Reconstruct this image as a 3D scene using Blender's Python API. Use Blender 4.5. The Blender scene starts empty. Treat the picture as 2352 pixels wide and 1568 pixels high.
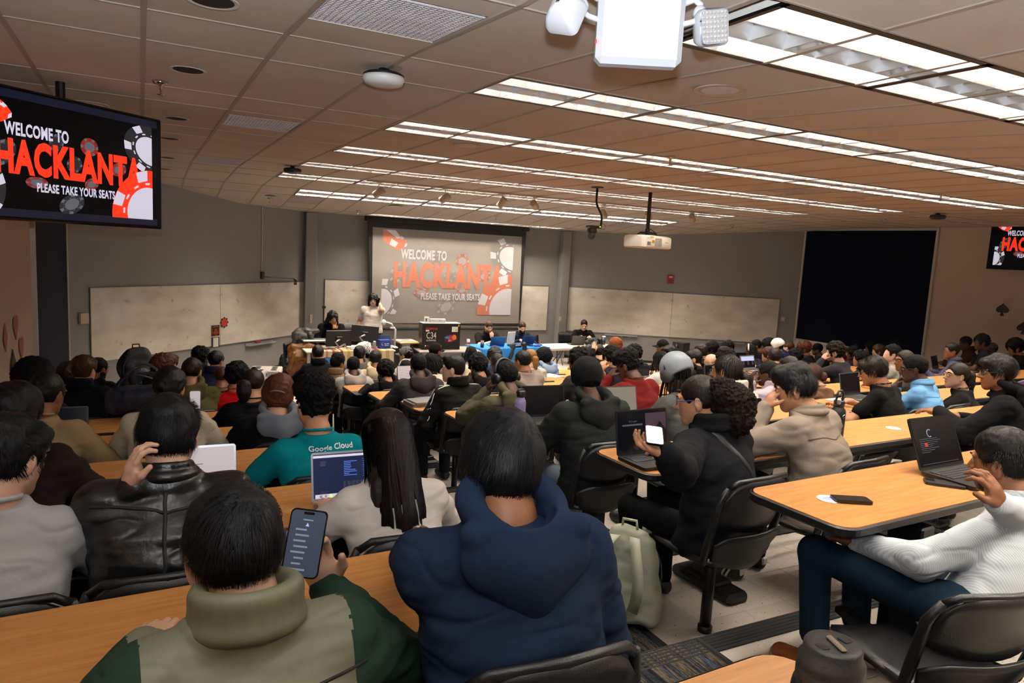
import bpy, bmesh, math, random
import numpy as np
from mathutils import Matrix, Vector
from mathutils.bvhtree import BVHTree
R_ = math.radians
scene = bpy.context.scene
COL = scene.collection
Z0 = 2.74                                   # eye height above the floor in front of the room
# ------------------------------------------------------------------ camera
FPX, YAW, PITCH, ROLL = 1630.0, R_(27.75), R_(-7.16), R_(3.1)
_f = np.array([math.sin(YAW)*math.cos(PITCH), math.cos(YAW)*math.cos(PITCH), math.sin(PITCH)])
_r0 = np.array([math.cos(YAW), -math.sin(YAW), 0.0]); _u0 = np.cross(_r0, _f)
_r = math.cos(ROLL)*_r0 + math.sin(ROLL)*_u0
_u = -math.sin(ROLL)*_r0 + math.cos(ROLL)*_u0
cam_d = bpy.data.cameras.new('camera'); cam = bpy.data.objects.new('camera', cam_d); COL.objects.link(cam)
cam_d.sensor_width = 36.0; cam_d.lens = FPX/2352*36.0; cam_d.clip_start = 0.05; cam_d.clip_end = 200
cam.matrix_world = Matrix(((_r[0], _u[0], -_f[0], 0), (_r[1], _u[1], -_f[1], 0), (_r[2], _u[2], -_f[2], Z0), (0, 0, 0, 1)))
scene.camera = cam
# ------------------------------------------------------------------ world, flash, exposure
w = bpy.data.worlds.new('world'); scene.world = w; w.use_nodes = True
w.node_tree.nodes['Background'].inputs[0].default_value = (0.5, 0.55, 0.6, 1)
w.node_tree.nodes['Background'].inputs[1].default_value = 0.02
fl = bpy.data.lights.new('camera_flash', 'SPOT'); fl.energy = 430; fl.color = (0.86, 0.93, 1.0)
fl.spot_size = R_(152); fl.spot_blend = 0.8; fl.shadow_soft_size = 0.03
flo = bpy.data.objects.new('camera_flash', fl); COL.objects.link(flo)
flo.location = (-0.01, -0.02, Z0 + 0.13)
flo.rotation_euler = Vector((math.sin(YAW), math.cos(YAW), 0.95)).to_track_quat('-Z', 'Y').to_euler()
TUBE = 210.0                                 # fluorescent tube strength
scene.view_settings.view_transform = 'Standard'; scene.view_settings.look = 'None'
scene.view_settings.gamma = 1.0; scene.view_settings.use_curve_mapping = False
scene.view_settings.exposure = 0.0
scene.cycles.use_denoising = True
scene.cycles.max_bounces = 8; scene.cycles.diffuse_bounces = 4; scene.cycles.glossy_bounces = 4
scene.cycles.transmission_bounces = 4; scene.cycles.sample_clamp_indirect = 4.0
scene.cycles.caustics_reflective = False; scene.cycles.caustics_refractive = False

# ------------------------------------------------------------------ place finding: a photo pixel gives a direction, a plane gives the distance
def ray(x, y): return _f + _r*(x-1176)/FPX + _u*(784-y)/FPX
def at_z(x, y, z):
    d = ray(x, y); p = d*((z-Z0)/d[2]); return Vector((p[0], p[1], z))
def at_y(x, y, Y):
    d = ray(x, y); p = d*(Y/d[1]); return Vector((p[0], p[1], p[2]+Z0))
def at_x(x, y, X):
    d = ray(x, y); p = d*(X/d[0]); return Vector((p[0], p[1], p[2]+Z0))
def at_plane(x, y, P, n):
    d = ray(x, y); o = np.array([0, 0, Z0]); n = np.array(n, float); P = np.array(P, float)
    return Vector(o + d*(((P-o) @ n)/(d @ n)))
# ------------------------------------------------------------------ materials
def lin(c):
    if isinstance(c, str):
        c = tuple(int(c[i:i+2], 16)/255 for i in (0, 2, 4))
        return tuple(x/12.92 if x <= .04045 else ((x+.055)/1.055)**2.4 for x in c)
    return c
MATS = {}
def mat(name, c=None, rough=.6, metal=0.0, emit=None, es=0.0, bump=0, bs=40, var=0, vs=8, spec=.5, stretch=None, sheen=0, coat=0, trans=0):
    if name in MATS: return MATS[name]
    m = bpy.data.materials.new(name); m.use_nodes = True; MATS[name] = m
    nt = m.node_tree; b = nt.nodes['Principled BSDF']; c = lin(c or '808080')
    b.inputs['Base Color'].default_value = (*c, 1); b.inputs['Roughness'].default_value = rough
    b.inputs['Metallic'].default_value = metal; b.inputs['Specular IOR Level'].default_value = spec
    if sheen: b.inputs['Sheen Weight'].default_value = sheen
    if coat: b.inputs['Coat Weight'].default_value = coat; b.inputs['Coat Roughness'].default_value = .15
    if trans: b.inputs['Transmission Weight'].default_value = trans
    if emit is not None:
        b.inputs['Emission Color'].default_value = (*lin(emit), 1); b.inputs['Emission Strength'].default_value = es
    if bump or var:
        tc = nt.nodes.new('ShaderNodeTexCoord'); mp = nt.nodes.new('ShaderNodeMapping')
        nt.links.new(tc.outputs['Object'], mp.inputs[0])
        if stretch: mp.inputs['Scale'].default_value = stretch
        if bump:
            n = nt.nodes.new('ShaderNodeTexNoise'); n.inputs['Scale'].default_value = bs; n.inputs['Detail'].default_value = 4
            nt.links.new(mp.outputs[0], n.inputs['Vector'])
            bp = nt.nodes.new('ShaderNodeBump'); bp.inputs['Strength'].default_value = min(1, bump); bp.inputs['Distance'].default_value = .004
            nt.links.new(n.outputs['Fac'], bp.inputs['Height']); nt.links.new(bp.outputs[0], b.inputs['Normal'])
        if var:
            n2 = nt.nodes.new('ShaderNodeTexNoise'); n2.inputs['Scale'].default_value = vs; n2.inputs['Detail'].default_value = 3
            nt.links.new(mp.outputs[0], n2.inputs['Vector'])
            mx = nt.nodes.new('ShaderNodeMix'); mx.data_type = 'RGBA'
            mx.inputs['A'].default_value = (*[x*(1-var) for x in c], 1); mx.inputs['B'].default_value = (*[min(1, x*(1+var)) for x in c], 1)
            nt.links.new(n2.outputs['Fac'], mx.inputs['Factor']); nt.links.new(mx.outputs['Result'], b.inputs['Base Color'])
    return m
def node_mat(name, build, rough=.6, spec=.5):
    m = bpy.data.materials.new(name); m.use_nodes = True; MATS[name] = m
    nt = m.node_tree; b = nt.nodes['Principled BSDF']; b.inputs['Roughness'].default_value = rough; b.inputs['Specular IOR Level'].default_value = spec
    tc = nt.nodes.new('ShaderNodeTexCoord'); mp = nt.nodes.new('ShaderNodeMapping'); nt.links.new(tc.outputs['Object'], mp.inputs[0])
    build(nt, b, mp); return m
def ramp(nt, fac, stops):
    r = nt.nodes.new('ShaderNodeValToRGB'); e = r.color_ramp.elements
    while len(e) < len(stops): e.new(.5)
    for el, (p, c) in zip(e, stops): el.position = p; el.color = (*lin(c), 1)
    nt.links.new(fac, r.inputs[0]); return r.outputs[0]
def tex(nt, mp, kind, scale, detail=3, st=None):
    v = mp.outputs[0]
    if st:
        m2 = nt.nodes.new('ShaderNodeMapping'); m2.inputs['Scale'].default_value = st; nt.links.new(v, m2.inputs[0]); v = m2.outputs[0]
    n = nt.nodes.new('ShaderNodeTex'+kind); n.inputs['Scale'].default_value = scale
    if 'Detail' in n.inputs: n.inputs['Detail'].default_value = detail
    nt.links.new(v, n.inputs['Vector']); return n
def _wood(nt, b, mp):
    n = tex(nt, mp, 'Noise', 3, 6, (1.2, 16, 4)); n2 = tex(nt, mp, 'Noise', 9, 3, (1.5, 30, 4))
    mx = nt.nodes.new('ShaderNodeMath'); mx.operation = 'MULTIPLY_ADD'; mx.inputs[1].default_value = .35
    nt.links.new(n2.outputs['Fac'], mx.inputs[0]); nt.links.new(n.outputs['Fac'], mx.inputs[2])
    nt.links.new(ramp(nt, mx.outputs[0], [(.4, 'a96f3a'), (.62, 'ba7f45'), (.85, 'c88d50')]), b.inputs['Base Color'])
node_mat('wood', _wood, .42, .4)
def _vinyl(nt, b, mp):
    n = tex(nt, mp, 'Noise', 2, 2); v = tex(nt, mp, 'Noise', 60, 2, (1, 1.6, 1))
    base = ramp(nt, n.outputs['Fac'], [(.3, 'c4b8ab'), (.7, 'd3c8bc')]); sp = ramp(nt, v.outputs['Fac'], [(.28, '6b5844'), (.33, 'ffffff')])
    mx = nt.nodes.new('ShaderNodeMix'); mx.data_type = 'RGBA'; mx.blend_type = 'MULTIPLY'; mx.inputs['Factor'].default_value = 1
    nt.links.new(base, mx.inputs['A']); nt.links.new(sp, mx.inputs['B']); nt.links.new(mx.outputs['Result'], b.inputs['Base Color'])
node_mat('vinyl', _vinyl, .3, .5)
def _carpet(nt, b, mp):
    n = tex(nt, mp, 'Noise', 34, 2, (1, .05, 1)); n2 = tex(nt, mp, 'Noise', 120, 2, (1, .4, 1))
    c = ramp(nt, n.outputs['Fac'], [(.3, '1d1d20'), (.44, '34383f'), (.5, '6e6350'), (.56, '2c2d31'), (.66, '4a5870'), (.75, '57503f')])
    mx = nt.nodes.new('ShaderNodeMix'); mx.data_type = 'RGBA'; mx.blend_type = 'MULTIPLY'; mx.inputs['Factor'].default_value = .8
    nt.links.new(c, mx.inputs['A']); nt.links.new(ramp(nt, n2.outputs['Fac'], [(.3, '707070'), (.7, 'ffffff')]), mx.inputs['B'])
    nt.links.new(mx.outputs['Result'], b.inputs['Base Color'])
node_mat('carpet', _carpet, .95, .1)
def _board(nt, b, mp):
    n = tex(nt, mp, 'Noise', 1.6, 5, (1, 1, 2)); s = tex(nt, mp, 'Noise', 5, 6)
    base = ramp(nt, n.outputs['Fac'], [(.35, 'd6cdbf'), (.65, 'efe8dc')]); sm = ramp(nt, s.outputs['Fac'], [(.24, '8f8b84'), (.36, 'ffffff')])
    mx = nt.nodes.new('ShaderNodeMix'); mx.data_type = 'RGBA'; mx.blend_type = 'MULTIPLY'; mx.inputs['Factor'].default_value = .8
    nt.links.new(base, mx.inputs['A']); nt.links.new(sm, mx.inputs['B']); nt.links.new(mx.outputs['Result'], b.inputs['Base Color'])
node_mat('whiteboard', _board, .22, .5)
def _tile(nt, b, mp):
    n = tex(nt, mp, 'Noise', 160, 2); s = tex(nt, mp, 'Noise', 1.1, 3)
    nt.links.new(ramp(nt, s.outputs['Fac'], [(.3, 'c9beb2'), (.7, 'd6ccc1')]), b.inputs['Base Color'])
    bp = nt.nodes.new('ShaderNodeBump'); bp.inputs['Strength'].default_value = .35; bp.inputs['Distance'].default_value = .003
    nt.links.new(n.outputs['Fac'], bp.inputs['Height']); nt.links.new(bp.outputs[0], b.inputs['Normal'])
node_mat('ceiling_tile', _tile, .9, .2)
mat('wall_grey', '8b8a8a', .8, bump=.12, bs=90, var=.04, vs=1.5)
mat('wall_beige', 'cdbba8', .8, bump=.12, bs=90, var=.04, vs=1.5)
mat('panel_blue', '151a28', .9, bump=.3, bs=260, spec=.1)
mat('panel_navy', '080d1a', .9, bump=.3, bs=260, spec=.08)
mat('trim_white', 'c9c0b6', .6); mat('grid', 'a89c90', .6)
mat('black_plastic', '141416', .38, bump=.25, bs=300); mat('black_gloss', '0a0a0c', .18)
mat('black_metal', '101011', .42, metal=.3); mat('black_edge', '0d0d0f', .45, bump=.2, bs=120)
mat('white_plastic', 'e6e6e4', .4); mat('grey_metal', '9a9a98', .35, metal=.9); mat('chrome', 'd8d8d8', .15, metal=1)
mat('rubber', '18181a', .8, bump=.3, bs=200); mat('dark_grey', '3a3b3e', .6)
mat('alu', 'b9b9bb', .35, metal=.7); mat('alu_dark', '4a4c52', .4, metal=.6)
mat('louver', 'f2f4f6', .38, metal=.85); mat('tube_on', 'ffffff', .4, emit='fff4e4', es=TUBE); mat('tube_front', 'ffffff', .4, emit='fff0dc', es=TUBE*1.7); mat('band_dark', '181a1e', .8); mat('seam_dark', '0a0a0b', .7); mat('seam_taupe', '5e544a', .9); mat('seam_blue', '4f7ea8', .9); mat('tube_off', 'd0d4d8', .3); mat('housing', 'e4e0d8', .5)
mat('key', '26272a', .5); mat('emergency_white', 'c4c6cc', .4); mat('paper', 'e8e4dc', .8)
# ------------------------------------------------------------------ mesh collecting
class MB:
    def __init__(s): s.v = []; s.f = []; s.m = []; s.T = None; s.mi = 0
    def add(s, vs, fs):
        o = len(s.v)
        if s.T is not None: vs = [tuple(s.T @ Vector(p)) for p in vs]
        s.v += [tuple(p) for p in vs]; s.f += [tuple(i+o for i in f) for f in fs]; s.m += [s.mi]*len(fs); return s
    def box(s, c, d, b=0, R=None):
        x, y, z = (q/2 for q in d); b = min(b, x*.9, y*.9, z*.9)
        if b <= 0:
            vs = [(i*x, j*y, k*z) for i in (-1, 1) for j in (-1, 1) for k in (-1, 1)]
            fs = [(0, 1, 3, 2), (4, 6, 7, 5), (0, 4, 5, 1), (2, 3, 7, 6), (0, 2, 6, 4), (1, 5, 7, 3)]
        else:
            vs = []
            for i in (-1, 1):
                for j in (-1, 1):
                    for k in (-1, 1): vs += [(i*x, j*(y-b), k*(z-b)), (i*(x-b), j*y, k*(z-b)), (i*(x-b), j*(y-b), k*z)]
            I = lambda i, j, k, a: ((i > 0)*4+(j > 0)*2+(k > 0))*3+a
            fs = []
            for a in range(3):
                for sg in (-1, 1):
                    q = []
                    for p, r in ((-1, -1), (1, -1), (1, 1), (-1, 1)):
                        t = [0, 0, 0]; t[a] = sg; t[(a+1) % 3] = p; t[(a+2) % 3] = r; q.append(I(*t, a))
                    fs.append(tuple(q if sg > 0 else q[::-1]))
            for a in range(3):
                u, v2 = (a+1) % 3, (a+2) % 3
                for p in (-1, 1):
                    for r in (-1, 1):
                        t0 = [0, 0, 0]; t0[a] = -1; t0[u] = p; t0[v2] = r; t1 = t0[:]; t1[a] = 1
                        q = [I(*t0, u), I(*t1, u), I(*t1, v2), I(*t0, v2)]; fs.append(tuple(q if p*r < 0 else q[::-1]))
            for i in (-1, 1):
                for j in (-1, 1):
                    for k in (-1, 1):
                        q = [I(i, j, k, 0), I(i, j, k, 1), I(i, j, k, 2)]; fs.append(tuple(q if i*j*k > 0 else q[::-1]))
        if R is not None: vs = [tuple(R @ Vector(p)) for p in vs]
        return s.add([(p[0]+c[0], p[1]+c[1], p[2]+c[2]) for p in vs], fs)
    def cyl(s, a, b, r0, r1=None, n=16, caps=True):
        a, b = Vector(a), Vector(b); r1 = r0 if r1 is None else r1
        d = (b-a).normalized(); p = d.orthogonal().normalized(); q = d.cross(p)
        vs = []
        for c, r in ((a, r0), (b, r1)): vs += [tuple(c+(p*math.cos(t)+q*math.sin(t))*r) for t in [2*math.pi*i/n for i in range(n)]]
        fs = [(i, (i+1) % n, n+(i+1) % n, n+i) for i in range(n)]
        if caps: fs += [tuple(range(n))[::-1], tuple(range(n, 2*n))]
        return s.add(vs, fs)
    def tube(s, pts, r, n=8, closed=False, caps=True):
        P = [Vector(p) for p in pts]; m = len(P); rs = r if isinstance(r, (list, tuple)) else [r]*m
        vs = []; up = None
        for i in range(m):
            d = (P[(i+1) % m]-P[i-1]) if closed else (P[min(i+1, m-1)]-P[max(i-1, 0)])
            d.normalize()
            if up is None: up = d.orthogonal().normalized()
            up = (up-d*up.dot(d)); up = up.normalized() if up.length > 1e-6 else d.orthogonal().normalized(); q = d.cross(up)
            vs += [tuple(P[i]+(up*math.cos(t)+q*math.sin(t))*rs[i]) for t in [2*math.pi*k/n for k in range(n)]]
        fs = []
        for i in range(m if closed else m-1):
            j = (i+1) % m
            fs += [(i*n+k, i*n+(k+1) % n, j*n+(k+1) % n, j*n+k) for k in range(n)]
        if caps and not closed: fs += [tuple(range(n))[::-1], tuple(range((m-1)*n, m*n))]
        return s.add(vs, fs)
    def lathe(s, prof, n=24, c=(0, 0, 0)):
        vs = []; m = len(prof)
        for r, z in prof: vs += [(c[0]+r*math.cos(t), c[1]+r*math.sin(t), c[2]+z) for t in [2*math.pi*i/n for i in range(n)]]
        fs = [(j*n+i, j*n+(i+1) % n, (j+1)*n+(i+1) % n, (j+1)*n+i) for j in range(m-1) for i in range(n)]
        if prof[0][0] > 1e-4: fs.append(tuple(range(n))[::-1])
        if prof[-1][0] > 1e-4: fs.append(tuple(range((m-1)*n, m*n)))
        return s.add(vs, fs)
    def ell(s, c, r, n=14, R=None):
        vs = []; fs = []; m = n//2
        for j in range(m+1):
            a = math.pi*j/m
            for i in range(n):
                t = 2*math.pi*i/n; p = Vector((r[0]*math.sin(a)*math.cos(t), r[1]*math.sin(a)*math.sin(t), -r[2]*math.cos(a)))
                if R is not None: p = R @ p
                vs.append((p[0]+c[0], p[1]+c[1], p[2]+c[2]))
        for j in range(m): fs += [(j*n+i, j*n+(i+1) % n, (j+1)*n+(i+1) % n, (j+1)*n+i) for i in range(n)]
        return s.add(vs, fs)
    def prism(s, pts, h, z=0):                # outline in XY (counter-clockwise), extruded in Z
        n = len(pts); vs = [(x, y, z) for x, y in pts]+[(x, y, z+h) for x, y in pts]
        return s.add(vs, [(i, (i+1) % n, n+(i+1) % n, n+i) for i in range(n)]+[tuple(range(n))[::-1], tuple(range(n, 2*n))])
    def grid(s, P, closed_u=False):            # P[j][i] points
        m, n = len(P), len(P[0]); vs = [p for row in P for p in row]
        return s.add(vs, [(j*n+i, j*n+(i+1) % n, (j+1)*n+(i+1) % n, (j+1)*n+i) for j in range(m-1) for i in range(n if closed_u else n-1)])
    def shell(s, P, N, t):                     # panel: point grid, offset vectors, thickness
        m, n = len(P), len(P[0]); A = [Vector(p) for row in P for p in row]; B = [Vector(p)+Vector(q)*t for r1, r2 in zip(P, N) for p, q in zip(r1, r2)]
        k = m*n; fs = []
        for j in range(m-1):
            for i in range(n-1):
                q = (j*n+i, j*n+i+1, (j+1)*n+i+1, (j+1)*n+i); fs += [q[::-1], tuple(x+k for x in q)]
        edge = [i for i in range(n)]+[j*n+n-1 for j in range(1, m)]+[(m-1)*n+i for i in range(n-2, -1, -1)]+[j*n for j in range(m-2, 0, -1)]
        for a, b in zip(edge, edge[1:]+edge[:1]): fs.append((a, b, b+k, a+k))
        return s.add([tuple(p) for p in A+B], fs)
    def build(s, name, m, parent=None, smooth=False, loc=None, rotz=0):
        return mk(name, s.v, s.f, m, parent, smooth, s.m, loc, rotz)
def mesh_of(name, v, f, mats, smooth=False, mi=None):
    me = bpy.data.meshes.new(name)
    if isinstance(v, np.ndarray) and isinstance(f, np.ndarray):
        me.vertices.add(len(v)); me.vertices.foreach_set('co', np.ascontiguousarray(v, np.float32).ravel())
        k = f.shape[1]; me.loops.add(f.size); me.loops.foreach_set('vertex_index', np.ascontiguousarray(f, np.int32).ravel())
        me.polygons.add(len(f)); me.polygons.foreach_set('loop_start', np.arange(0, f.size, k, dtype=np.int32))
        me.update(calc_edges=True)
    else:
        me.from_pydata([tuple(map(float, p)) for p in v], [], f)
    for m in (mats if isinstance(mats, (list, tuple)) else [mats]): me.materials.append(MATS[m] if isinstance(m, str) else m)
    if mi is not None and len(me.materials) > 1: me.polygons.foreach_set('material_index', np.asarray(mi, np.int32))
    if smooth: me.polygons.foreach_set('use_smooth', np.ones(len(me.polygons), bool))
    me.update(); return me
def link(name, me, parent=None, loc=None, rotz=0):
    o = bpy.data.objects.new(name, me); COL.objects.link(o)
    if parent is not None: o.parent = parent
    if loc is not None: o.location = loc
    if rotz: o.rotation_euler = (0, 0, rotz)
    return o
def mk(name, v, f, m, parent=None, smooth=False, mi=None, loc=None, rotz=0):
    return link(name, mesh_of(name, v, f, m, smooth, mi), parent, loc, rotz)
def tag(o, label=None, cat=None, group=None, kind=None):
    if label: o['label'] = label
    if cat: o['category'] = cat
    if group: o['group'] = group
    if kind: o['kind'] = kind
    return o
def thing(name, label, cat, loc=(0, 0, 0), rotz=0, group=None):
    return tag(link(name, None, None, loc, rotz), label, cat, group)
def struct(o): o['kind'] = 'structure'; return o
def smooth_by_angle(o, deg=40):
    me = o.data; bm = bmesh.new(); bm.from_mesh(me); a = R_(deg)
    for e in bm.edges: e.smooth = len(e.link_faces) == 2 and e.calc_face_angle(0) < a
    for f in bm.faces: f.smooth = True
    bm.to_mesh(me); bm.free(); return o
# flat lettering: returns 2D verts in a unit box and triangles
_txt = {}
def letters(s, bold=.02):
    if (s, bold) in _txt: return _txt[(s, bold)]
    cu = bpy.data.curves.new('t', 'FONT'); cu.body = s; cu.offset = bold; cu.resolution_u = 3; cu.space_character = 1.0+bold*2
    o = bpy.data.objects.new('t', cu); COL.objects.link(o)
    me = bpy.data.meshes.new_from_object(o.evaluated_get(bpy.context.evaluated_depsgraph_get()))
    v = np.array([p.co[:2] for p in me.vertices]); f = [tuple(p.vertices) for p in me.polygons]
    bpy.data.objects.remove(o); bpy.data.curves.remove(cu); bpy.data.meshes.remove(me)
    asp = (v[:, 0].max()-v[:, 0].min())/max(1e-6, v[:, 1].max()-v[:, 1].min())
    v = (v-v.min(0))/(v.max(0)-v.min(0)); _txt[(s, bold)] = (v, f, asp); return _txt[(s, bold)]
def text_on(mb, s, O, U, V, bold=.02):         # box corner O, width vector U, height vector V
    v, f, _ = letters(s, bold); O, U, V = Vector(O), Vector(U), Vector(V)
    n = U.cross(V)
    fs = []
    for q in f:
        a, b, c = (Vector((*v[i], 0)) for i in q[:3]); fs.append(q if (b-a).cross(c-a).z > 0 else q[::-1])
    return mb.add([tuple(O+U*float(p[0])+V*float(p[1])) for p in v], fs)
# ================================================================== THE ROOM
PY = [-3.2, 2.4, 3.7, 4.4, 11.1, 12.95, 14.75, 16.2]; PZ = [.89, .89, .98, .99, .99, .90, .64, .62]
def cz(Y): return float(np.interp(Y, PY, PZ))+Z0
ROOM = [(-1.0, -3.2), (14.9, -3.2), (14.9, 12.75), (9.9, 16.0), (3.17, 16.0), (-1.0, 12.35)]
def clip(poly, planes):
    for (px, py), (nx, ny) in planes:
        out = []
        for i in range(len(poly)):
            a, b = poly[i], poly[(i+1) % len(poly)]; da = (a[0]-px)*nx+(a[1]-py)*ny; db = (b[0]-px)*nx+(b[1]-py)*ny
            if da >= 0: out.append(a)
            if da*db < 0: t = da/(da-db); out.append((a[0]+(b[0]-a[0])*t, a[1]+(b[1]-a[1])*t))
        poly = out
        if len(poly) < 3: return []
    return poly
RPL = [(ROOM[i], (-(ROOM[(i+1) % 6][1]-ROOM[i][1]), ROOM[(i+1) % 6][0]-ROOM[i][0])) for i in range(6)]
def slab_poly(mb, poly, zf, t):
    n = len(poly); vs = [(x, y, zf(y)) for x, y in poly]+[(x, y, zf(y)+t) for x, y in poly]
    mb.add(vs, [(i, (i+1) % n, n+(i+1) % n, n+i) for i in range(n)]+[tuple(range(n))[::-1], tuple(range(n, 2*n))])
# walls (each a slab 0.1 m thick behind its face)
def wall(name, a, b, m, z0=-.05, z1=Z0+1.35, label=None):
    a, b = Vector((*a, 0)), Vector((*b, 0)); d = b-a; L = d.length; rz = math.atan2(d.y, d.x)
    mb = MB(); mb.box((L/2, .05, (z0+z1)/2), (L, .1, z1-z0))
    o = mb.build(name, m, loc=(a.x, a.y, 0), rotz=rz); return struct(o)
wall_left = wall('wall_left', (-1, -3.2), (-1, 12.35), 'wall_beige')
wall_fl = wall('wall_front_left', (-1, 12.35), (3.17, 16), 'wall_grey')
wall_front = wall('wall_front', (3.17, 16), (9.9, 16), 'wall_grey')
wall_fr = wall('wall_front_right', (9.9, 16), (14.9, 12.75), 'wall_grey')
wall_right = wall('wall_right', (14.9, 12.75), (14.9, -3.2), 'wall_beige')
wall_back = wall('wall_back', (14.9, -3.2), (-1, -3.2), 'wall_beige')
# ceiling slab, tiles and grid
LROWS = [-1.88, -.02, 1.84, 3.71, 5.57, 7.43, 9.29, 11.1, 12.95, 14.75]  # first two rows are out of view, added to light the room
LX = {0: (1.85, 11.0), 1: (1.85, 11.0), 2: (1.95, 11.1), 8: (2.46, 11.0), 9: (4.29, 9.17)}
ceil_o = MB()
for a, b in zip(PY, PY[1:]):
    slab_poly(ceil_o, clip([(-1, a), (14.9, a), (14.9, b), (-1, b)], RPL), lambda y: cz(y)+.26, .05)
ceiling = struct(ceil_o.build('ceiling', 'housing'))
VENTS = {(.63, 2.68), (.63, 6.42), (.63, 10.2), (2.46, 13.6), (7.34, 6.45), (9.78, 13.5)}
cells = []; gb = MB()
def visible_area(poly):
    q = []
    for x, y in poly:
        p = np.array([x, y, cz(y)-Z0]); z = p @ _f
        if z < .15: return 0
        q.append((min(2352, max(0, 1176+FPX*(p @ _r)/z)), min(1568, max(0, 784-FPX*(p @ _u)/z))))
    return abs(sum(q[i][0]*q[(i+1) % len(q)][1]-q[(i+1) % len(q)][0]*q[i][1] for i in range(len(q))))/2
ymid = []
for i, y0 in enumerate(LROWS):
    y1 = LROWS[i+1] if i+1 < len(LROWS) else 16.0
    xa, xb = LX.get(i, (1.85, 11.0))
    for n in range(-5, 23):
        x0, x1 = 1.85+.61*n, 2.46+.61*n
        for (a, b, short) in ((y0, y0+.61, 1), (y0+.61, y1, 0)):
            if short and x0 > xa-.2 and x1 < xb+.2: continue
            v = [vv for vv in VENTS if x0-.1 < vv[0] < x1-.1 and a-.01 < vv[1]+.3 < b]
            parts = [(a, b)] if not v else [(a, v[0][1]), (v[0][1]+.61, b)]
            for (p, r) in parts:
                if r-p < .08: continue
                poly = clip([(x0+.008, p+.008), (x1-.008, p+.008), (x1-.008, r-.008), (x0+.008, r-.008)], RPL)
                if poly: cells.append((visible_area(poly), poly))
    for (yy) in (y0, y0+.61):
        poly = clip([(-1, yy-.007), (14.9, yy-.007), (14.9, yy+.007), (-1, yy+.007)], RPL)
        if poly: slab_poly(gb, poly, lambda y: cz(y)-.001, .02)
for n in range(-4, 23):
    for a, b in zip(PY, PY[1:]):
        for ya, yb in ((a, (a+b)/2), ((a+b)/2, b)):
            poly = clip([(1.837+.61*n, ya), (1.863+.61*n, ya), (1.863+.61*n, yb), (1.837+.61*n, yb)], RPL)
            if not poly: continue
            slab_poly(gb, poly, lambda y: cz(y)-.002, .012)
cells.sort(key=lambda c: -c[0]); rest = MB()
for i, (ar, poly) in enumerate(cells):
    if i < 290 and ar > 30:
        mb = MB(); slab_poly(mb, poly, lambda y: cz(y)+.004, .02); mb.build('ceiling_tile', 'ceiling_tile', ceiling)
    else: slab_poly(rest, poly, lambda y: cz(y)+.004, .02)
tag(rest.build('ceiling_tile_remainder', 'ceiling_tile', ceiling), kind='stuff')
struct(gb.build('ceiling_grid', 'grid', ceiling))
# ------------------------------------------------------------------ fluorescent fixtures
def louver_mesh(L):
    nx = 6 if L > 1 else 3; mb = MB(); W = .53; cx, cy = (L-.05)/nx, W/3
    for i in range(nx):
        for j in range(3):
            X, Y = -(L-.05)/2+cx*(i+.5), -W/2+cy*(j+.5); prev = None; rows = []
            for t, (fx, fy) in ((0, (1, 1)), (.3, (.985, .86)), (.6, (.96, .68)), (1, (.93, .44))):
                a, b = cx/2*fx-.001, cy/2*fy-.001; rows.append([(X-a, Y-b, t*.085), (X+a, Y-b, t*.085), (X+a, Y+b, t*.085), (X-a, Y+b, t*.085)])
            mb.grid(rows, closed_u=True)
    me = mesh_of('louver', mb.v, mb.f, 'louver'); return me
def frame_mesh(L):
    mb = MB()
    for sx, sy, dx, dy in ((0, -1, L-.008, .034), (0, 1, L-.008, .034), (-1, 0, .022, .6), (1, 0, .022, .6)):
        mb.box((sx*(L/2-.015), sy*(.61/2-.021), .004), (dx, dy, .012))
    return mesh_of('frame', mb.v, mb.f, 'black_edge')
def house_mesh(L):
    mb = MB(); a, b, t = L/2-.02, .285, .15
    mb.add([(-a, -b, .006), (a, -b, .006), (a, b, .006), (-a, b, .006), (-a, -b, t), (a, -b, t), (a, b, t), (-a, b, t)], [(0, 4, 5, 1), (1, 5, 6, 2), (2, 6, 7, 3), (3, 7, 4, 0), (4, 7, 6, 5)])
    return mesh_of('housing', mb.v, mb.f, 'housing')
def tube_mesh(L, m):
    mb = MB(); mb.cyl((-L/2+.03, 0, .105), (L/2-.03, 0, .105), .014, n=8); return mesh_of('lamp_tube', mb.v, mb.f, m, True)
FIX = {L: (house_mesh(L), frame_mesh(L), louver_mesh(L), tube_mesh(L, 'tube_on'), tube_mesh(L, 'tube_off'), tube_mesh(L, 'tube_front')) for L in (1.22, .61)}
ORD = ['first', 'second', 'third', 'fourth', 'fifth', 'sixth', 'seventh', 'eighth', 'ninth', 'tenth']
def fixture(X, Y, L, label):
    t = thing('ceiling_light', label, 'ceiling light', (X+L/2, Y+.305, cz(Y+.305)), 0, 'louvred fluorescent ceiling lights')
    t.rotation_euler = (math.atan2(cz(Y+.61)-cz(Y), .61), 0, 0); h, f, l, on, off, fr = FIX[L]; on = fr if Y > 12 else on
    link('housing', h, t); link('frame', f, t); link('louver', l, t)
    for y in (-.177, 0, .177):
        o = link('lamp_tube', on if y else off, t, (0, y, 0))
for i, y0 in enumerate(LROWS):
    xa, xb = LX.get(i, (1.85, 11.0)); x = xa; j = 0
    nm = 'added unseen row behind the camera|row above the camera|nearest row in view|second row in view|third row in view|fourth row in view|fifth row in view|sixth row in view|seventh row in view|last row by the screen'.split('|')
    while x < xb-.3:
        L = 1.22 if xb-x > 1.1 else .61
        fixture(x, y0, L, '%s recessed louvred light, %s from the left end, %s' % ('short' if L < 1 else 'long', ORD[j], nm[i])); x += L; j += 1
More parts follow.
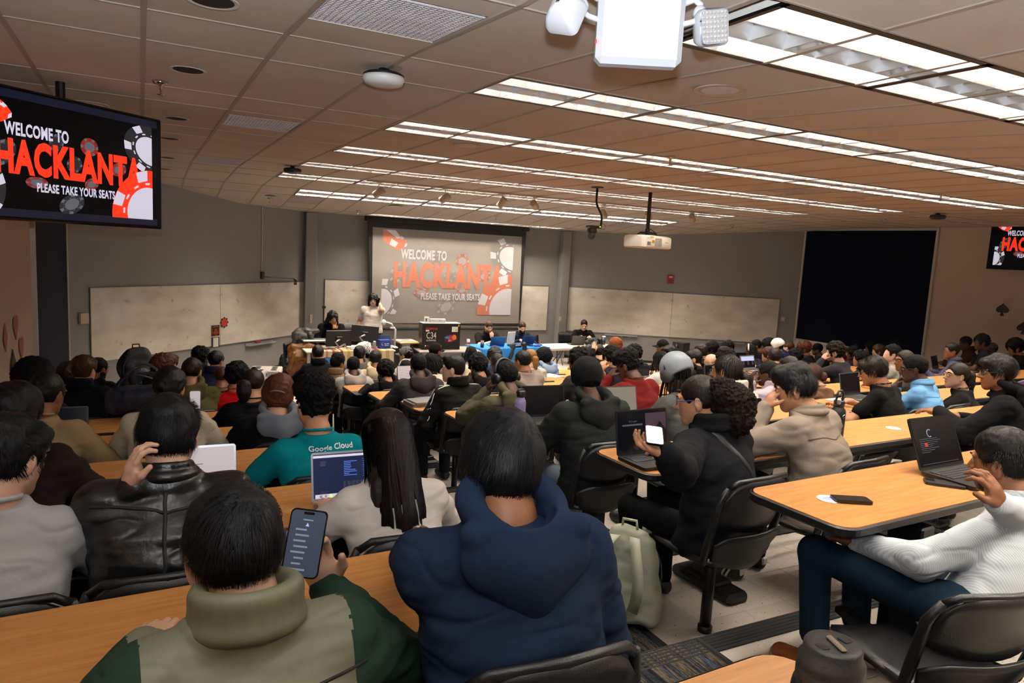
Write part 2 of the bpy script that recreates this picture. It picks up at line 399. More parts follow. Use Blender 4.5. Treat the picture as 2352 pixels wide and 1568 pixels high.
# ------------------------------------------------------------------ stepped floor
def Yk(k): return 2.12+1.137*k                 # far edge of table row k at the aisle
def Zk(k): return max(Z0-.945-.145*k, .74)      # table top of row k
def Fk(k): return Zk(k)-.74
SL = .045
mb = MB(); step = []
KS = list(range(-3, 8))
for k in KS:
    y0 = -3.2 if k == -3 else Yk(k-1)+.12; y1 = Yk(k)+.12 if k < 7 else 16.0
    poly = clip([(-1, y0), (14.9, y0), (14.9, y1), (-1, y1)], RPL); z = Fk(k)
    slab_poly(mb, poly, lambda y: -.1, z+.1-.004)
floor = struct(mb.build('floor', 'vinyl'))
AX0, AX1 = 1.12, 2.2                          # the aisle
ca = MB(); no = MB()
for k in KS:
    y0 = -3.2 if k == -3 else Yk(k-1)+.12; y1 = Yk(k)+.12 if k < 7 else 12.4; z = Fk(k)
    ca.box(((AX0+AX1)/2, (y0+y1)/2, z+.001), (AX1-AX0, y1-y0-.002, .012))
    for sx in (AX0, AX1): no.box((sx, (y0+y1)/2, z+.004), (.03, y1-y0, .02), .006)
    if k < 7:
        mbn = MB()
        for q in range(5): mbn.box((6.95, y1-.012-.022*q, z+.002), (15.9, .017, .014), .005)
        mbn.box((6.95, y1+.004, z-.066), (15.9, .012, .15), .003)
        struct(mbn.build('trim_%d' % (k+4), 'rubber'))
struct(ca.build('carpet_runner', 'carpet', floor)); struct(no.build('carpet_edging', 'rubber', floor))
# vinyl floor tiles that can be told apart near the aisle
tm = MB(); tm.box((0, 0, 0), (.3035, .3035, .006), .0008); tile_me = mesh_of('floor_tile', tm.v, tm.f, 'vinyl')
for k, n in ((0, 8), (1, 12), (2, 6)):
    y0 = Yk(k-1)+.12; y1 = Yk(k)+.12
    for i in range(n):
        for j in range(4):
            yc = y0+.17+.305*j
            if yc+.15 > y1-.1: continue
            link('floor_tile', tile_me, floor, (AX1+.175+.305*i, yc, Fk(k)-.003))
for k in (0, 1, 2):
    for i in range(3):
        for j in range(3): link('floor_tile', tile_me, floor, (AX0-.17-.305*i, Yk(k-1)+.29+.305*j, Fk(k)-.003))
# carpet in front of the rows, by the teaching desk
fc = MB(); fc.box((1.6, 11.9, .003), (3.4, 2.4, .008)); struct(fc.build('carpet_front', 'carpet', floor))
# baseboards
for nm, a, b in (('baseboard_front_left', (-1, 12.35), (3.17, 16)), ('baseboard_front', (3.17, 16), (9.9, 16)), ('baseboard_front_right', (9.9, 16), (14.9, 12.75))):
    a, b = Vector((*a, 0)), Vector((*b, 0)); d = b-a; m2 = MB(); m2.box((d.length/2, -.008, .05), (d.length-.02, .014, .1), .004)
    struct(m2.build(nm, 'rubber', loc=a, rotz=math.atan2(d.y, d.x)))
# columns in the front corners
for nm, x in (('column_left', 3.28), ('column_right', 9.78)):
    m2 = MB(); m2.box((x, 15.9, 1.68), (.24, .2, 3.36), .01); struct(m2.build(nm, 'wall_grey'))
# blue fabric panels with white trim in the side walls
def wall_panel(name, X, y0, y1, z0, z1, m, sgn):
    p = MB(); p.box((X, (y0+y1)/2, (z0+z1)/2), (.03, y1-y0, z1-z0), .004); o = struct(p.build(name, m))
    t = MB()
    for yy in (y0-.03, y1+.03): t.box((X, yy, (z0+z1)/2), (.06, .055, z1-z0+.12), .006)
    for zz in (z0-.03, z1+.03): t.box((X, (y0+y1)/2, zz), (.06, y1-y0, .055), .006)
    struct(t.build('panel_trim', 'trim_white', o)); return o
wall_panel('wall_panel_left', -.985, 8.75, 12.28, .62, Z0+.93, 'panel_blue', 1)
wall_panel('wall_panel_right', 14.885, 9.34, 12.66, .95, Z0+.93, 'panel_navy', -1)
# ================================================================== LECTURE TABLES AND CHAIRS
def rrect(x0, y0, x1, y1, r, n=5, corners=(1, 1, 1, 1)):
    pts = []
    for (cx, cy, a0), on in zip(((x1-r, y1-r, 0), (x0+r, y1-r, 90), (x0+r, y0+r, 180), (x1-r, y0+r, 270)), corners):
        if on: pts += [(cx+r*math.cos(R_(a0+90*i/n)), cy+r*math.sin(R_(a0+90*i/n))) for i in range(n+1)]
        else: pts.append((cx+r*(1 if a0 in (0, 270) else -1), cy+r*(1 if a0 < 180 else -1)))
    return pts
ped_mb = MB(); ped_mb.box((0, -.03, .35), (.09, .15, .62), .008); ped_me = mesh_of('pedestal', ped_mb.v, ped_mb.f, 'black_metal')
ft = MB(); ft.box((0, -.05, .03), (.16, .46, .06), .02); ft.box((0, -.05, .065), (.13, .24, .03), .012); foot_me = mesh_of('foot', ft.v, ft.f, 'black_metal')
def table(k, x0, x1, label, corners=(1, 1, 1, 1)):
    th = math.atan(SL); t = thing('lecture_table', label, 'table', (x0, Yk(k)+SL*(x0-2.28)-.5, Fk(k)), th, 'long wood laminate lecture tables')
    L = x1-x0; mb = MB(); mb.prism(rrect(.012, .012, L-.012, .488, .07, 5, corners), .006, .734); mb.build('tabletop', 'wood', t)
    e = MB(); o = rrect(0, 0, L, .5, .08, 5, corners); i_ = rrect(.008, .008, L-.008, .492, .072, 5, corners)
    n = len(o); e.grid([[(x, y, z) for x, y in p] for p, z in ((i_, .70), (o, .708), (o, .733), (i_, .738))], closed_u=True)
    e.add([(x, y, .70) for x, y in i_], [tuple(range(n))[::-1]]); e.build('edge_band', 'black_edge', t)
    b = MB(); b.box((L/2, .16, .655), (L-.5, .05, .08), .006); b.build('support_rail', 'black_metal', t)
    for px in ((.57, L-.57) if L > 1.6 else (L/2,)):
        p = link('pedestal', ped_me, t, (px, .12, 0)); link('foot', foot_me, p)
    return t
NTH = ['nearest', 'second nearest', 'third nearest', 'fourth nearest', 'fifth nearest', 'sixth nearest', 'seventh nearest', 'eighth nearest']
for k in range(-1, 8):
    if k < 0: table(k, -.9, 1.22, 'wood table in the bottom corner with a black bottle standing on it').location.y += .05; continue
    table(k, -.95, 1.12, 'long wood laminate table on the left wall side of the aisle, %s row' % NTH[k])
    xs = [2.28, 5.6, 8.9, 12.2] if k < 7 else [2.05, 5.6, 8.9, 12.2]
    for i in range(3):
        table(k, xs[i], xs[i+1]-.004, 'long wood laminate table right of the aisle, %s row, %s section from the aisle' % (NTH[k], ('first', 'second', 'third')[i]), (0 if i < 2 else 1, 1 if i == 0 else 0, 1 if i == 0 else 0, 0 if i < 2 else 1))
# chair: shell backrest with a slot, seat, frame, swing arm, post
def chair_meshes():
    out = {}
    def P(u, v, h0, h1, w0, w1, bow=.05, y0=-.2):
        x = (w0+(w1-w0)*v)*u; z = h0+(h1-h0)*v-.035*v*max(0, abs(u)-.55)**2/.2
        return (x, y0-.05*v-bow*(1-u*u)+.0, z)
    def panel(h0, h1, w0, w1, y0, curve0, curve1, n=13, m=6):
        rows, nr = [], []
        for j in range(m):
            v = j/(m-1); r = []
            for i in range(n):
                u = -1+2*i/(n-1); x, y, z = P(u, v, h0, h1, w0, w1, .055, y0)
                z += (1-v)*(-curve0*(1-u*u))+v*(-curve1*(abs(u)**4)); r.append((x, y, z))
            rows.append(r); nr.append([(0, -1, 0)]*n)
        mb = MB(); mb.shell(rows, nr, .016); return mb
    a = panel(.625, .83, .215, .205, -.19, .045, .05); out['back_panel'] = mesh_of('back_panel', a.v, a.f, 'black_plastic', True)
    b = panel(.43, .575, .18, .225, -.165, .03, -.0); 
    out['back_shell'] = mesh_of('back_shell', b.v, b.f, 'black_plastic', True)
    f = MB()
    for s in (-1, 1): f.tube([(s*.2, -.04, .425), (s*.215, -.16, .44), (s*.222, -.19, .55), (s*.222, -.225, .72), (s*.2, -.255, .80)], [.016, .02, .02, .018, .012], 8)
    f.tube([(-.2, -.248, .79), (-.16, -.275, .826), (0, -.30, .834), (.16, -.275, .826), (.2, -.248, .79)], .013, 8)
    out['side_frame'] = mesh_of('side_frame', f.v, f.f, 'black_plastic', True)
    s = MB(); rows = []
    for j in range(7):
        v = j/6; rows.append([((.19+.03*math.sin(v*3.14))*u, -.19+.42*v, .445-.018*(1-u*u)*(1-v*.4)-.03*max(0, v-.8)**1*3) for u in [-1+i/4 for i in range(9)]])
    s.shell(rows, [[(0, 0, -1)]*9]*7, .022); out['seat'] = mesh_of('seat', s.v, s.f, 'black_plastic', True)
    p = MB(); p.cyl((0, -.02, .03), (0, -.02, .41), .028, n=12); p.cyl((0, -.02, .0), (0, -.02, .03), .036, n=12); out['post'] = mesh_of('post', p.v, p.f, 'black_metal', True)
    q = MB(); q.box((0, .2, .37), (.06, .46, .035), .008); q.box((0, -.02, .41), (.2, .2, .02), .006); out['swing_arm'] = mesh_of('swing_arm', q.v, q.f, 'black_metal')
    return out
CH = chair_meshes()
def chair(x, y, z, rz, label):
    t = thing('lecture_chair', label, 'chair', (x, y, z), rz, 'black plastic lecture chairs')
    for n, me in CH.items(): link(n, me, t)
    return t
# ================================================================== WALL FITTINGS AND SCREENS
WFL = ((3.17, 16.0), (-1.0, 12.35)); WFR = ((9.9, 16.0), (14.9, 12.75))
def wpt(x, y, wl, off=.0):
    P, Q = np.array(wl[0]), np.array(wl[1]); d = (Q-P)/np.linalg.norm(Q-P); n = np.array([d[1], -d[0]])
    if n @ (np.array([6, 8])-P) < 0: n = -n
    p = at_plane(x, y, (*P, 0), (*n, 0)); return Vector((p[0]+n[0]*off, p[1]+n[1]*off, p[2]))
def wrot(wl):                                   # local X runs along the wall to the right, local -Y points into the room
    P, Q = wl; a, b = (P, Q) if P[0] < Q[0] else (Q, P); return math.atan2(b[1]-a[1], b[0]-a[0])
def board(name_label, wl, pts, seams=()):
    a, b = wpt(*pts[0], wl), wpt(*pts[1], wl); h = 1.17; zt = pts[2]
    if a.x > b.x: a, b = b, a
    L = (Vector((b.x, b.y))-Vector((a.x, a.y))).length; t = thing('whiteboard', name_label, 'whiteboard', (a.x, a.y, zt-h), wrot(wl))
    cuts = [0]+[L*s for s in seams]+[L]
    for p, q in zip(cuts, cuts[1:]):
        m = MB(); m.box(((p+q)/2, -.014, h/2), (q-p-.006, .016, h-.02), .002); m.build('panel', 'whiteboard', t)
    f = MB(); f.box((L/2, -.014, h-.006), (L+.01, .026, .014), .003); f.box((L/2, -.014, .006), (L+.01, .026, .014), .003)
    for x in (0, L): f.box((x, -.014, h/2), (.014, .026, h), .003)
    f.build('frame', 'grey_metal', t); return t
WF = ((3.17, 16.0), (9.9, 16.0))
board('large whiteboard of two panels on the angled wall at left', WFL, ((205, 668), (697, 643), Z0-.88), (.52,))
board('whiteboard behind the pull-down projection screen, its ends showing either side', WF, ((746, 643), (1260, 655), Z0-.82), (.34, .67))
board('large whiteboard of two panels on the angled wall at right', WFR, ((1307, 657), (1791, 690), Z0-.82), (.5,))
def tray(label, wl, p, q, m='alu'):
    a, b = wpt(*p, wl), wpt(*q, wl); L = (b-a).length; t = thing('marker_tray', label, 'tray', a, wrot(wl))
    if a.x > b.x: t.location = b
    mb = MB(); mb.box((L/2, -.05, 0), (L, .08, .012), .004); mb.box((L/2, -.085, .012), (L, .012, .03), .004); mb.box((L/2, -.014, .02), (L, .012, .05), .003)
    mb.build('tray', m, t); return t
tray('aluminium marker tray under the left whiteboard with a red eraser', WFL, (563, 794), (626, 781))
tray('short pale marker tray under the left whiteboard beside a curly head', WFL, (355, 832), (402, 822))
tray('long grey marker tray under the right whiteboard holding two erasers', WFR, (1388, 768), (1463, 777))
tray('empty blue-grey marker tray low at the far end of the right whiteboard', WFR, (1625, 784), (1708, 795))
mat('eraser', '2a2524', .9); mat('red_felt', 'a52a22', .9)
def smallbox(name, label, cat, c, d, m, rz=0, b=.006, group=None):
    t = thing(name, label, cat, c, rz, group); mb = MB(); mb.box((0, 0, d[2]/2), d, b); mb.build('body', m, t); return t
for px, nm in ((1418, 'left'), (1436, 'right')):
    p = wpt(px, 768+(px-1388)*.12, WFR, .05); smallbox('eraser', 'dark felt eraser on the long grey marker tray, the %s one of two' % nm, 'eraser', (p.x, p.y, p.z+.0), (.13, .045, .04), 'eraser', wrot(WFR))
p = wpt(588, 786, WFL, .05); smallbox('eraser', 'red felt eraser on the tray under the left whiteboard', 'eraser', (p.x, p.y, p.z), (.12, .045, .04), 'red_felt', wrot(WFL))
# poster, chip cut-out
mat('poster_black', '15100f', .6); mat('poster_red', 'b3381f', .6); mat('print_white', 'e9e6df', .7)
def poster():
    p = wpt(492, 772, WFL, .035); t = thing('poster', 'black and red paper notice taped low on the left whiteboard', 'poster', p, wrot(WFL))
    for z, h, in ((.11, .2), (-.11, .19)):
        mb = MB(); mb.box((0, 0, z), (.19, .004, h)); mb.build('sheet', 'poster_black', t)
    mb = MB()
    for z, w_ in ((.185, .12), (.135, .07), (.11, .075), (.085, .12), (.06, .13), (.03, .06)): mb.box((0, -.004, z), (w_, .003, .014))
    for s in (-1, 1): mb.box((s*.085, -.004, .11), (.012, .003, .1))
    mb.build('red_print', 'poster_red', t); mb = MB(); mb.box((0, -.004, -.11), (.13, .003, .17)); mb.build('blank_square', 'print_white', t)
poster()
def chip_cut(label, p, r, rz, m1, m2, tilt=0):
    t = thing('chip_cutout', label, 'wall decoration', p, rz); mb = MB(); mb.cyl((0, 0, 0), (0, -.006, 0), r*.8, n=20); mb.build('disc', m1, t)
    mb = MB()
    for i in range(8):
        a = i*math.pi/4; mb.box((r*.82*math.cos(a), -.003, r*.82*math.sin(a)), (r*.3, .008, r*.22), R=Matrix.Rotation(-a, 3, 'Y')) if 0 else mb.cyl((r*.84*math.cos(a), 0, r*.84*math.sin(a)), (r*.84*math.cos(a), -.008, r*.84*math.sin(a)), r*.16, n=6)
    mb.build('edge_marks', m2, t)
chip_cut('red casino chip cut-out stuck on the left whiteboard', wpt(512, 740, WFL, .032), .105, wrot(WFL), 'poster_red', 'poster_black')
# light switches, thermostat, wall phone, alarm
def plate(label, p, rz, cat='switch', d=(.075, .012, .12), m='trim_white', name='switch_plate'):
    t = thing(name, label, cat, p, rz); mb = MB(); mb.box((0, -d[1]/2, 0), d, .004); mb.build('plate', m, t)
    mb = MB(); mb.box((0, -d[1]-.004, 0), (.016, .012, .03), .003); mb.build('toggle', 'white_plastic', t); return t
p = at_y(714, 732, 15.8); plate('white switch plate on the corner column left of the screen', p, 0, d=(.06, .012, .2))
p = at_y(1287, 732, 15.8); plate('white switch plate on the corner column right of the screen', p, 0)
plate('small beige wall control box beside the left whiteboard', wpt(190, 731, WFL), wrot(WFL), 'wall control', (.14, .05, .16), 'wall_beige', 'wall_control')
plate('small beige thermostat on the grey wall right of the right whiteboard', wpt(1798, 732, WFR), wrot(WFR), 'thermostat', (.09, .03, .12), 'wall_beige', 'thermostat')
mat('alarm_red', '9c1f16', .4)
def alarm():
    t = thing('fire_alarm', 'red fire alarm strobe on the grey wall above the right whiteboard', 'fire alarm', wpt(1540, 641, WFR), wrot(WFR))
    mb = MB(); mb.box((0, -.025, 0), (.17, .05, .22), .008); mb.build('body', 'alarm_red', t)
    mb = MB(); mb.box((0, -.055, .06), (.1, .02, .035), .004); mb.build('strobe_lens', 'white_plastic', t)
    mb = MB()
    for i in range(5): mb.box((0, -.052, -.01-.015*i), (.09, .006, .006))
    mb.build('sounder_grille', 'poster_black', t)
alarm()
# boom microphone with its conduit
def boom():
    q = wpt(600, 632, WFL, .0); top = wpt(600, 470, WFL, 0); rz = wrot(WFL); t = thing('boom_microphone', 'black boom microphone arm on the left wall above the whiteboard', 'microphone', q, rz)
    mb = MB(); mb.box((0, -.03, 0), (.08, .06, .15), .01); mb.build('bracket', 'black_plastic', t)
    e = wpt(664, 644, WFL, .12); d = e-q; c, s = math.cos(-rz), math.sin(-rz); L = Vector((d.x*c-d.y*s, d.x*s+d.y*c, d.z))
    mb = MB(); mb.tube([(0, -.05, -.03), (L.x, L.y, L.z+.05)], .012, 8); mb.build('arm', 'black_metal', t)
    mb = MB(); mb.tube([(L.x, L.y, L.z+.05), (L.x+.03, L.y-.03, L.z), (L.x-.02, L.y-.06, L.z-.06)], [.012, .03, .035], 10); mb.build('capsule', 'black_plastic', t)
    mb = MB(); mb.box((0, -.012, (top.z-q.z)/2+.04), (.022, .02, top.z-q.z-.06), .004); mb.build('conduit', 'trim_white', t)
boom()
# side wall cut-outs
mat('pink_card', 'a86a5c', .7); mat('black_card', '15130f', .7)
def suit(kind, s=.12):
    if kind == 'diamond': return [(0, -s), (s*.72, 0), (0, s), (-s*.72, 0)]
    if kind == 'heart': pts = [(math.sin(t)**3*s, (13*math.cos(t)-5*math.cos(2*t)-2*math.cos(3*t)-math.cos(4*t))/16*s) for t in [-2*math.pi*i/28 for i in range(28)]]; return pts[::-1] if 0 else [(x, y) for x, y in pts][::-1]
    pts = [(math.sin(t)**3*s, -(13*math.cos(t)-5*math.cos(2*t)-2*math.cos(3*t)-math.cos(4*t))/16*s*.9+s*.1) for t in [2*math.pi*i/28 for i in range(28)]]
    return pts
def cutout(label, p, sgn, kind, m):
    t = thing('card_suit_cutout', label, 'wall decoration', p); mb = MB(); pts = suit(kind)
    mb.T = Matrix(((0, 0, -sgn, 0), (sgn, 0, 0, 0), (0, 1, 0, 0), (0, 0, 0, 1))); mb.prism(pts, .006, .002)
    if kind == 'spade': mb.prism([(-.04, -.13), (.04, -.13), (.008, -.03), (-.008, -.03)], .006, .002)
    mb.build('shape', m, t)
for (x, y, kd, m, l) in ((35, 748, 'heart', 'pink_card', 'pink heart cut-out on the beige side wall, the topmost of four'), (11, 775, 'diamond', 'pink_card', 'pink diamond cut-out on the beige side wall, leftmost of four'),
                         (48, 797, 'heart', 'pink_card', 'thin pink heart cut-out on the beige side wall beside the blue panel'), (29, 835, 'spade', 'black_card', 'black spade cut-out on the beige side wall, lowest of four')):
    p = at_x(x, y, -.995); cutout(l, p, -1, kd, m)
for (x, y, l) in ((2303, 710, 'black spade cut-out on the beige wall below the right television'), (2351, 752, 'dark cut-out at the frame edge on the beige right wall')):
    cutout(l, at_x(x, y, 14.89), 1, 'spade', 'black_card')
# ------------------------------------------------------------------ the slide, as flat glowing shapes
def slide(parent, O, U, V, pal, es):
    """O lower left corner, U width vector, V height vector; pal picks colours"""
    O, U, V = Vector(O), Vector(U), Vector(V); N = U.cross(V).normalized()
    cols = {'red': pal['red'], 'dred': pal['dred'], 'white': pal['white'], 'grey': pal['grey'], 'dgrey': pal['dgrey']}
    for kname, c in cols.items():
        mat(pal['n']+kname, c, .5, emit=c, es=es)
    KS_ = list(cols); cur = [MB()]
    def flush(nm):
        if cur[0].v: cur[0].build(nm, [pal['n']+k for k in KS_], parent)
        cur[0] = MB()
    box_pl = [((0, 0), (1, 0)), ((1, 0), (-1, 0)), ((0, 0), (0, 1)), ((0, 1), (0, -1))]
    def poly(k, pts, lay):
        p = clip(list(pts), box_pl)
        if not p: return
        a = sum(p[i][0]*p[(i+1) % len(p)][1]-p[(i+1) % len(p)][0]*p[i][1] for i in range(len(p)))
        if a > 0: p = p[::-1]                  # v runs down, so clockwise in (u, v) is up in 3D
        cur[0].mi = KS_.index(k); cur[0].add([tuple(O+U*x+V*(1-y)+N*(.002+.0012*lay)) for x, y in p], [tuple(range(len(p)))])
    def chip(cu, cv, ru, rv, rot, c1, c2, c3, lay=0, ph=0):
        def pt(r, a): x, y = r*ru*math.cos(a), r*rv*math.sin(a)*1.78; c, s = math.cos(rot), math.sin(rot); X, Y = x*c-y*s/1.0, x*s+y*c; return (cu+X, cv+Y)
        n = 40; full = [pt(1, 2*math.pi*i/n) for i in range(n)]; poly(c1, full, lay)
        for i in range(6):
            a = ph+i*math.pi/3; poly(c2, [pt(1.0, a-.17), pt(1.0, a+.17), pt(.74, a+.19), pt(.74, a-.19)], lay+1)
        for i in range(12):
            a = ph+.2+i*math.pi/6; poly(c2, [pt(.69, a-.1), pt(.69, a+.1), pt(.64, a+.1), pt(.64, a-.1)], lay+1)
        poly(c3, [pt(.57, 2*math.pi*i/n) for i in range(n)], lay+1); flush('chip_image')
    chip(.59, .33, .053, .05, 0, 'dred', 'grey', 'grey'); chip(.29, .735, .06, .03, -.1, 'dred', 'grey', 'grey'); chip(.48, .905, .065, .06, .4, 'dgrey', 'grey', 'grey')
    chip(.12, .5, .06, .07, .3, 'dgrey', 'grey', 'dgrey'); chip(.4, .34, .04, .05, .2, 'dgrey', 'grey', 'dgrey'); chip(.5, .52, .045, .045, .1, 'dgrey', 'grey', 'dgrey'); chip(.6, .69, .04, .035, .3, 'dred', 'grey', 'grey'); chip(.77, .51, .05, .04, .3, 'dred', 'grey', 'grey')
    # corner chips
    for k, pts in (('red', [(0, 0), (.085, 0), (.145, .08), (.17, .135), (.172, .175), (.12, .235), (.06, .205), (0, .125)]), ('white', [(.02, 0), (.085, 0), (.13, .09), (.1, .1)]), ('white', [(.06, .1), (.11, .15), (.085, .205), (.045, .17)]), ('white', [(.13, .06), (.15, .09), (.135, .11), (.12, .09)]), ('white', [(.155, .16), (.172, .14), (.17, .18), (.15, .2)])):
        poly(k, pts, 0 if k == 'red' else 1)
    flush('chip_image')
    chip(.99, .27, .175, .15, -.25, 'dgrey', 'white', 'white', 0, .3); chip(-.0, .86, .13, .16, .1, 'dgrey', 'white', 'white', 0, .5); chip(.955, .9, .23, .24, .1, 'red', 'white', 'white', 4, .2)
    def tx(s, u0, v0, u1, v1, k, bold, lay):
        m = MB(); text_on(m, s, O+U*u0+V*(1-v1)+N*(.002+.0012*lay), U*(u1-u0), V*(v1-v0), bold); m.build('lettering', pal['n']+k, parent)
    tx('WELCOME TO', .13, .215, .468, .335, 'white', .035, 2.5)
    tx('HACKLANTA', .083, .36, .925, .68, 'red', .05, 2.5)
    tx('PLEASE TAKE YOUR SEATS', .285, .735, .74, .82, 'white', .035, 7)
# projection screen
mat('screen_black', '060606', .8)
def _scr(nt, b, mp): b.inputs['Base Color'].default_value = (*lin('8f8a86'), 1)
node_mat('screen_cloth', _scr, .9, .1)
def projection():
    Y = 15.72; t = thing('projection_screen', 'pull-down projection screen showing the welcome slide', 'projection screen', (0, Y, 0)); k = Y/16.0
    def q(x, y): p = at_y(x, y, Y); return Vector((p.x, 0, p.z))
    tl, tr, br, bl = q(845, 490), q(1210, 514), q(1194, 750), q(852, 742)
    zt = cz(Y)-.02
    m = MB(); m.shell([[(tl.x, 0, zt), (tr.x, 0, zt)], [(bl.x, 0, bl.z), (br.x, 0, br.z)]], [[(0, 1, 0)]*2]*2, .01); m.build('masking', 'screen_black', t)
    a, b, c, d = q(856, 523), q(1199, 542), q(1191, 746), q(854, 738); zt2 = (a.z+b.z)/2; zb2 = (c.z+d.z)/2
    m = MB(); m.shell([[(a.x, -.004, zt2), (b.x, -.004, zt2)], [(d.x, -.004, zb2), (c.x, -.004, zb2)]], [[(0, 1, 0)]*2]*2, .003); m.build('fabric', 'screen_cloth', t)
    m = MB(); m.cyl((bl.x-.03, 0, zb2-.13), (br.x+.03, 0, zb2-.13), .035, n=10); m.build('bottom_bar', 'screen_black', t)
    m = MB(); m.box(((tl.x+tr.x)/2, .0, zt-.03), (tr.x-tl.x+.12, .12, .1), .01); m.build('case', 'screen_black', t)
    l, r = q(878, 600).x, q(1178, 600).x; W = r-l; top = q(1028, 536).z; H = W*.575
    slide(t, (l, -.0045, top-H), (W, 0, 0), (0, 0, H), dict(n='proj_', red='b06a55', dred='93604f', white='b9b4b8', grey='908a88', dgrey='75706c'), .28)  # projector light put into the shape colours and a weak glow
projection()
# televisions
mat('tv_black', '050506', .12); mat('tv_dark', '030304', .3, emit='04060a', es=.4, spec=.1); mat('tv_blue', '061020', .3, emit='0a1a33', es=.5)
def tv(label, c, right, W, pal_es, slide_r=.93, blue=True):
    """c = centre, right = unit vector along the screen"""
    rz = math.atan2(right[1], right[0]); H = W*.575; t = thing('television', label, 'television', c, rz)
    m = MB(); m.box((0, .03, 0), (W, .05, H), .01); m.build('cabinet', 'tv_black', t)
    m = MB(); m.box((0, .002, 0), (W-.03, .006, H-.03)); m.build('display', 'tv_dark', t)
    if blue:
        for z in (-H/2+.05, H/2-.05): m = MB(); m.box((-.01, -.002, z), (W-.09, .003, .05)); m.build('menu_strip', 'tv_blue', t)
    m = MB(); m.box((0, .1, .06), (.3, .1, .3), .01); m.cyl((0, .12, .1), (0, .12, cz(c[1])-c[2]), .03, n=10); m.build('ceiling_mount', 'black_metal', t)
    w_ = W*.86; h_ = w_*.56
    slide(t, (-W/2+W*(slide_r-.86), -.003, -h_/2), (w_, 0, 0), (0, 0, h_), dict(n='tv_', red='ff3a1e', dred='8a1c18', white='d2cfe2', grey='5a6068', dgrey='202428'), pal_es)
tv('large television with the welcome slide hanging at the left wall', (-.405, 5.85, Z0+.45), (.765, .644), 1.46, .75)
tv('television with the welcome slide high on the right wall', (14.72, 7.3, Z0+.68), (0, -1), 1.75, .75, .93, False)
# ================================================================== CEILING FITTINGS
def at_c(x, y):
    d = ray(x, y); z = .99
    for _ in range(30): z = .5*z+.5*(cz(d[1]*z/d[2])-Z0)
    p = d*(z/d[2]); return Vector((p[0], p[1], cz(p[1])))
def vent(x, y, i):
    t = thing('ceiling_vent', 'perforated square ceiling vent, %s from the camera' % i, 'vent', (x+.305, y+.305, cz(y+.305)), 0, 'perforated ceiling vents')
    t.rotation_euler = (math.atan2(cz(y+.61)-cz(y), .61), 0, 0)
    f = MB(); n = 22
    f.box((0, 0, .007), (.575, .575, .004))
    for a in range(n): f.box((-.28+.56*a/(n-1), 0, .0045), (.004, .57, .003)); f.box((0, -.28+.56*a/(n-1), .0045), (.57, .004, .003))
    f.build('perforated_face', 'vent_dust', t); b = MB(); b.box((0, 0, .03), (.58, .58, .02)); b.build('filter', 'vent_dust', t)
mat('vent_white', 'd9d6d6', .5); mat('vent_dust', 'c6c2c4', .8, var=.28, vs=6)
for (x, y), n in zip(((.63, 2.68), (.63, 6.42), (.63, 10.2), (7.34, 6.45), (2.46, 13.6), (9.78, 13.5)), ('first', 'second', 'third', 'one between the light rows and fourth', 'one by the left front corner, fifth', 'one by the right front corner, sixth')): vent(x, y, n)
mat('hole', '020202', .9)
def downlight(x, y, l):
    p = at_c(x, y); t = thing('downlight', l, 'downlight', p, 0, 'round recessed downlights, switched off'); r = .085
    m = MB(); m.lathe([(r, -.001), (r+.018, -.004), (r+.02, .0), (r, .004)], 24); m.build('trim_ring', 'trim_white', t)
    m = MB(); m.lathe([(0, .003), (r, .003), (r, -.002), (0, -.002)], 24); m.build('opening', 'hole', t)
for i, (x, y) in enumerate(((488, 2), (432, 161), (405, 272), (390, 318), (385, 362), (378, 388), (622, 450), (1500, 518), (1748, 512))):
    downlight(x, y, 'black round recessed downlight, ' + ('at the top edge of the picture', 'second in the line above the left television', 'third in the line above the left television', 'fourth in the line beside the left television', 'fifth in the line beside the left television', 'last in the line beside the left television', 'near the front left corner vent', 'behind the ceiling projector', 'above the right whiteboard end')[i])
def speaker(x, y, l):
    p = at_c(x, y); t = thing('ceiling_speaker', l, 'ceiling speaker', p, 0, 'round ceiling speakers'); r = .115
    m = MB(); m.lathe([(r, -.004), (r+.025, -.006), (r+.028, .0)], 28); m.build('bezel', 'speaker_ring', t)
    m = MB(); m.lathe([(0, -.006), (r*.6, -.006), (r, -.003)], 28); m.build('grille', 'vent_white', t)
mat('speaker_ring', 'c0ad9c', .5)
for x, y, l in ((1654, 207, 'below the twin-head emergency light'), (205, 238, 'behind the top of the left television'), (1075, 335, 'beside the third row of lights'), (908, 473, 'near the front, left of the screen'), (1628, 405, 'between light rows at right, nearer one'), (1958, 456, 'between light rows at far right'), (1362, 508, 'near the front beside the camera pole')):
    speaker(x, y, 'round white ceiling speaker, ' + l)
def sprinkler(x, y, l):
    p = at_c(x, y); t = thing('sprinkler', l, 'sprinkler', p, 0, 'chrome ceiling sprinklers')
    m = MB(); m.lathe([(.05, 0), (.04, -.012), (.012, -.02), (.01, -.05), (.004, -.055), (.004, -.075)], 16); m.build('escutcheon', 'chrome', t, True)
    m = MB(); m.lathe([(0, -.078), (.026, -.078), (.024, -.082), (0, -.084)], 12); m.cyl((.012, 0, -.05), (.006, 0, -.078), .003, n=6); m.cyl((-.012, 0, -.05), (-.006, 0, -.078), .003, n=6); m.build('deflector', 'chrome', t)
for x, y, l in ((368, 188, 'above the left television'), (620, 455, 'by the front left downlight'), (1540, 360, 'under the fourth light row'), (1140, 496, 'above the projection screen'), (2162, 446, 'at far right under a light row'), (823, 486, 'above the screen left corner'), (1683, 516, 'above the right whiteboard'), (2032, 502, 'above the navy wall panel')):
    sprinkler(x, y, 'small chrome pendent sprinkler ' + l)
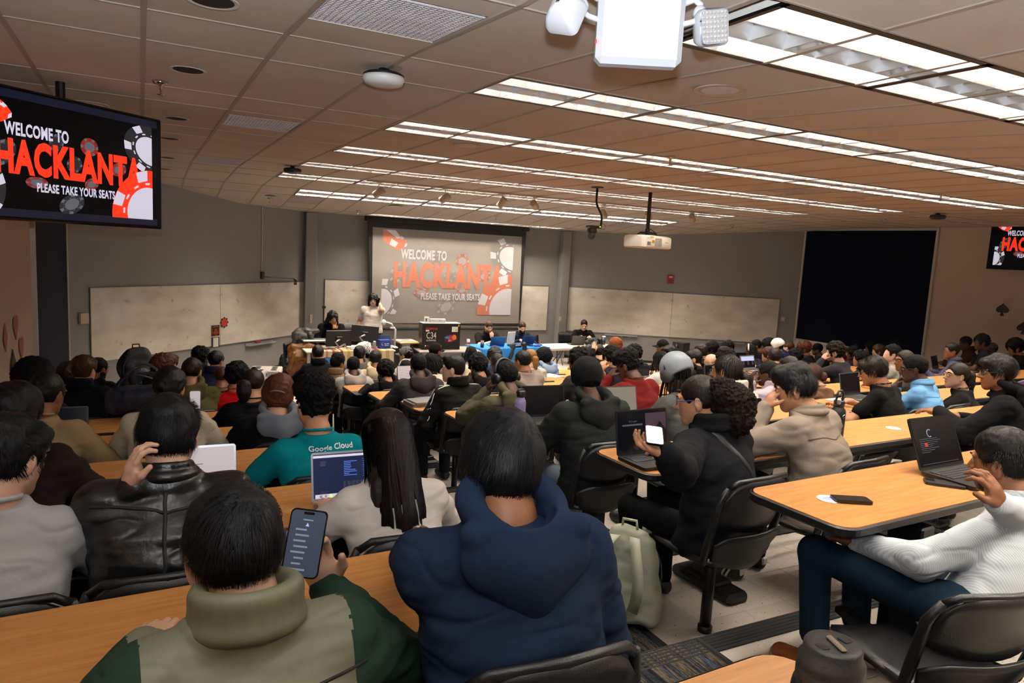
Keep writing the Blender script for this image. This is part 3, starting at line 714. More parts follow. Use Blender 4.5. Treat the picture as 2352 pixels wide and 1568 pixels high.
def access_point(x, y, l, dome=False):
    p = at_c(x, y); t = thing('access_point', l, 'access point', p)
    m = MB(); m.lathe([(.03, 0), (.03, -.02), (.1, -.026), (.115, -.035), (.115, -.045)], 28); m.build('mount', 'black_plastic', t, True)
    m = MB(); m.lathe([(.116, -.045), (.118, -.062), (.105, -.085), (.06, -.095), (0, -.097)], 28); m.build('cover', 'black_plastic' if dome else 'white_plastic', t, True)
access_point(882, 158, 'white round wireless access point on black mount on the ceiling'); access_point(672, 382, 'dark round wireless access point at the end of a light row', True); access_point(2155, 490, 'dark round wireless access point near the right television', True)
def emergency():
    t = thing('emergency_light', 'white twin-head emergency light box hanging from the ceiling', 'emergency light', (1.385, 1.885, Z0), R_(-27.5))
    m = MB(); m.box((0, .035, .735), (.272, .075, .262), .018); m.build('case', 'emergency_white', t)
    m = MB(); m.box((0, .05, .88), (.16, .06, .04), .006); m.build('ceiling_bracket', 'emergency_white', t)
    m = MB(); m.box((-.137, .0, .665), (.004, .01, .01)); m.build('status_lamp', 'status_red', t)
    for s, yaw, nm in ((-1, 150, 'back'), (1, 22, 'front')):
        arm = MB(); c = Vector((s*.185, .03, .76))
        arm.tube([(s*.13, .03, .80), (s*.165, .03, .815), (s*.185, .03, .80), (s*.185, .03, .765)], .011, 8); arm.tube([(s*.185, .03, .765), (s*.165, .02, .745), (s*.13, .02, .735)], .009, 8); arm.ell((s*.185, .03, .775), (.022, .022, .024)); arm.build('arm', 'emergency_white', t, True)
        R = Matrix.Rotation(R_(-s*14), 3, 'Y') @ Matrix.Rotation(R_(yaw*1.0), 3, 'Z') @ Matrix.Rotation(R_(12), 3, 'X')
        h = MB(); rows = []
        for (yy, q) in ((0, 1.0), (.02, 1.0), (.05, .8), (.075, .45), (.085, .1)): rows.append([tuple(R @ Vector((x*q, yy, z*q))) for x, z in rrect(-.055, -.055, .055, .055, .02, 4)])
        off = c+Vector((s*.045, -.02, -.03)); rows = [[(p[0]+off.x, p[1]+off.y, p[2]+off.z) for p in r] for r in rows]
        h.grid(rows, closed_u=True); h.build('lamp_head', 'emergency_white', t, True)
        l = MB(); rr = [tuple(R @ Vector((x*.9, -.002, z*.9))+off) for x, z in rrect(-.055, -.055, .055, .055, .02, 4)]; l.add(rr, [tuple(range(len(rr)))])
        for i in range(7):
            for j in range(7): q = R @ Vector((-.042+.014*i, -.003, -.042+.014*j))+off; l.ell(q, (.0062, .0062, .0062), 6)
        l.build('lens', 'lens', t, True)
mat('lens', 'e8e8e8', .08, metal=.6); mat('status_red', 'ff2010', .4, emit='ff2010', es=4)
emergency()
# track spotlights
mat('spot_tan', 'b9a48c', .45); mat('track', 'c8beb2', .4)
def spots():
    a, b = at_c(842, 412), at_c(1640, 487); zt = cz(11.0); a = Vector((3.1, 11.0, zt)); b = Vector((10.2, 11.0, zt))
    t = thing('light_track', 'pale ceiling track carrying the row of cylinder spotlights', 'track', (a.x, a.y, zt)); m = MB(); m.box(((b.x-a.x)/2, 0, -.012), (b.x-a.x, .035, .024), .004); m.build('rail', 'track', t)
    for i, (x, y, tx, ty, l) in enumerate(((870, 442, -.55, -.5, 'first from the left'), (1022, 455, -.6, -.5, 'second from the left'), (1153, 465, -.35, -.75, 'third from the left'), (1228, 471, .65, -.35, 'fourth from the left'), (1386, 492, .7, -.4, 'behind the camera pole'), (1489, 495, .6, -.45, 'behind the projector pole'), (1590, 501, .75, -.45, 'rightmost'))):
        p = at_y(x, y, 11.0); t = thing('track_spotlight', 'tan cylinder spotlight on the ceiling track, '+l, 'spotlight', p, 0, 'cylinder track spotlights')
        d = Vector((tx, .55 if i < 3 else .6, ty)).normalized(); dd = d*.085
        m = MB(); m.cyl(-dd, dd, .06, n=20, caps=False); m.cyl(-dd-d*.002, -dd, .03, .06, 20); m.build('can', 'spot_tan', t, True)
        m = MB(); m.cyl(dd*.93, dd*.9, .057, n=20); m.build('opening', 'hole', t)
        m = MB(); m.cyl((0, 0, .03), (0, 0, zt-p.z-.02), .007, n=8); m.box((0, 0, zt-p.z-.025), (.09, .03, .02), .004); m.build('stem', 'track', t)
spots()
# ptz camera on a bent pole, projector
def ptz():
    c = at_c(1372, 430); t = thing('pan_tilt_camera', 'black camera hanging from a bent black ceiling pole', 'camera', c)
    m = MB(); m.lathe([(.09, 0), (.09, -.008), (.02, -.014)], 20); m.build('flange', 'black_metal', t)
    m = MB(); m.tube([(0, 0, 0), (0, 0, -.2), (.02, 0, -.26), (.1, 0, -.38), (.115, 0, -.44), (.105, 0, -.56)], .016, 10); m.build('pole', 'black_metal', t, True)
    m = MB(); m.box((-.02, 0, -.565), (.2, .13, .04), .012); m.build('bracket', 'black_plastic', t)
    m = MB(); m.box((-.04, 0, -.62), (.12, .11, .08), .02); m.ell((-.05, -.01, -.69), (.055, .055, .06)); m.cyl((-.06, -.02, -.69), (-.1, -.05, -.72), .03, n=14); m.build('camera_head', 'black_plastic', t, True)
    m = MB(); m.tube([(.1, 0, -.5), (.19, 0, -.53), (.17, 0, -.59), (.06, 0, -.575)], .004, 6); m.build('cable', 'black_plastic', t)
    m = MB(); m.box((.05, -.066, -.56), (.02, .004, .015)); m.build('indicator', 'led_green', t)
mat('led_green', '40ff30', .4, emit='a0e020', es=2); mat('label_yellow', 'd9a514', .6); mat('projector_white', 'e2d8ca', .45)
ptz()
def projector():
    c = at_c(1493, 442); t = thing('projector', 'white ceiling projector on a black pole', 'projector', (c.x+.03, c.y, 0), R_(18)); z = Z0+.265
    m = MB(); pts = rrect(-.38, -.2, .38, .2, .07, 4); m.grid([[(x*q, y*q, z+h) for x, y in pts] for q, h in ((.93, -.10), (1, -.08), (1, .05), (.96, .075), (.8, .09))], closed_u=True)
    n = len(pts); m.add([(x*.93, y*.93, z-.10) for x, y in pts], [tuple(range(n))[::-1]]); m.add([(x*.8, y*.8, z+.09) for x, y in pts], [tuple(range(n))]); smooth_by_angle(m.build('case', 'projector_white', t))
    m = MB()
    for i in range(10): m.box((-.02+.0, -.203, z-.06+.0125*i), (.17, .006, .005))
    for i in range(9): m.box((-.1+.02*i, -.203, z-.005), (.004, .006, .115))
    m.build('vent_grille', 'trim_white', t); m = MB(); m.box((-.02, -.2005, z-.005), (.17, .003, .118)); m.build('vent_opening', 'hole', t)
    m = MB()
    for i in range(5): m.box((-.30+.018*i, -.2005, z-.03), (.01, .004, .05))
    m.build('port_panel', 'dark_grey', t)
    m = MB(); m.box((-.155, -.2015, z+.0), (.06, .004, .045)); m.box((-.2, -.2005, z+.065), (.07, .02, .02)); m.build('warning_label', 'label_yellow', t)
    m = MB(); text_on(m, 'EPSON', (.17, -.2015, z-.01), (.07, 0, 0), (0, 0, .016)); m.build('lettering', 'dark_grey', t)
    m = MB(); m.cyl((-.03, 0, z+.18), (-.03, 0, c.z), .028, n=14); m.build('pole', 'black_metal', t, True)
    m = MB(); m.box((-.03, 0, z+.13), (.2, .16, .03), .008)
    for x in (-.12, .06):
        for y in (-.07, .07): m.tube([(x, y, z+.13), (x*1.5, y*1.5, z+.08)], .01, 6)
    m.cyl((-.03, 0, z+.1), (-.03, 0, z+.19), .035, n=12); m.build('bracket', 'black_metal', t)
    m = MB(); m.tube([(0, .03, z+.15), (.08, .02, z+.19), (.2, .0, z+.14), (.26, 0, z+.08)], .006, 6); m.build('cable', 'black_plastic', t)
projector()
# ================================================================== BODIES: smooth-blended fields turned into one surface
f32 = np.float32
class Field:
    def __init__(s, lo, hi, h):
        s.h = h; s.lo = np.array(lo, f32)-2*h; n = np.ceil((np.array(hi)+2*h-s.lo)/h).astype(int)+1
        s.ax = [s.lo[i]+h*np.arange(n[i], dtype=f32) for i in range(3)]; s.D = np.full(n, .2, f32)
    def put(s, fn, lo, hi, k=.02, sub=False):
        m = k+2.5*s.h; sl = []; g = []
        for i in range(3):
            a = max(0, int((lo[i]-m-s.lo[i])/s.h)); b = min(s.D.shape[i], int((hi[i]+m-s.lo[i])/s.h)+2)
            if b <= a: return
            sl.append(slice(a, b)); x = s.ax[i][a:b]; g.append(x.reshape([-1 if j == i else 1 for j in range(3)]))
        sl = tuple(sl); d = fn(*g); A = s.D[sl]
        if sub: d = -d; t = np.clip(.5+.5*(d-A)/k, 0, 1); s.D[sl] = A*(1-t)+d*t+k*t*(1-t)
        else: t = np.clip(.5+.5*(A-d)/k, 0, 1); s.D[sl] = A*(1-t)+d*t-k*t*(1-t)
    def cone(s, a, b, ra, rb, k=.02, sub=False):
        a = np.array(a, f32); b = np.array(b, f32); ba = b-a; L2 = max(1e-9, float(ba @ ba)); r = max(ra, rb)
        def fn(x, y, z):
            t = np.clip(((x-a[0])*ba[0]+(y-a[1])*ba[1]+(z-a[2])*ba[2])/L2, 0, 1)
            return np.sqrt((x-a[0]-ba[0]*t)**2+(y-a[1]-ba[1]*t)**2+(z-a[2]-ba[2]*t)**2)-(ra+(rb-ra)*t)
        s.put(fn, np.minimum(a, b)-r, np.maximum(a, b)+r, k, sub)
    def chain(s, P, R, k=.02):
        for i in range(len(P)-1): s.cone(P[i], P[i+1], R[i], R[i+1], k)
    def ell(s, c, r, R=None, k=.02, sub=False):
        c = np.array(c, f32); r = np.array(r, f32)
        def fn(x, y, z):
            q = (x-c[0], y-c[1], z-c[2])
            if R is not None: q = [R[0][i]*q[0]+R[1][i]*q[1]+R[2][i]*q[2] for i in range(3)]
            k0 = np.sqrt((q[0]/r[0])**2+(q[1]/r[1])**2+(q[2]/r[2])**2)+1e-6
            k1 = np.sqrt((q[0]/r[0]**2)**2+(q[1]/r[1]**2)**2+(q[2]/r[2]**2)**2)+1e-6
            return k0*(k0-1)/k1
        m = max(r) if R is not None else r
        s.put(fn, c-m, c+m, k, sub)
    def loft(s, zs, cx, cy, a, b, k=.02, p=2.0, sub=False):
        zs = np.array(zs, f32)
        def fn(x, y, z):
            zz = z.ravel(); I = lambda q: np.interp(zz, zs, q).astype(f32).reshape(z.shape)
            A, B = I(a), I(b); d = ((np.abs(x-I(cx))/A)**p+(np.abs(y-I(cy))/B)**p)**(1/p); d = (d-1)*np.minimum(A, B)
            return np.maximum(d, np.maximum(z-zs[-1], zs[0]-z))
        lo = (min(c-q for c, q in zip(cx, a)), min(c-q for c, q in zip(cy, b)), zs[0]); hi = (max(c+q for c, q in zip(cx, a)), max(c+q for c, q in zip(cy, b)), zs[-1])
        s.put(fn, lo, hi, k, sub)
    def half(s, c, n, k=.006):                  # keep the side against n
        c = np.array(c, f32); n = np.array(n, f32); n = n/np.linalg.norm(n)
        x, y, z = (s.ax[0][:, None, None], s.ax[1][None, :, None], s.ax[2][None, None, :])
        s.D = np.maximum(s.D, (x-c[0])*n[0]+(y-c[1])*n[1]+(z-c[2])*n[2])
    def mesh(s): return nets(s.D, s.lo, s.h)
_CO = np.array([(i, j, k) for i in (0, 1) for j in (0, 1) for k in (0, 1)])
_ED = [(a, b) for a in range(8) for b in range(a+1, 8) if np.abs(_CO[a]-_CO[b]).sum() == 1]
def nets(D, lo, h):
    D = D.copy(); D[0] = D[-1] = .2; D[:, 0] = D[:, -1] = .2; D[:, :, 0] = D[:, :, -1] = .2
    S = D < 0; n = D.shape
    c = np.zeros(tuple(q-1 for q in n), np.int8)
    for i, j, k in _CO: c += S[i:n[0]-1+i, j:n[1]-1+j, k:n[2]-1+k]
    idx = np.argwhere((c > 0) & (c < 8))
    if len(idx) == 0: return np.zeros((0, 3)), np.zeros((0, 4), int)
    v = np.stack([D[idx[:, 0]+o[0], idx[:, 1]+o[1], idx[:, 2]+o[2]] for o in _CO], 1)
    acc = np.zeros((len(idx), 3)); cnt = np.zeros(len(idx))
    for a, b in _ED:
        m = (v[:, a] < 0) != (v[:, b] < 0); t = np.where(m, v[:, a]/np.where(m, v[:, a]-v[:, b], 1), 0)
        acc += m[:, None]*(_CO[a]+(_CO[b]-_CO[a])*t[:, None]); cnt += m
    V = (idx+acc/cnt[:, None])*h+lo
    vid = np.full(c.shape, -1); vid[tuple(idx.T)] = np.arange(len(idx)); Q = []
    for ax in range(3):
        u, w_ = (ax+1) % 3, (ax+2) % 3; sa = [slice(None)]*3; sb = [slice(None)]*3; sa[ax] = slice(0, -1); sb[ax] = slice(1, None)
        A, B = S[tuple(sa)], S[tuple(sb)]; L = np.argwhere(A != B); ins = A[tuple(L.T)]
        eu = np.zeros(3, int); eu[u] = 1; ew = np.zeros(3, int); ew[w_] = 1
        g = lambda P: vid[tuple(P.T)]
        q = np.stack([g(L), g(L-eu), g(L-eu-ew), g(L-ew)], 1); q[~ins] = q[~ins][:, ::-1]; Q.append(q)
    return V, np.concatenate(Q)
def vnormals(V, Q):
    N = np.zeros_like(V); fn = np.cross(V[Q[:, 2]]-V[Q[:, 0]], V[Q[:, 3]]-V[Q[:, 1]])
    for i in range(4): np.add.at(N, Q[:, i], fn)
    return N/(np.linalg.norm(N, axis=1)[:, None]+1e-12)
_rng = np.random.RandomState(7); _lat = _rng.rand(32, 32, 32).astype(f32)
def vnoise(P, sc, seed=0):
    p = np.asarray(P, float)*sc+seed*7.31+100; i = np.floor(p).astype(int); f = p-i; f = f*f*(3-2*f); r = 0
    for o in _CO:
        w_ = np.prod(np.where(o, f, 1-f), axis=1); j = (i+o) % 32; r = r+w_*_lat[j[:, 0], j[:, 1], j[:, 2]]
    return r-.5
def relax(V, Q, it=1):
    for _ in range(it):
        A = np.zeros_like(V); c = np.zeros(len(V))
        for i in range(4):
            np.add.at(A, Q[:, i], V[Q[:, (i+1) % 4]]+V[Q[:, (i+3) % 4]]); np.add.at(c, Q[:, i], 2)
        V = .5*V+.5*A/c[:, None]
    return V
def cat_mesh(parts):
    vs, qs, o = [], [], 0
    for V, Q in parts:
        if len(V): vs.append(V); qs.append(Q+o); o += len(V)
    return np.concatenate(vs), np.concatenate(qs)
def rotm(yaw=0, pitch=0, roll=0):               # degrees: turn left, look up, tilt to the right shoulder
    return np.array(Matrix.Rotation(R_(yaw), 3, 'Z') @ Matrix.Rotation(R_(pitch), 3, 'X') @ Matrix.Rotation(R_(roll), 3, 'Y'))
# ------------------------------------------------------------------ materials of people
SK = dict(l='c99a7e', m='b07c5c', b='855538', d='4a2d1e', k='35201a', p='d3a68c')
for k_, c_ in SK.items(): mat('skin_'+k_, c_, .5, bump=.08, bs=220, var=.06, vs=30, spec=.4)
HC = dict(blk='070606', blu='07080b', dbr='150d09', br='38200f', aub='4a2412', bld='8a6234', gry='4a443e', gin='7a3c14')
def _hair(c):
    def b_(nt, b, mp):
        b.inputs['Base Color'].default_value = (*lin(c), 1)
        n = tex(nt, mp, 'Noise', 110, 3, (1, 1, .12)); bp = nt.nodes.new('ShaderNodeBump'); bp.inputs['Strength'].default_value = .6; bp.inputs['Distance'].default_value = .004
        nt.links.new(n.outputs['Fac'], bp.inputs['Height']); nt.links.new(bp.outputs[0], b.inputs['Normal'])
    return b_
for k_, c_ in HC.items(): node_mat('hair_'+k_, _hair(c_), .52, .2)
for k_ in ('blk', 'dbr', 'br'): mat('curl_'+k_, HC[k_], .75, bump=1, bs=130, spec=.12)
for k_ in ('aub', 'gin', 'bld', 'gry', 'blu'): MATS['curl_'+k_] = MATS['hair_'+k_]
mat('lip', '7a4036', .5); mat('eye_white', 'c9c2bb', .3); mat('eye_dark', '100b09', .2); mat('lens_glass', '20242a', .05, spec=.6)
CLOTH = {}
def cloth(c, kind='cotton'):
    n = 'cloth_%s_%s' % (c, kind)
    if n in MATS: return n
    if kind == 'leather': mat(n, c, .32, bump=.5, bs=45, spec=.55)
    elif kind == 'nylon': mat(n, c, .5, bump=.25, bs=25, spec=.4)
    elif kind == 'stripe':
        def b_(nt, b, mp):
            wv = tex(nt, mp, 'Wave', 48, 2); wv.inputs['Distortion'].default_value = .4; wv.bands_direction = 'X'
            nt.links.new(ramp(nt, wv.outputs['Fac'], [(.3, 'd6d7da'), (.65, 'b6c4cf')]), b.inputs['Base Color'])
        node_mat(n, b_, .8, .2)
    elif kind == 'plaid':
        def b_(nt, b, mp):
            ch = tex(nt, mp, 'Checker', 60); ch.inputs['Color1'].default_value = (*lin('34344a'), 1); ch.inputs['Color2'].default_value = (*lin('4c4c66'), 1)
            nt.links.new(ch.outputs['Color'], b.inputs['Base Color'])
        node_mat(n, b_, .85, .2)
    elif kind == 'rib':
        def b_(nt, b, mp):
            wv = tex(nt, mp, 'Wave', 40, 1); wv.bands_direction = 'X'; nt.links.new(ramp(nt, wv.outputs['Fac'], [(.2, 'b3a392'), (.7, 'e2d5c4')]), b.inputs['Base Color'])
        node_mat(n, b_, .85, .2)
    elif kind == 'zebra':
        def b_(nt, b, mp):
            wv = tex(nt, mp, 'Wave', 14, 3); wv.inputs['Distortion'].default_value = 9; nt.links.new(ramp(nt, wv.outputs['Fac'], [(.45, '141414'), (.55, 'd8d4cc')]), b.inputs['Base Color'])
        node_mat(n, b_, .85, .2)
    else: mat(n, c, .92, bump=.5, bs=24, var=.08, vs=14, spec=.1)
    return n
# ------------------------------------------------------------------ head, in its own frame: +Y face, Z up, centre between crown and chin
def head_mesh(h, neck_to, face=True, neckr=.052):
    F = Field((-.11, -.14, -.26), (.11, .15, .14), h)
    F.ell((0, -.016, .03), (.076, .094, .085), k=.02)
    F.ell((0, .028, -.03), (.062, .066, .078), k=.03)
    F.cone((0, .062, -.092), (0, .05, -.08), .021, .03, .03)
    F.cone((-.05, .0, -.06), (0, .06, -.095), .02, .018, .03); F.cone((.05, .0, -.06), (0, .06, -.095), .02, .018, .03)
    if face:
        F.cone((0, .09, .012), (0, .113, -.026), .009, .012, .012); F.cone((-.012, .098, -.03), (.012, .098, -.03), .009, .009, .008)
        for s in (-1, 1):
            F.ell((s*.031, .092, .01), (.02, .016, .012), k=.012, sub=True); F.ell((s*.031, .077, .008), (.013, .013, .012), k=.004); F.cone((s*.012, .09, .03), (s*.05, .078, .028), .008, .007, .012)
        F.ell((0, .086, -.058), (.024, .012, .006), k=.008); F.ell((0, .085, -.068), (.02, .012, .006), k=.008)
    for s in (-1, 1):
        F.ell((s*.079, -.012, -.006), (.009, .02, .033), np.array(Matrix.Rotation(R_(s*-18), 3, 'Z')), k=.008)
        F.ell((s*.076, -.008, -.034), (.008, .012, .012), k=.008)
        F.ell((s*.09, -.008, -.0), (.006, .010, .018), k=.004, sub=True)
    n = np.array(neck_to); F.cone((0, -.022, -.05), n, neckr, neckr+.006, .03)
    F.cone(n, n+(n-np.array((0, -.022, -.05)))*.35, neckr+.006, neckr+.008, .03)
    return F.mesh()
def hair_mesh(style, h, seed=0):
    """returns list of (part name, verts, quads, curly flag)"""
    out = []
    T = dict(short=(.010, .016, -.065, .004, 30), mop=(.016, .024, -.10, .006, 22), curly=(.030, .036, -.075, .013, 48), afro=(.048, .052, -.08, .008, 55), fade=(.004, .022, -.045, .003, 30), buzz=(.004, .004, -.06, 0, 1),
             fadecurl=(.006, .032, -.04, .012, 50), long=(.016, .018, -.1, .004, 25), tied=(.008, .01, -.075, .002, 30), bald=(0, 0, 0, 0, 0), shaggy=(.03, .034, -.115, .01, 26), bob=(.026, .026, -.12, .006, 26), undercap=(.010, .0, -.085, .006, 30), tight=(.010, .014, -.06, .004, 70))
    ts, tt, bot, na, ns = T[style]
    if style == 'bald': return out
    R = .3 if style == 'shaggy' else .2
    F = Field((-.15, -.18, -.16), (.15, .17, .19), h)
    F.ell((0, -.020, .03), (.077+ts, .096+ts, .086+tt), k=.02)
    if style in ('fade', 'fadecurl'): F.ell((0, -.005, .062), (.068+ts, .09+ts*.5, .05+tt*1.1), k=.03)
    if style in ('bob', 'shaggy'): F.ell((0, -.05, -.035), (.085+ts*.5, .06+ts*.6, .075), k=.04)
    if style == 'mop': F.ell((0, .06, .075), (.06, .05, .035), k=.03)
    # face opening, ears, nape
    fr = (.078, .10, .118) if style not in ('mop', 'shaggy', 'bob', 'afro') else (.072, .095, .098)
    F.ell((0, .125, -.045), fr, k=.012, sub=True)
    for s in (-1, 1): F.ell((s*.10, .008, -.03), (.045, .036, .05) if style not in ('bob', 'shaggy', 'long') else (.03, .028, .03), k=.012, sub=True)
    F.put(lambda x, y, z: (z-bot)+x*0+y*0, (-.2, -.2, -.2), (.2, .2, bot), .012, True)
    V, Q = F.mesh()
    if len(V):
        V = relax(V, Q)
        if na: V = V+vnormals(V, Q)*((na*2)*vnoise(V, ns, seed)+na*1.2*vnoise(V, ns*2.3, seed+3))[:, None]
        out.append(('hair', V, Q))
    return out
def strands(n, style, seed, L=.05, wd=.0011, len_down=0):
    """hair locks as thin ribbons lying along the scalp"""
    rs = np.random.RandomState(seed); d = rs.randn(n, 3); d /= np.linalg.norm(d, axis=1)[:, None]
    r = np.array((.077, .096, .086))+dict(mop=.015, short=.010, fade=.008).get(style, .014); c = np.array((0, -.02, .03)); P = c+d*r
    fx = (P[:, 0]/.074)**2+((P[:, 1]-.125)/.097)**2+((P[:, 2]+.045)/(.098 if style == 'mop' else .114))**2
    ear = ((np.abs(P[:, 0])-.1)/.045)**2+((P[:, 1]-.008)/.036)**2+((P[:, 2]+.03)/.05)**2
    ok = (fx > 1) & (ear > 1) & (P[:, 2] > (-.075 if style == 'mop' else -.05)); P, d = P[ok], d[ok]; n = len(P)
    wh = c+np.array((.02, -.055, .075)); t = P-wh; N = d/r; N /= np.linalg.norm(N, axis=1)[:, None]
    t = t+np.cross(N, t)*.35; t -= N*(t*N).sum(1)[:, None]; t /= np.linalg.norm(t, axis=1)[:, None]+1e-9
    cl = vnoise(P, 26, seed)[:, None]; t = t+np.stack([vnoise(P, 18, seed+i) for i in range(3)], 1)*.9; t /= np.linalg.norm(t, axis=1)[:, None]
    ln = L*(.6+.8*rs.rand(n))[:, None]; m = 6; rows = []; side = np.cross(N, t); lift = (.003+.012*np.maximum(0, cl+.1)+.003*rs.rand(n)[:, None])
    for j in range(m):
        s = j/(m-1); p = P-N*.006+t*ln*s+N*(lift*4*s*(1-s*.75)-ln*ln*s*s*3.2); w_ = wd*(1-s*.85); rows += [p-side*w_, p+side*w_]
    V = np.stack(rows, 1).reshape(-1, 3); b = np.arange(n)[:, None]*2*m; Q = np.concatenate([b+np.array([2*j, 2*j+1, 2*j+3, 2*j+2]) for j in range(m-1)]); return V, Q
def long_strands(n, seed, length, Rh, H, back, wd=.0018, spread=.12):
    """long straight hair: ribbons from the crown down over head and back (body frame)"""
    rs = np.random.RandomState(seed); a = rs.uniform(-1.9, 1.9, n)+math.pi*1.5; el = rs.uniform(.0, 1.25, n); c = np.array((0, -.02, .03)); m = 15; rows = []
    clump = np.round(a*9)/9
    for j in range(m):
        s = j/(m-1); ang = np.minimum(1.75, el+s*6.0*.5); top = ang < 1.6
        r = np.array((.094, .118, .1)); p0 = c+np.stack([r[0]*np.cos(a)*np.sin(ang), r[1]*np.sin(a)*np.sin(ang), r[2]*np.cos(ang)], 1)
        p = (Rh @ p0.T).T+H; dn = np.maximum(0, (s*3.2+el*.0-.95))/2.25*length*(.75+.5*vnoise(np.stack([clump*3, clump*0, clump*0], 1), 3, seed)+.3*rs.rand(n)*.3)
        p[:, 2] -= dn; p[:, 1] += -back*np.minimum(1, dn/.25)+.006*rs.randn(n)*.3; p[:, 0] = H[0]+(p[:, 0]-H[0])*(1+spread*dn)+.012*np.sin(clump*7+dn*6)*np.minimum(1, dn/.2)+.03*np.sin(a*23+dn*5)*dn
        w_ = wd*(1-.6*s**3); sd = np.stack([np.abs(np.sin(a))+.15, -np.cos(a), a*0], 1)
        sd /= np.linalg.norm(sd, axis=1)[:, None]; rows += [p-sd*w_, p+sd*w_]
    V = np.stack(rows, 1).reshape(-1, 3); b = np.arange(n)[:, None]*2*m; Q = np.concatenate([b+np.array([2*j, 2*j+1, 2*j+3, 2*j+2]) for j in range(m-1)]); return V, Q
# ------------------------------------------------------------------ hand at a wrist
def hand_mesh(h, W, fd, pn, side, curl=.5, spread=.12, point=False, fa=None):
    """W wrist, fd finger direction, pn palm normal (out of the palm), side +1 right hand"""
    fd = np.array(fd, float); fd /= np.linalg.norm(fd); pn = np.array(pn, float); pn -= fd*(pn @ fd); pn /= np.linalg.norm(pn); ac = np.cross(fd, pn)*side   # towards the thumb
    W = np.array(W, float); F = Field(W-.2, W+.2, h); R = np.stack([ac, fd, pn], 1)
    F.ell(W+fd*.05, (.042, .052, .017), R, k=.012); F.cone(W-(fd if fa is None else fa)*.06, W+fd*.01, .028, .026, .02); F.cone(W, W+fd*.05, .025, .025, .02)
    for i, (o, l) in enumerate(((.030, .074), (.010, .083), (-.011, .077), (-.030, .060))):
        c = curl if not (point and i == 0) else .05; b = W+fd*(.092-.006*abs(i-1))+ac*o; p = b
        rr = .0095-.0008*i; a = c*.5
        for j, q in enumerate((.42, .32, .26)):
            d = fd*math.cos(a)+pn*math.sin(a)+ac*(o*spread*8*(1-j*.4)); e = p+d*l*q; F.cone(p, e, rr, rr*.92, .006); p = e; rr *= .92; a += c*.85
    b = W+ac*.03+fd*.025; d1 = ac*.6+fd*.75+pn*.35; d1 /= np.linalg.norm(d1); p = b+d1*.04; F.cone(b, p, .0145, .012, .012); d2 = fd*.85+ac*.15+pn*.45*(.5+curl); d2 /= np.linalg.norm(d2); F.cone(p, p+d2*.035, .0115, .009, .006)
    return F.mesh()
def ik(S, W, l1, l2, pole):
    S, W, pole = np.array(S, float), np.array(W, float), np.array(pole, float); d = W-S; L = np.linalg.norm(d); m = (l1+l2)*.995
    if L > m: W = S+d*m/L; d = W-S; L = m
    u = d/L; a = (l1*l1-l2*l2+L*L)/(2*L); hgt = math.sqrt(max(0, l1*l1-a*a)); pole = pole-u*(pole @ u); pole /= np.linalg.norm(pole)+1e-9
    return S+u*a+pole*hgt, W
PEOPLE = []
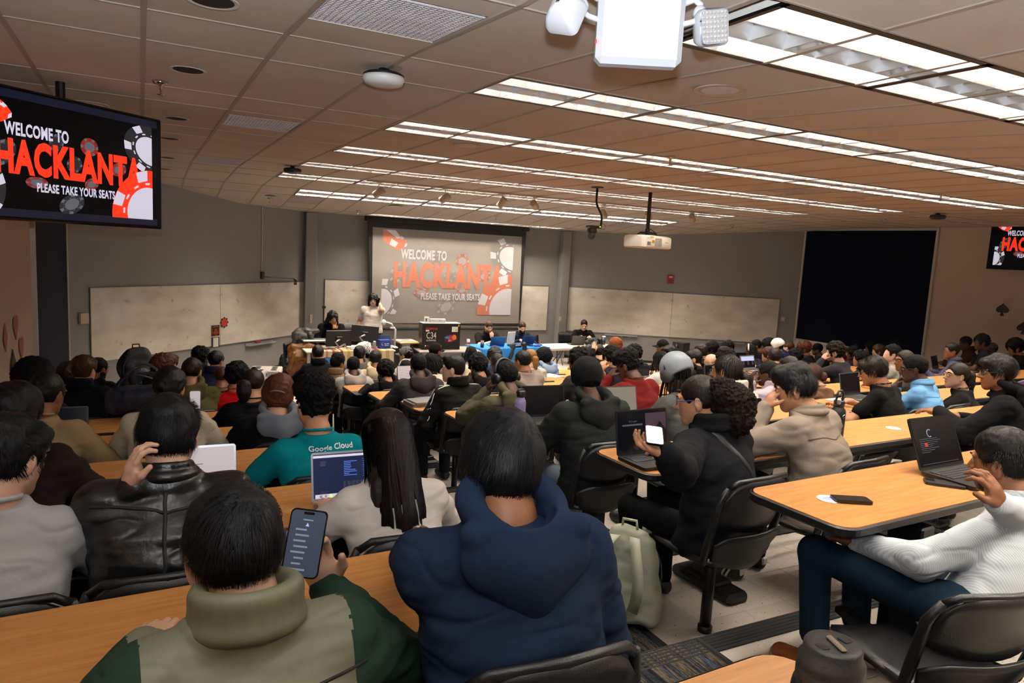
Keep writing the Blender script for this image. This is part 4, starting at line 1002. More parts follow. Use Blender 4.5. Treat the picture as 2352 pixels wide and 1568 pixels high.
def person(label, o, rz, H, head=(0, 0, 0), hair='short', hc='blk', skin='m', top='tee', tc='222222', kind='cotton', arms=('T', 'T'), wid=1.0, Z=6.0, glasses=None, legs='1c1d22', stand=False,
           hair_extra=None, face=None, sleeves=None, nk=1.0, thigh=.40, socks=None, soles=None, shoe='1a1a1c', collar=None, curl=.5, group=None, stub=None, knees=None, fine=None, extra=None, hood=None):
    """o = floor point under the seat, rz = heading in degrees (0 looks to the front wall), H = head centre in the body frame"""
    rs = np.random.RandomState(len(PEOPLE)+3); H = np.array(H, float); h = fine or float(np.clip(Z*.0019, .0058, .0165)); hh = min(h*.72, .0095)
    Rh = rotm(*head); N = H+nk*(Rh @ np.array((0, -.035, -.095))+np.array((0, -.028, -.022)))
    z0 = .95 if stand else .46; hip = np.array((0, -.03, z0)); tw = N[2]-z0; w_ = wid
    face = (Z < 9) if face is None else face
    t = np.array((0, .12, .3, .5, .68, .8, .9, .97, 1.04)); zs = z0-.03+t*tw
    cy = hip[1]+(N[1]-hip[1])*t**1.25-(.045 if not stand else .0)*np.sin(np.clip(t, 0, 1)*math.pi); cx = hip[0]+(N[0]-hip[0])*t
    aw = np.array((.17, .172, .16, .165, .178, .178, .135, .075, .058))*w_; bw = np.array((.12, .125, .115, .118, .122, .11, .085, .062, .055))*(.5+.5*w_)
    root_loc = Vector((o[0], o[1], o[2]))
    # joints
    sh = {}; A = {}
    for s, spec in ((-1, arms[0]), (1, arms[1])):
        S = np.array((N[0]+s*.162*w_, np.interp(N[2]-.10, zs, cy)+.005, N[2]-.098))
        curl_ = curl; pn = (0, 0, -1); fd = None; pole = (s*.9, -.35, -.7); point = False
        if spec == 'T': W = (s*.13, .36, .79); fd = (-s*.35, 1, .0)
        elif spec == 'K': W = (s*.10, .40, .80); fd = (-s*.12, 1, .05); curl_ = .55
        elif spec == 'X': W = (-s*.02, .33, .785); fd = (-s*1, .35, 0); pole = (s*1, -.1, -.4)
        elif spec == 'L': W = (s*.1, .24, .62); fd = (-s*.4, 1, -.1)
        elif spec == 'C': W = tuple(H+np.array((s*.035, .10, -.20))); fd = (-s*.15, -.1, 1); pn = (0, -1, 0); curl_ = 1.3; pole = (s*.5, .5, -.8)
        elif spec == 'F': W = tuple(H+np.array((s*.09, .11, -.12))); fd = (-s*.35, -.3, 1); pn = (-s*1, -.6, 0); curl_ = .9; pole = (s*.6, .4, -.8)
        elif spec == 'E': W = tuple(H+np.array((s*.14, .02, -.10))); fd = (-s*.45, -.05, 1); pn = (-s*1, 0, 0); curl_ = .6; pole = (s*1, .1, -.6)
        elif spec == 'D': W = (s*.24*w_, .02, z0-.02); fd = (0, .1, -1); pn = (-s*1, 0, 0); pole = (s*.4, -1, 0)
        elif isinstance(spec, dict): W = spec['w']; fd = spec.get('fd', (0, 1, 0)); pn = spec.get('pn', (0, 0, -1)); curl_ = spec.get('curl', curl); pole = spec.get('pole', pole); point = spec.get('point', False)
        E, W = ik(S, W, .30*(.6+.4*w_), .262*(.6+.4*w_), pole); A[s] = (S, E, np.array(W), np.array(fd if fd is not None else (W-E), float), pn, curl_, point)
    lo = np.array((min(-.3, *(A[s][i][0] for s in A for i in range(3)))-.12, min(-.25, *(A[s][i][1] for s in A for i in range(3)))-.1, z0-.2)); hi = np.array((max(.3, *(A[s][i][0] for s in A for i in range(3)))+.12, max(.25, N[1]+.2, *(A[s][i][1] for s in A for i in range(3)))+.1, max(N[2]+.1, *(A[s][i][2] for s in A for i in range(3)))+.1))
    # ---- body: head and neck, torso, arms, hands
    nl = Rh.T @ (N+np.array((0, .005, -.01))-H); V, Q = head_mesh(hh, nl, face, .050 if w_ < .97 else .056); V = (Rh @ V.T).T+H; parts = [(V, Q)]
    hb = max(h, .011); F = Field(lo, hi, hb); F.loft(zs, cx, cy, aw, bw, .03)
    for s, (S, E, W, fd, pn, cu, pt) in A.items(): F.cone(S-np.array((s*.03, 0, 0)), S, .056, .05, .05); F.cone(S, E, .049*w_, .041*w_, .025); F.cone(E, W-(W-E)*.06, .042*w_, .028, .02)
    parts.append(F.mesh())
    for s, (S, E, W, fd, pn, cu, pt) in A.items(): parts.append(hand_mesh(min(max(h*.62, .0042), .0085), W, fd, pn, s, cu, point=pt, fa=(W-E)/np.linalg.norm(W-E)))
    V, Q = cat_mesh(parts); body = link('person', mesh_of('person', V, Q, 'skin_'+skin, True), None, root_loc, R_(rz)); tag(body, label, 'person', group)
    def child(name, V, Q, m, parent=body, sm=True, lab=None):
        if len(V) == 0: return None
        ob = link(name, mesh_of(name, V, Q, m, sm), parent)
        if lab: ob['label'] = lab
        return ob
    toW = lambda P: (Rh @ np.asarray(P, float).T).T+H
    # ---- upper clothing
    c = dict(tee=.012, shirt=.014, sweater=.018, hoodie=.022, jacket=.026, puffer=.036, none=.0)[top]; F = Field(lo-.04, hi+.04, h if Z < 3 else max(h, .012))
    ax = aw+c; bx = bw+c; ax[-1] = bx[-1] = .084+c*.6; ax[-2] = max(ax[-2], .096+c*.5); bx[-2] = max(bx[-2], .088+c*.5); ax[:3] += .012; bx[:3] += .014
    if top in ('hoodie', 'jacket', 'puffer', 'sweater'): ax[0] += .01; bx[0] += .012
    F.loft(zs, cx, cy, ax, bx, .03)
    for s, (S, E, W, fd, pn, cu, pt) in A.items():
        F.cone(S-np.array((s*.03, 0, 0)), S, .058+c*.8, .053+c*.8, .05)
        if top == 'tee':
            q = S+(E-S)*.62; F.cone(S, q, .056*w_+c, .052*w_+c, .03); u = (E-S)/np.linalg.norm(E-S); 
        else:
            F.cone(S, E, .053*w_+c, .045*w_+c, .03); e = W-(W-E)*.04; F.cone(E, e, .045*w_+c, .031+c*.75, .022)
            if top in ('hoodie', 'jacket', 'sweater'): F.cone(W-(W-E)*.2, e, .036+c*.6, .033+c*.5, .008)
    gx, gy, gz = F.ax[0][:, None, None]-N[0], F.ax[1][None, :, None]-N[1], F.ax[2][None, None, :]-N[2]
    F.D = np.maximum(F.D, np.minimum(gz-.012+.2*gy, .13-np.sqrt(gx**2+(gy+.01)**2)))
    F.D = np.where((F.ax[2] < z0-.035)[None, None, :], .2, F.D)
    V, Q = F.mesh(); V = relax(V, Q); nV = vnormals(V, Q)
    amp = dict(tee=.006, shirt=.008, sweater=.008, hoodie=.010, jacket=.010, puffer=.012)[top]
    P = V*np.array((1, 1, 1.0)); fold = vnoise(np.stack([P[:, 0]+.5*P[:, 2], P[:, 1]*1.3, P[:, 2]*2.2-.6*P[:, 0]], 1), 7, len(PEOPLE))+.55*vnoise(np.stack([P[:, 0]*.7-.6*P[:, 2], P[:, 1], P[:, 2]*2.5], 1), 15, len(PEOPLE)+9)
    r1 = vnoise(np.stack([P[:, 0]*.8+.7*P[:, 2], P[:, 1]*1.1+.3*P[:, 2], P[:, 2]*1.7-.5*P[:, 0]], 1), 9, len(PEOPLE)+20); crease = np.maximum(0, 1-np.abs(r1)*9)-.25
    V = V+nV*(amp*1.9*fold-amp*.4*crease)[:, None]
    if top == 'puffer': V = V+nV*(.008*np.abs(np.sin(V[:, 2]*48)))[:, None]
    names = dict(tee='t_shirt', shirt='shirt', sweater='sweater', hoodie='hoodie', jacket='jacket', puffer='puffer_jacket'); cm = cloth(tc, kind)
    if sleeves:
        out_ = np.zeros(len(V), bool); cxx = np.interp(V[:, 2], zs, cx)
        for s, (S, E, W, *_q) in A.items():
            for a_, b_ in ((S, E), (E, W)):
                t_ = np.clip(((V-a_) @ (b_-a_))/((b_-a_) @ (b_-a_)), 0, 1); out_ |= (np.linalg.norm(V-a_-t_[:, None]*(b_-a_), axis=1) < .066*w_+c+.012) & (s*(V[:, 0]-cxx) > .165*w_)
        fs = out_[Q].all(1); child('sleeves', V, Q[fs], cloth(sleeves)); Qk = Q[~fs]
    else: Qk = Q
    gar = child(names[top], V, Qk, cm); G = dict(V=V, Q=Q, N=N, zs=zs, cy=cy, A=A, H=H, Rh=Rh, body=body, gar=gar, hh=hh, h=h, child=child, toW=toW, cm=cm)
    # ---- collar or hood
    collar = collar or dict(hoodie='hood', shirt='shirt', jacket='stand', puffer='stand').get(top, 'band')
    F = Field(N+np.array((-.24, -.25, -.30)), N+np.array((.24, .2, .22)), max(h*.9, .006))
    if collar == 'hood':
        n = 20; ring = [N+np.array((.098*math.sin(a), -.03-.088*math.cos(a), .034-.03*math.cos(a))) for a in np.linspace(-2.5, 2.5, n)]
        for p, q in zip(ring, ring[1:]): F.cone(p, q, .027, .027, .012)
        F.ell(N+np.array((0, -.118, -.05)), (.15, .046, .10), np.array(Matrix.Rotation(R_(-14), 3, 'X')), k=.03); F.cone(N+np.array((0, -.135, -.08)), N+np.array((.01, -.14, -.165)), .05, .03, .07); F.cone(N+np.array((-.12, -.11, -.0)), N+np.array((.12, -.11, -.0)), .03, .03, .01)
        F.ell(N+np.array((0, -.08, .035)), (.07, .06, .05), k=.02, sub=True)
        for s in (-1, 1): F.cone(N+np.array((s*.09, -.03, .0)), N+np.array((s*.04, .09, -.05)), .024, .016, .02)
    elif collar == 'up':                        # hood worn over the head
        F = Field(H-.24, H+.24, max(h, .007))
        for p, q, r1, r2 in (((0, -.05, -.02), (0, -.03, .035), .125, .118),): F.cone(H+Rh @ np.array(p), H+Rh @ np.array(q), r1, r2, .03)
        F.cone(H+Rh @ np.array((0, -.05, -.04)), N+np.array((0, -.05, -.03)), .12, .115, .05); F.cone(H+Rh @ np.array((0, .03, .06)), H+Rh @ np.array((0, -.06, .07)), .085, .09, .03)
        F.ell(H+Rh @ np.array((0, .14, -.03)), (.08, .11, .11), Rh, k=.02, sub=True)
    elif collar == 'shirt':
        for y0, r, z1, z2 in ((0, .064, -.005, .035),):
            n = 18; ring = [(math.sin(a), -math.cos(a)) for a in np.linspace(-2.7, 2.7, n)]
            for p, q in zip(ring, ring[1:]):
                a = N+np.array((p[0]*.07, p[1]*.068-.006, .022-.016*p[1])); b = N+np.array((q[0]*.07, q[1]*.068-.006, .022-.016*q[1])); F.cone(a, b, .0115, .0115, .006)
                a = N+np.array((p[0]*.083, p[1]*.083-.006, -.008-.012*p[1])); b = N+np.array((q[0]*.083, q[1]*.083-.006, -.008-.012*q[1])); F.cone(a, b, .014, .014, .02)
    elif collar == 'stand':
        n = 18; ring = [(math.sin(a), -math.cos(a)) for a in np.linspace(-2.6, 2.6, n)]
        for p, q in zip(ring, ring[1:]):
            for zz, rr, th in ((-.012, .086, .017), (.02, .082, .013), (.045, .084, .012)):
                F.cone(N+np.array((p[0]*rr, p[1]*rr-.01, zz-.015*p[1])), N+np.array((q[0]*rr, q[1]*rr-.01, zz-.015*q[1])), th, th, .02)
    else:
        n = 18; ring = [(math.sin(a), -math.cos(a)) for a in np.linspace(-3.1, 3.1, n)]
        for p, q in zip(ring, ring[1:]): F.cone(N+np.array((p[0]*.07, p[1]*.068-.004, .008-.014*p[1])), N+np.array((q[0]*.07, q[1]*.068-.004, .008-.014*q[1])), .0085, .0085, .004)
    V2, Q2 = F.mesh()
    if len(V2):
        V2 = relax(V2, Q2, 2)
        if collar in ('hood', 'up'): V2 = V2+vnormals(V2, Q2)*(.012*vnoise(V2, 11, len(PEOPLE)))[:, None]
        child('hood' if collar in ('hood', 'up') else 'collar', V2, Q2, cloth(hood, kind) if hood else cm, gar)
    # ---- legs
    hl = .02 if Z > 3.2 else .011; F = Field((-.36, -.25, -.02), (.36, .75, z0+.14), hl); sF = Field((-.4, -.3, -.02), (.4, .85, .16), min(hl, .016))
    for s in (-1, 1):
        if stand: hp, kn, an = np.array((s*.09, -.02, z0-.02)), np.array((s*.1, .01, .5)), np.array((s*.1, -.02, .1))
        else:
            kx = .13 if knees is None else knees; hp, kn, an = np.array((s*.085, -.02, .50)), np.array((s*kx, thigh, .53)), np.array((s*kx*.95, thigh-.04, .10))
        F.cone(hp, kn, .082*w_, .062, .03); F.cone(kn, an, .064, .056, .03); sF.cone(an+np.array((0, -.01, -.045)), an+np.array((s*.015, .14, -.06)), .046, .036, .03); sF.cone(an+np.array((0, -.03, -.06)), an+np.array((s*.015, .15, -.065)), .036, .034, .02)
    F.ell((0, -.03, z0+.03), (.165*w_, .125, .10), k=.05); V3, Q3 = F.mesh(); V3 = relax(V3, Q3)
    if socks or soles:
        b1, b2 = MB(), MB()
        for s in (-1, 1):
            kx = (.13 if knees is None else knees)*.95*s; b1.tube([(kx, thigh-.045, .19), (kx, thigh-.045, .13), (kx, thigh-.04, .07)], [.042, .043, .046], 12)
            b2.grid([[(kx+s*.008+x*.052*q, thigh+.01+y*.15*q, z) for x, y in [(math.cos(a), math.sin(a)) for a in [2*math.pi*i/20 for i in range(20)]]] for q, z in ((.9, .001), (1, .006), (1, .03), (.9, .036))], closed_u=True)
        if socks: b1.build('socks', cloth(socks), body, True)
        if soles: b2.build('shoe_soles', cloth(soles), body, True)
        V3 = V3[:]; V3[:, 2] = np.where((V3[:, 2] < .19) & (V3[:, 1] > .2), .16+.2*(V3[:, 2]-.1), V3[:, 2])
    child('trousers', V3, Q3, cloth(legs)); sF.D = np.maximum(sF.D, (.004-sF.ax[2])[None, None, :]); V4, Q4 = sF.mesh(); child('shoes', V4, Q4, cloth(shoe, 'nylon'))
    # ---- hair
    hm = ('curl_' if hair in ('curly', 'afro', 'fadecurl', 'tight') else 'hair_')+hc
    for nm, V5, Q5 in hair_mesh(hair, hh, len(PEOPLE)): child(nm, toW(V5), Q5, hm)
    # ---- face pieces
    if face and Z < 16:
        b = MB()
        for s in (-1, 1): b.ell(toW((s*.031, .0815, .008)), (.0112,)*3, 10)
        b.build('eyes', 'eye_white', body, True); b = MB()
        for s in (-1, 1): b.ell(toW((s*.031, .0895, .008)), (.0048,)*3, 8)
        b.build('pupils', 'eye_dark', body, True); b = MB()
        for s in (-1, 1): b.tube([toW((s*.014, .0965, .027)), toW((s*.032, .0945, .034)), toW((s*.052, .078, .029))], [.003, .0042, .002], 6)
        b.build('eyebrows', 'hair_'+('dbr' if hc in ('bld', 'gin', 'gry') else hc), body, True); b = MB(); b.ell(toW((0, .0905, -.0635)), (.019, .008, .006), 10, Matrix(Rh.tolist())); b.build('lips', 'lip', body, True)
    if stub:
        F = Field((-.1, -.05, -.15), (.1, .14, 0), hh); F.ell((0, .03, -.055), (.066, .069, .066), k=.01); F.cone((0, .064, -.094), (0, .05, -.085), .026, .03, .03); F.ell((0, .12, -.005), (.06, .06, .047), k=.01, sub=True); F.ell((0, .105, -.063), (.022, .02, .01), k=.006, sub=True); F.half((0, .0, -.02), (0, -.3, 1)); F.half((0, -.0, 0), (0, -1, -.2)); V6, Q6 = F.mesh(); child('beard', toW(V6), Q6, 'hair_'+stub)
    if glasses:
        b = MB()
        for s in (-1, 1):
            b.tube([toW((s*(.031+.023*math.cos(a)), .104-.010*abs(math.cos(a))*(1 if math.cos(a) > 0 else .3), .006+.017*math.sin(a))) for a in [2*math.pi*i/14 for i in range(14)]], .0022, 5, True)
            b.tube([toW((s*.054, .095, .01)), toW((s*.078, .04, .012)), toW((s*.084, -.02, .01)), toW((s*.08, -.035, -.01))], .0023, 5)
        b.tube([toW((-.009, .108, .01)), toW((0, .111, .012)), toW((.009, .108, .01))], .002, 5); b.build('glasses', glasses, body, True)
    for ex in (hair_extra or []): ex(G)
    for ex in (extra or []): ex(G)
    PEOPLE.append((label, body)); return G
mat('glasses_black', '111111', .3); mat('glasses_blue', '2c4f7c', .3); mat('glasses_gold', 'a8894c', .25, metal=.9)
# ---- things worn on the head
def w_cap(col, brim=1, emblem=None, backward=False):
    def f(G):
        F = Field((-.13, -.15, -.05), (.13, .26, .17), G['hh']); F.ell((0, -.018, .035), (.087, .107, .098), k=.02); F.half((0, 0, .012), (0, .12 if not backward else -.12, -1))
        if backward: F.ell((0, .11, .035), (.03, .05, .03), k=.01, sub=True)
        V, Q = F.mesh(); ob = G['child']('cap', G['toW'](V), Q, cloth(col)); sg = -1 if backward else 1
        rows = []
        for j in range(5):
            a = j/4; rows.append([tuple(G['toW']((.078*math.sin(u)*(1-.1*a), sg*(.02+.075*math.cos(u)+.075*a*math.cos(u*.9)), .03-.012*a-.02*math.sin(u)**2))) for u in np.linspace(-1.35, 1.35, 11)])
        b = MB(); b.shell(rows, [[tuple(G['Rh'] @ np.array((0, 0, -1)))]*11]*5, .006); b.build('cap_brim', cloth(col), ob, True)
        b = MB(); b.ell(G['toW']((0, -.018, .134)), (.007, .007, .004), 8); b.build('cap_button', cloth(col), ob, True)
        if emblem: b = MB(); b.ell(G['toW']((.0, .088, .075)), (.018, .01, .018), 10); b.build('cap_emblem', emblem, ob, True)
    return f
def w_beanie(col, kind='cotton', low=-.02, puff=.016):
    def f(G):
        F = Field((-.13, -.16, -.1), (.13, .15, .2), G['hh']); F.ell((0, -.02, .035), (.079+puff, .098+puff, .09+puff*1.3), k=.02); F.half((0, 0, low), (0, -.35, -1)); F.ell((0, .13, -.04), (.09, .09, .1), k=.01, sub=True); V, Q = F.mesh(); V = V+vnormals(V, Q)*(.005*vnoise(V, 25, 3))[:, None]; G['child']('beanie', G['toW'](V), Q, cloth(col, kind))
    return f
def w_phones(col='black_plastic', s=1.0):
    def f(G):
        b = MB(); b.tube([G['toW']((.1*math.sin(a), -.012, .025+.122*math.cos(a))) for a in np.linspace(-1.5, 1.5, 15)], .0105*s, 8); ob = b.build('headphones', col, G['body'], True)
        for sd in (-1, 1):
            b = MB(); b.cyl(G['toW']((sd*.075, -.01, -.008)), G['toW']((sd*.118, -.01, -.008)), .042*s, .036*s, 20); b.build('ear_cup', col, ob, True)
    return f
def w_pony(hc, side=0, L=.25, r=.035, at=(0, -.105, .03), band=None, down=(0, -.06, -1)):
    def f(G):
        a = np.array(G['toW'](at)); d = np.array(down, float); d /= np.linalg.norm(d); p1 = a+G['Rh'] @ np.array((side*.03, -.05, .0)); F = Field(np.minimum(a, a+d*L)-.12, np.maximum(a, a+d*L)+.12, max(G['hh'], .006))
        pts = [a, p1+d*L*.15, p1+d*L*.45, p1+d*L*.75, p1+d*L]; F.chain(pts, [r*.5, r, r*1.05, r*.75, r*.2], .02); V, Q = F.mesh(); V = V+vnormals(V, Q)*(.006*vnoise(V*np.array((1, 1, .3)), 60, 4))[:, None]; ob = G['child']('ponytail', V, Q, 'hair_'+hc)
        if band: b = MB(); q = a+(pts[1]-a)*.4; b.ell(q, (r*.8, r*.8, r*.5), 10); b.build('hair_tie', band, ob, True)
    return f
def w_bun(hc, at=(0, -.1, .07), r=.045, curly=False):
    def f(G):
        c = np.array(at); F = Field(c-.13, c+.13, G['hh']); F.ell(c, (r*1.1, r, r), k=.02); V, Q = F.mesh(); V = V+vnormals(V, Q)*(r*.25*vnoise(V, 50 if curly else 30, 5))[:, None]; G['child']('bun', G['toW'](V), Q, ('curl_' if curly else 'hair_')+hc)
    return f
def w_mass(hc, pts, rad, curly=True, amp=.02, name='hair_mass'):
    """a body of loose hair along points in the head frame"""
    def f(G):
        P = np.array(pts); m = max(rad)+.03; F = Field(P.min(0)-m, P.max(0)+m, G['hh']*1.1)
        if len(P) == 1: F.cone(P[0], P[0]+.001, rad[0], rad[0], .03)
        else: F.chain(P, rad, .03)
        V, Q = F.mesh(); n = vnormals(V, Q); V = V+n*(amp*.8*vnoise(V, 48, 5)+amp*.8*vnoise(V, 105, 6)+amp*.5*vnoise(V, 190, 8))[:, None] if curly else V+n*(amp*.5*vnoise(V*np.array((1, 1, .25)), 70, 6))[:, None]
        G['child'](name, G['toW'](V), Q, ('curl_' if curly else 'hair_')+hc)
    return f
def w_braids(hc, n=16, L=.3, r=.008, back=True, seed=1, cuff=None):
    def f(G):
        rs = np.random.RandomState(seed); b = MB()
        for i in range(n):
            a = -1.9+3.8*i/(n-1) if back else rs.uniform(-2.6, 2.6); p = np.array((.088*math.sin(a), -.02-.1*math.cos(a), .03-.03*rs.rand())); q = np.array(G['toW'](p)); l = L*(.75+.4*rs.rand()); top_ = np.array(G['toW']((p[0]*.6, p[1]*.6, .118)))
            b.tube([top_, q, q+np.array((p[0]*.25, (p[1]+.02)*.25, -l*.4)), q+np.array((p[0]*.35+.012*rs.randn(), (p[1]+.02)*.3, -l))], [r*.7, r, r, r*.5], 6)
        b.build('braids', 'curl_'+hc if hc in ('blk', 'dbr', 'br') else 'hair_'+hc, G['body'], True)
    return f
def w_long(hc, n=700, L=.4, back=.02, wd=.0022, spread=.1, seed=1):
    def f(G):
        V, Q = long_strands(n, seed, L, G['Rh'], G['H'], back, wd, spread); G['child']('long_hair', V, Q, 'hair_'+hc, sm=False)
        H = G['H']; F = Field(H+np.array((-.2, -.2, -L-.05)), H+np.array((.2, .15, .1)), max(G['hh'], .007)); zz = [H[2]-L*.62, H[2]-L*.4, H[2]-.12, H[2]-.02, H[2]+.03]; F.loft(zz, [H[0]]*5, [H[1]-.09-back*.8]*2+[H[1]-.08-back*.55, H[1]-.06, H[1]-.05], [.05, .085, .095, .088, .07], [.02, .035, .05, .06, .05], .03); V, Q = F.mesh(); V = V+vnormals(V, Q)*(.012*vnoise(V*np.array((1, 1, .15)), 50, 4))[:, None]; G['child']('hair_fall', V, Q, 'hair_'+hc)
    return f
def w_strands(style, hc, n=5000, L=.045, wd=.001):
    def f(G): V, Q = strands(n, style, 5, L, wd); G['child']('hair_locks', G['toW'](V), Q, 'hair_'+hc, sm=False)
    return f
def w_wrist(side, cols, off=.03, r=.036):
    def f(G):
        S, E, W, fd, pn, cu, pt = G['A'][side]; u = (E-W)/np.linalg.norm(E-W)
        for i, (c, th) in enumerate(cols):
            q = W+u*(off+.024*i); b = MB(); b.cyl(q, q+u*.018, r, n=16); b.build('wristband', c, G['body'], True)
    return f
def w_line(name, pts, m, w_=.006, t=.004, par='gar', n=16):
    """a seam, strap or stripe lying on the garment; points relative to the nape"""
    def f(G):
        bvh = BVHTree.FromPolygons([tuple(p) for p in G['V']], [tuple(q) for q in G['Q']]); P = [np.array(p, float) for p in pts]; out = []
        for i in range(n+1):
            u = i/n*(len(P)-1); j = min(int(u), len(P)-2); p = P[j]+(P[j+1]-P[j])*(u-j); c, nn, _, _ = bvh.find_nearest(Vector(p+G['N']))
            if c is not None: out.append((c, nn))
        rows = []
        for i, (c, nn) in enumerate(out):
            d = (out[min(i+1, len(out)-1)][0]-out[max(i-1, 0)][0]); sd = d.cross(nn)
            if sd.length < 1e-6: continue
            sd.normalize(); rows.append([tuple(c+sd*w_+nn*.001), tuple(c+sd*w_*.6+nn*t), tuple(c-sd*w_*.6+nn*t), tuple(c-sd*w_+nn*.001)])
        if len(rows) > 1: b = MB(); b.grid(rows); b.build(name, m, G[par], True)
    return f
def w_heels(m='print_white'):
    def f(G):
        for s in (-1, 1):
            b = MB(); b.box((s*.124, .305, .062), (.05, .02, .05), .008); b.build('heel_tab', m, G['body'])
            for i in range(3): b = MB(); b.box((s*(.124+.045), .37+.028*i, .045), (.012, .012, .06), .002, Matrix.Rotation(R_(25), 3, 'X')); b.build('shoe_stripe', m, G['body'])
    return f
def w_band(col):
    def f(G): b = MB(); b.tube([G['toW']((.092*math.sin(a), .03, .03+.1*math.cos(a))) for a in np.linspace(-1.7, 1.7, 15)], .014, 8); b.build('headband', cloth(col), G['body'], True)
    return f
def w_print(lines, z_off, hgt, width, m, bold=.02, lift=.004, sx=0.0, gap=1.25):
    """lettering printed on the back, wrapped onto the cloth"""
    def f(G):
        bvh = BVHTree.FromPolygons([tuple(p) for p in G['V']], [tuple(q) for q in G['Q']])
        for i, (s, wf, dx) in enumerate(lines):
            v, fs, asp = letters(s, bold); bm = bmesh.new(); vv = [bm.verts.new((p[0]*width*wf, p[1]*hgt, 0)) for p in v]
            for q in fs:
                try: bm.faces.new([vv[k] for k in q])
                except ValueError: pass
            bmesh.ops.triangulate(bm, faces=bm.faces[:]); bmesh.ops.subdivide_edges(bm, edges=[e for e in bm.edges if e.calc_length() > .012], cuts=2, use_grid_fill=True); bmesh.ops.triangulate(bm, faces=bm.faces[:])
            x0 = sx+dx-width*wf/2; P = []
            for p in bm.verts:
                X, Z_ = x0+p.co.x, G['N'][2]-z_off-hgt*gap*i+p.co.y; hit = bvh.ray_cast(Vector((X, -1.5, Z_)), Vector((0, 1, 0))); P.append((X, (hit[0].y if hit[0] else G['N'][1]-.12)-lift, Z_))
            bm.verts.index_update(); F_ = [tuple(p.index for p in q.verts) for q in bm.faces]; bm.free(); mk('printed_lettering', P, F_, m, G['gar'])
    return f
mat('print_ink', 'e6e6e6', .6); mat('print_faded', 'a8a49a', .8)
for n_, c_ in (('band_orange', 'e06018'), ('band_green', '35d020'), ('band_yellow', 'c9c416'), ('band_red', 'b02018'), ('watch_green', '7f9a2a')): mat(n_, c_, .5)
# ================================================================== THE AUDIENCE
def px3(x, y, Z): d = ray(x, y)*Z; return Vector((d[0], d[1], d[2]+Z0))
def heading(p, t=(4.6, 14.0)): return math.degrees(math.atan2(-(t[0]-p[0]), t[1]-p[1]))
def seat(x, y, k, label, lean=.10, rz=None, side=0.0, look=None, head=None, arms=('T', 'T'), dy=0, no_chair=False, chair_rz=None, chair_h=1.05, chair_at=None, floor_z=None, **kw):
    X = 3
    for _ in range(6): Yh = Yk(k)-.74+SL*(X-2.28)+lean+dy; p = at_y(x, y, Yh); X = p.x
    hd = heading(p, look or (4.6, 14.0)); rz = hd*.4 if rz is None else rz; fz = Fk(k) if floor_z is None else floor_z
    c, s = math.cos(R_(rz)), math.sin(R_(rz)); o = Vector((p.x+s*lean-c*side, p.y-c*lean-s*side, fz)); loc = lambda q: tuple(np.array(((q[0]-o.x)*c+(q[1]-o.y)*s, -(q[0]-o.x)*s+(q[1]-o.y)*c, q[2]-fz)))
    A = []
    for a in arms:
        if isinstance(a, dict) and isinstance(a['w'], Vector): a = dict(a, w=loc(a['w']))
        A.append(a)
    hz = p.z-fz; hz2 = min(1.32, max(.98, hz))
    Z = float(np.array((p.x, p.y, p.z-Z0)) @ _f)
    hy, hp, hr = head if head else (hd-rz, -8, 0)
    G = person(label, o, rz, (side, lean, hz2), (hy, hp, hr), arms=A, Z=Z, **kw); G['o'] = o; G['rz'] = rz
    if not no_chair:
        cx, cy = chair_at if chair_at else (o.x, o.y); ch_ = chair(cx, cy-.02, fz, R_(chair_rz if chair_rz is not None else rz*.4), ('black lecture chair seating the '+' '.join(label.split()[:10])))
        ch_.scale.z = chair_h
    return G
B = 'blk'
# ---- left bank, nearest row
seat(535, 1262, 0, 'person in olive jacket with upturned collar holding up a phone, nearest at left', .10, 4, head=(6, -14, -4), hair='short', hc='blu', skin='p', top='jacket', tc='6a6b57', kind='nylon', sleeves='24362c', wid=1.06, nk=.84, extra=[w_wrist(1, [('band_red', 0), ('band_dark', 0), ('band_red', 0)], .05, .048), w_line('seam', [(-.2, -.1, -.10), (0, -.15, -.12), (.2, -.1, -.10)], 'seam_dark', .003)],
     arms=('T', dict(w=px3(750, 1352, 1.71), fd=(-.28, .05, 1), pn=(-.35, -.9, .15), curl=.55, pole=(.9, -.2, -.9))), hair_extra=[w_strands('short', 'blu', 6500, .042, .0009)], legs='20242c')
seat(1145, 1072, 0, 'person in navy blue hoodie with thick black hair, hand resting on the near table', .12, -6, head=(8, -12, 3), hair='mop', hc='blu', skin='b', top='hoodie', tc='182439', wid=1.08, nk=.8,
     arms=(dict(w=at_z(985, 1250, Zk(0)+.055), fd=(-.2, 1, .1), pn=(.2, 0, -1), curl=.75, pole=(-1, -.4, -.3)), 'L'), hair_extra=[w_strands('mop', 'blu', 8000, .055, .0009)], chair_at=(.76, 1.43), legs='15171c')
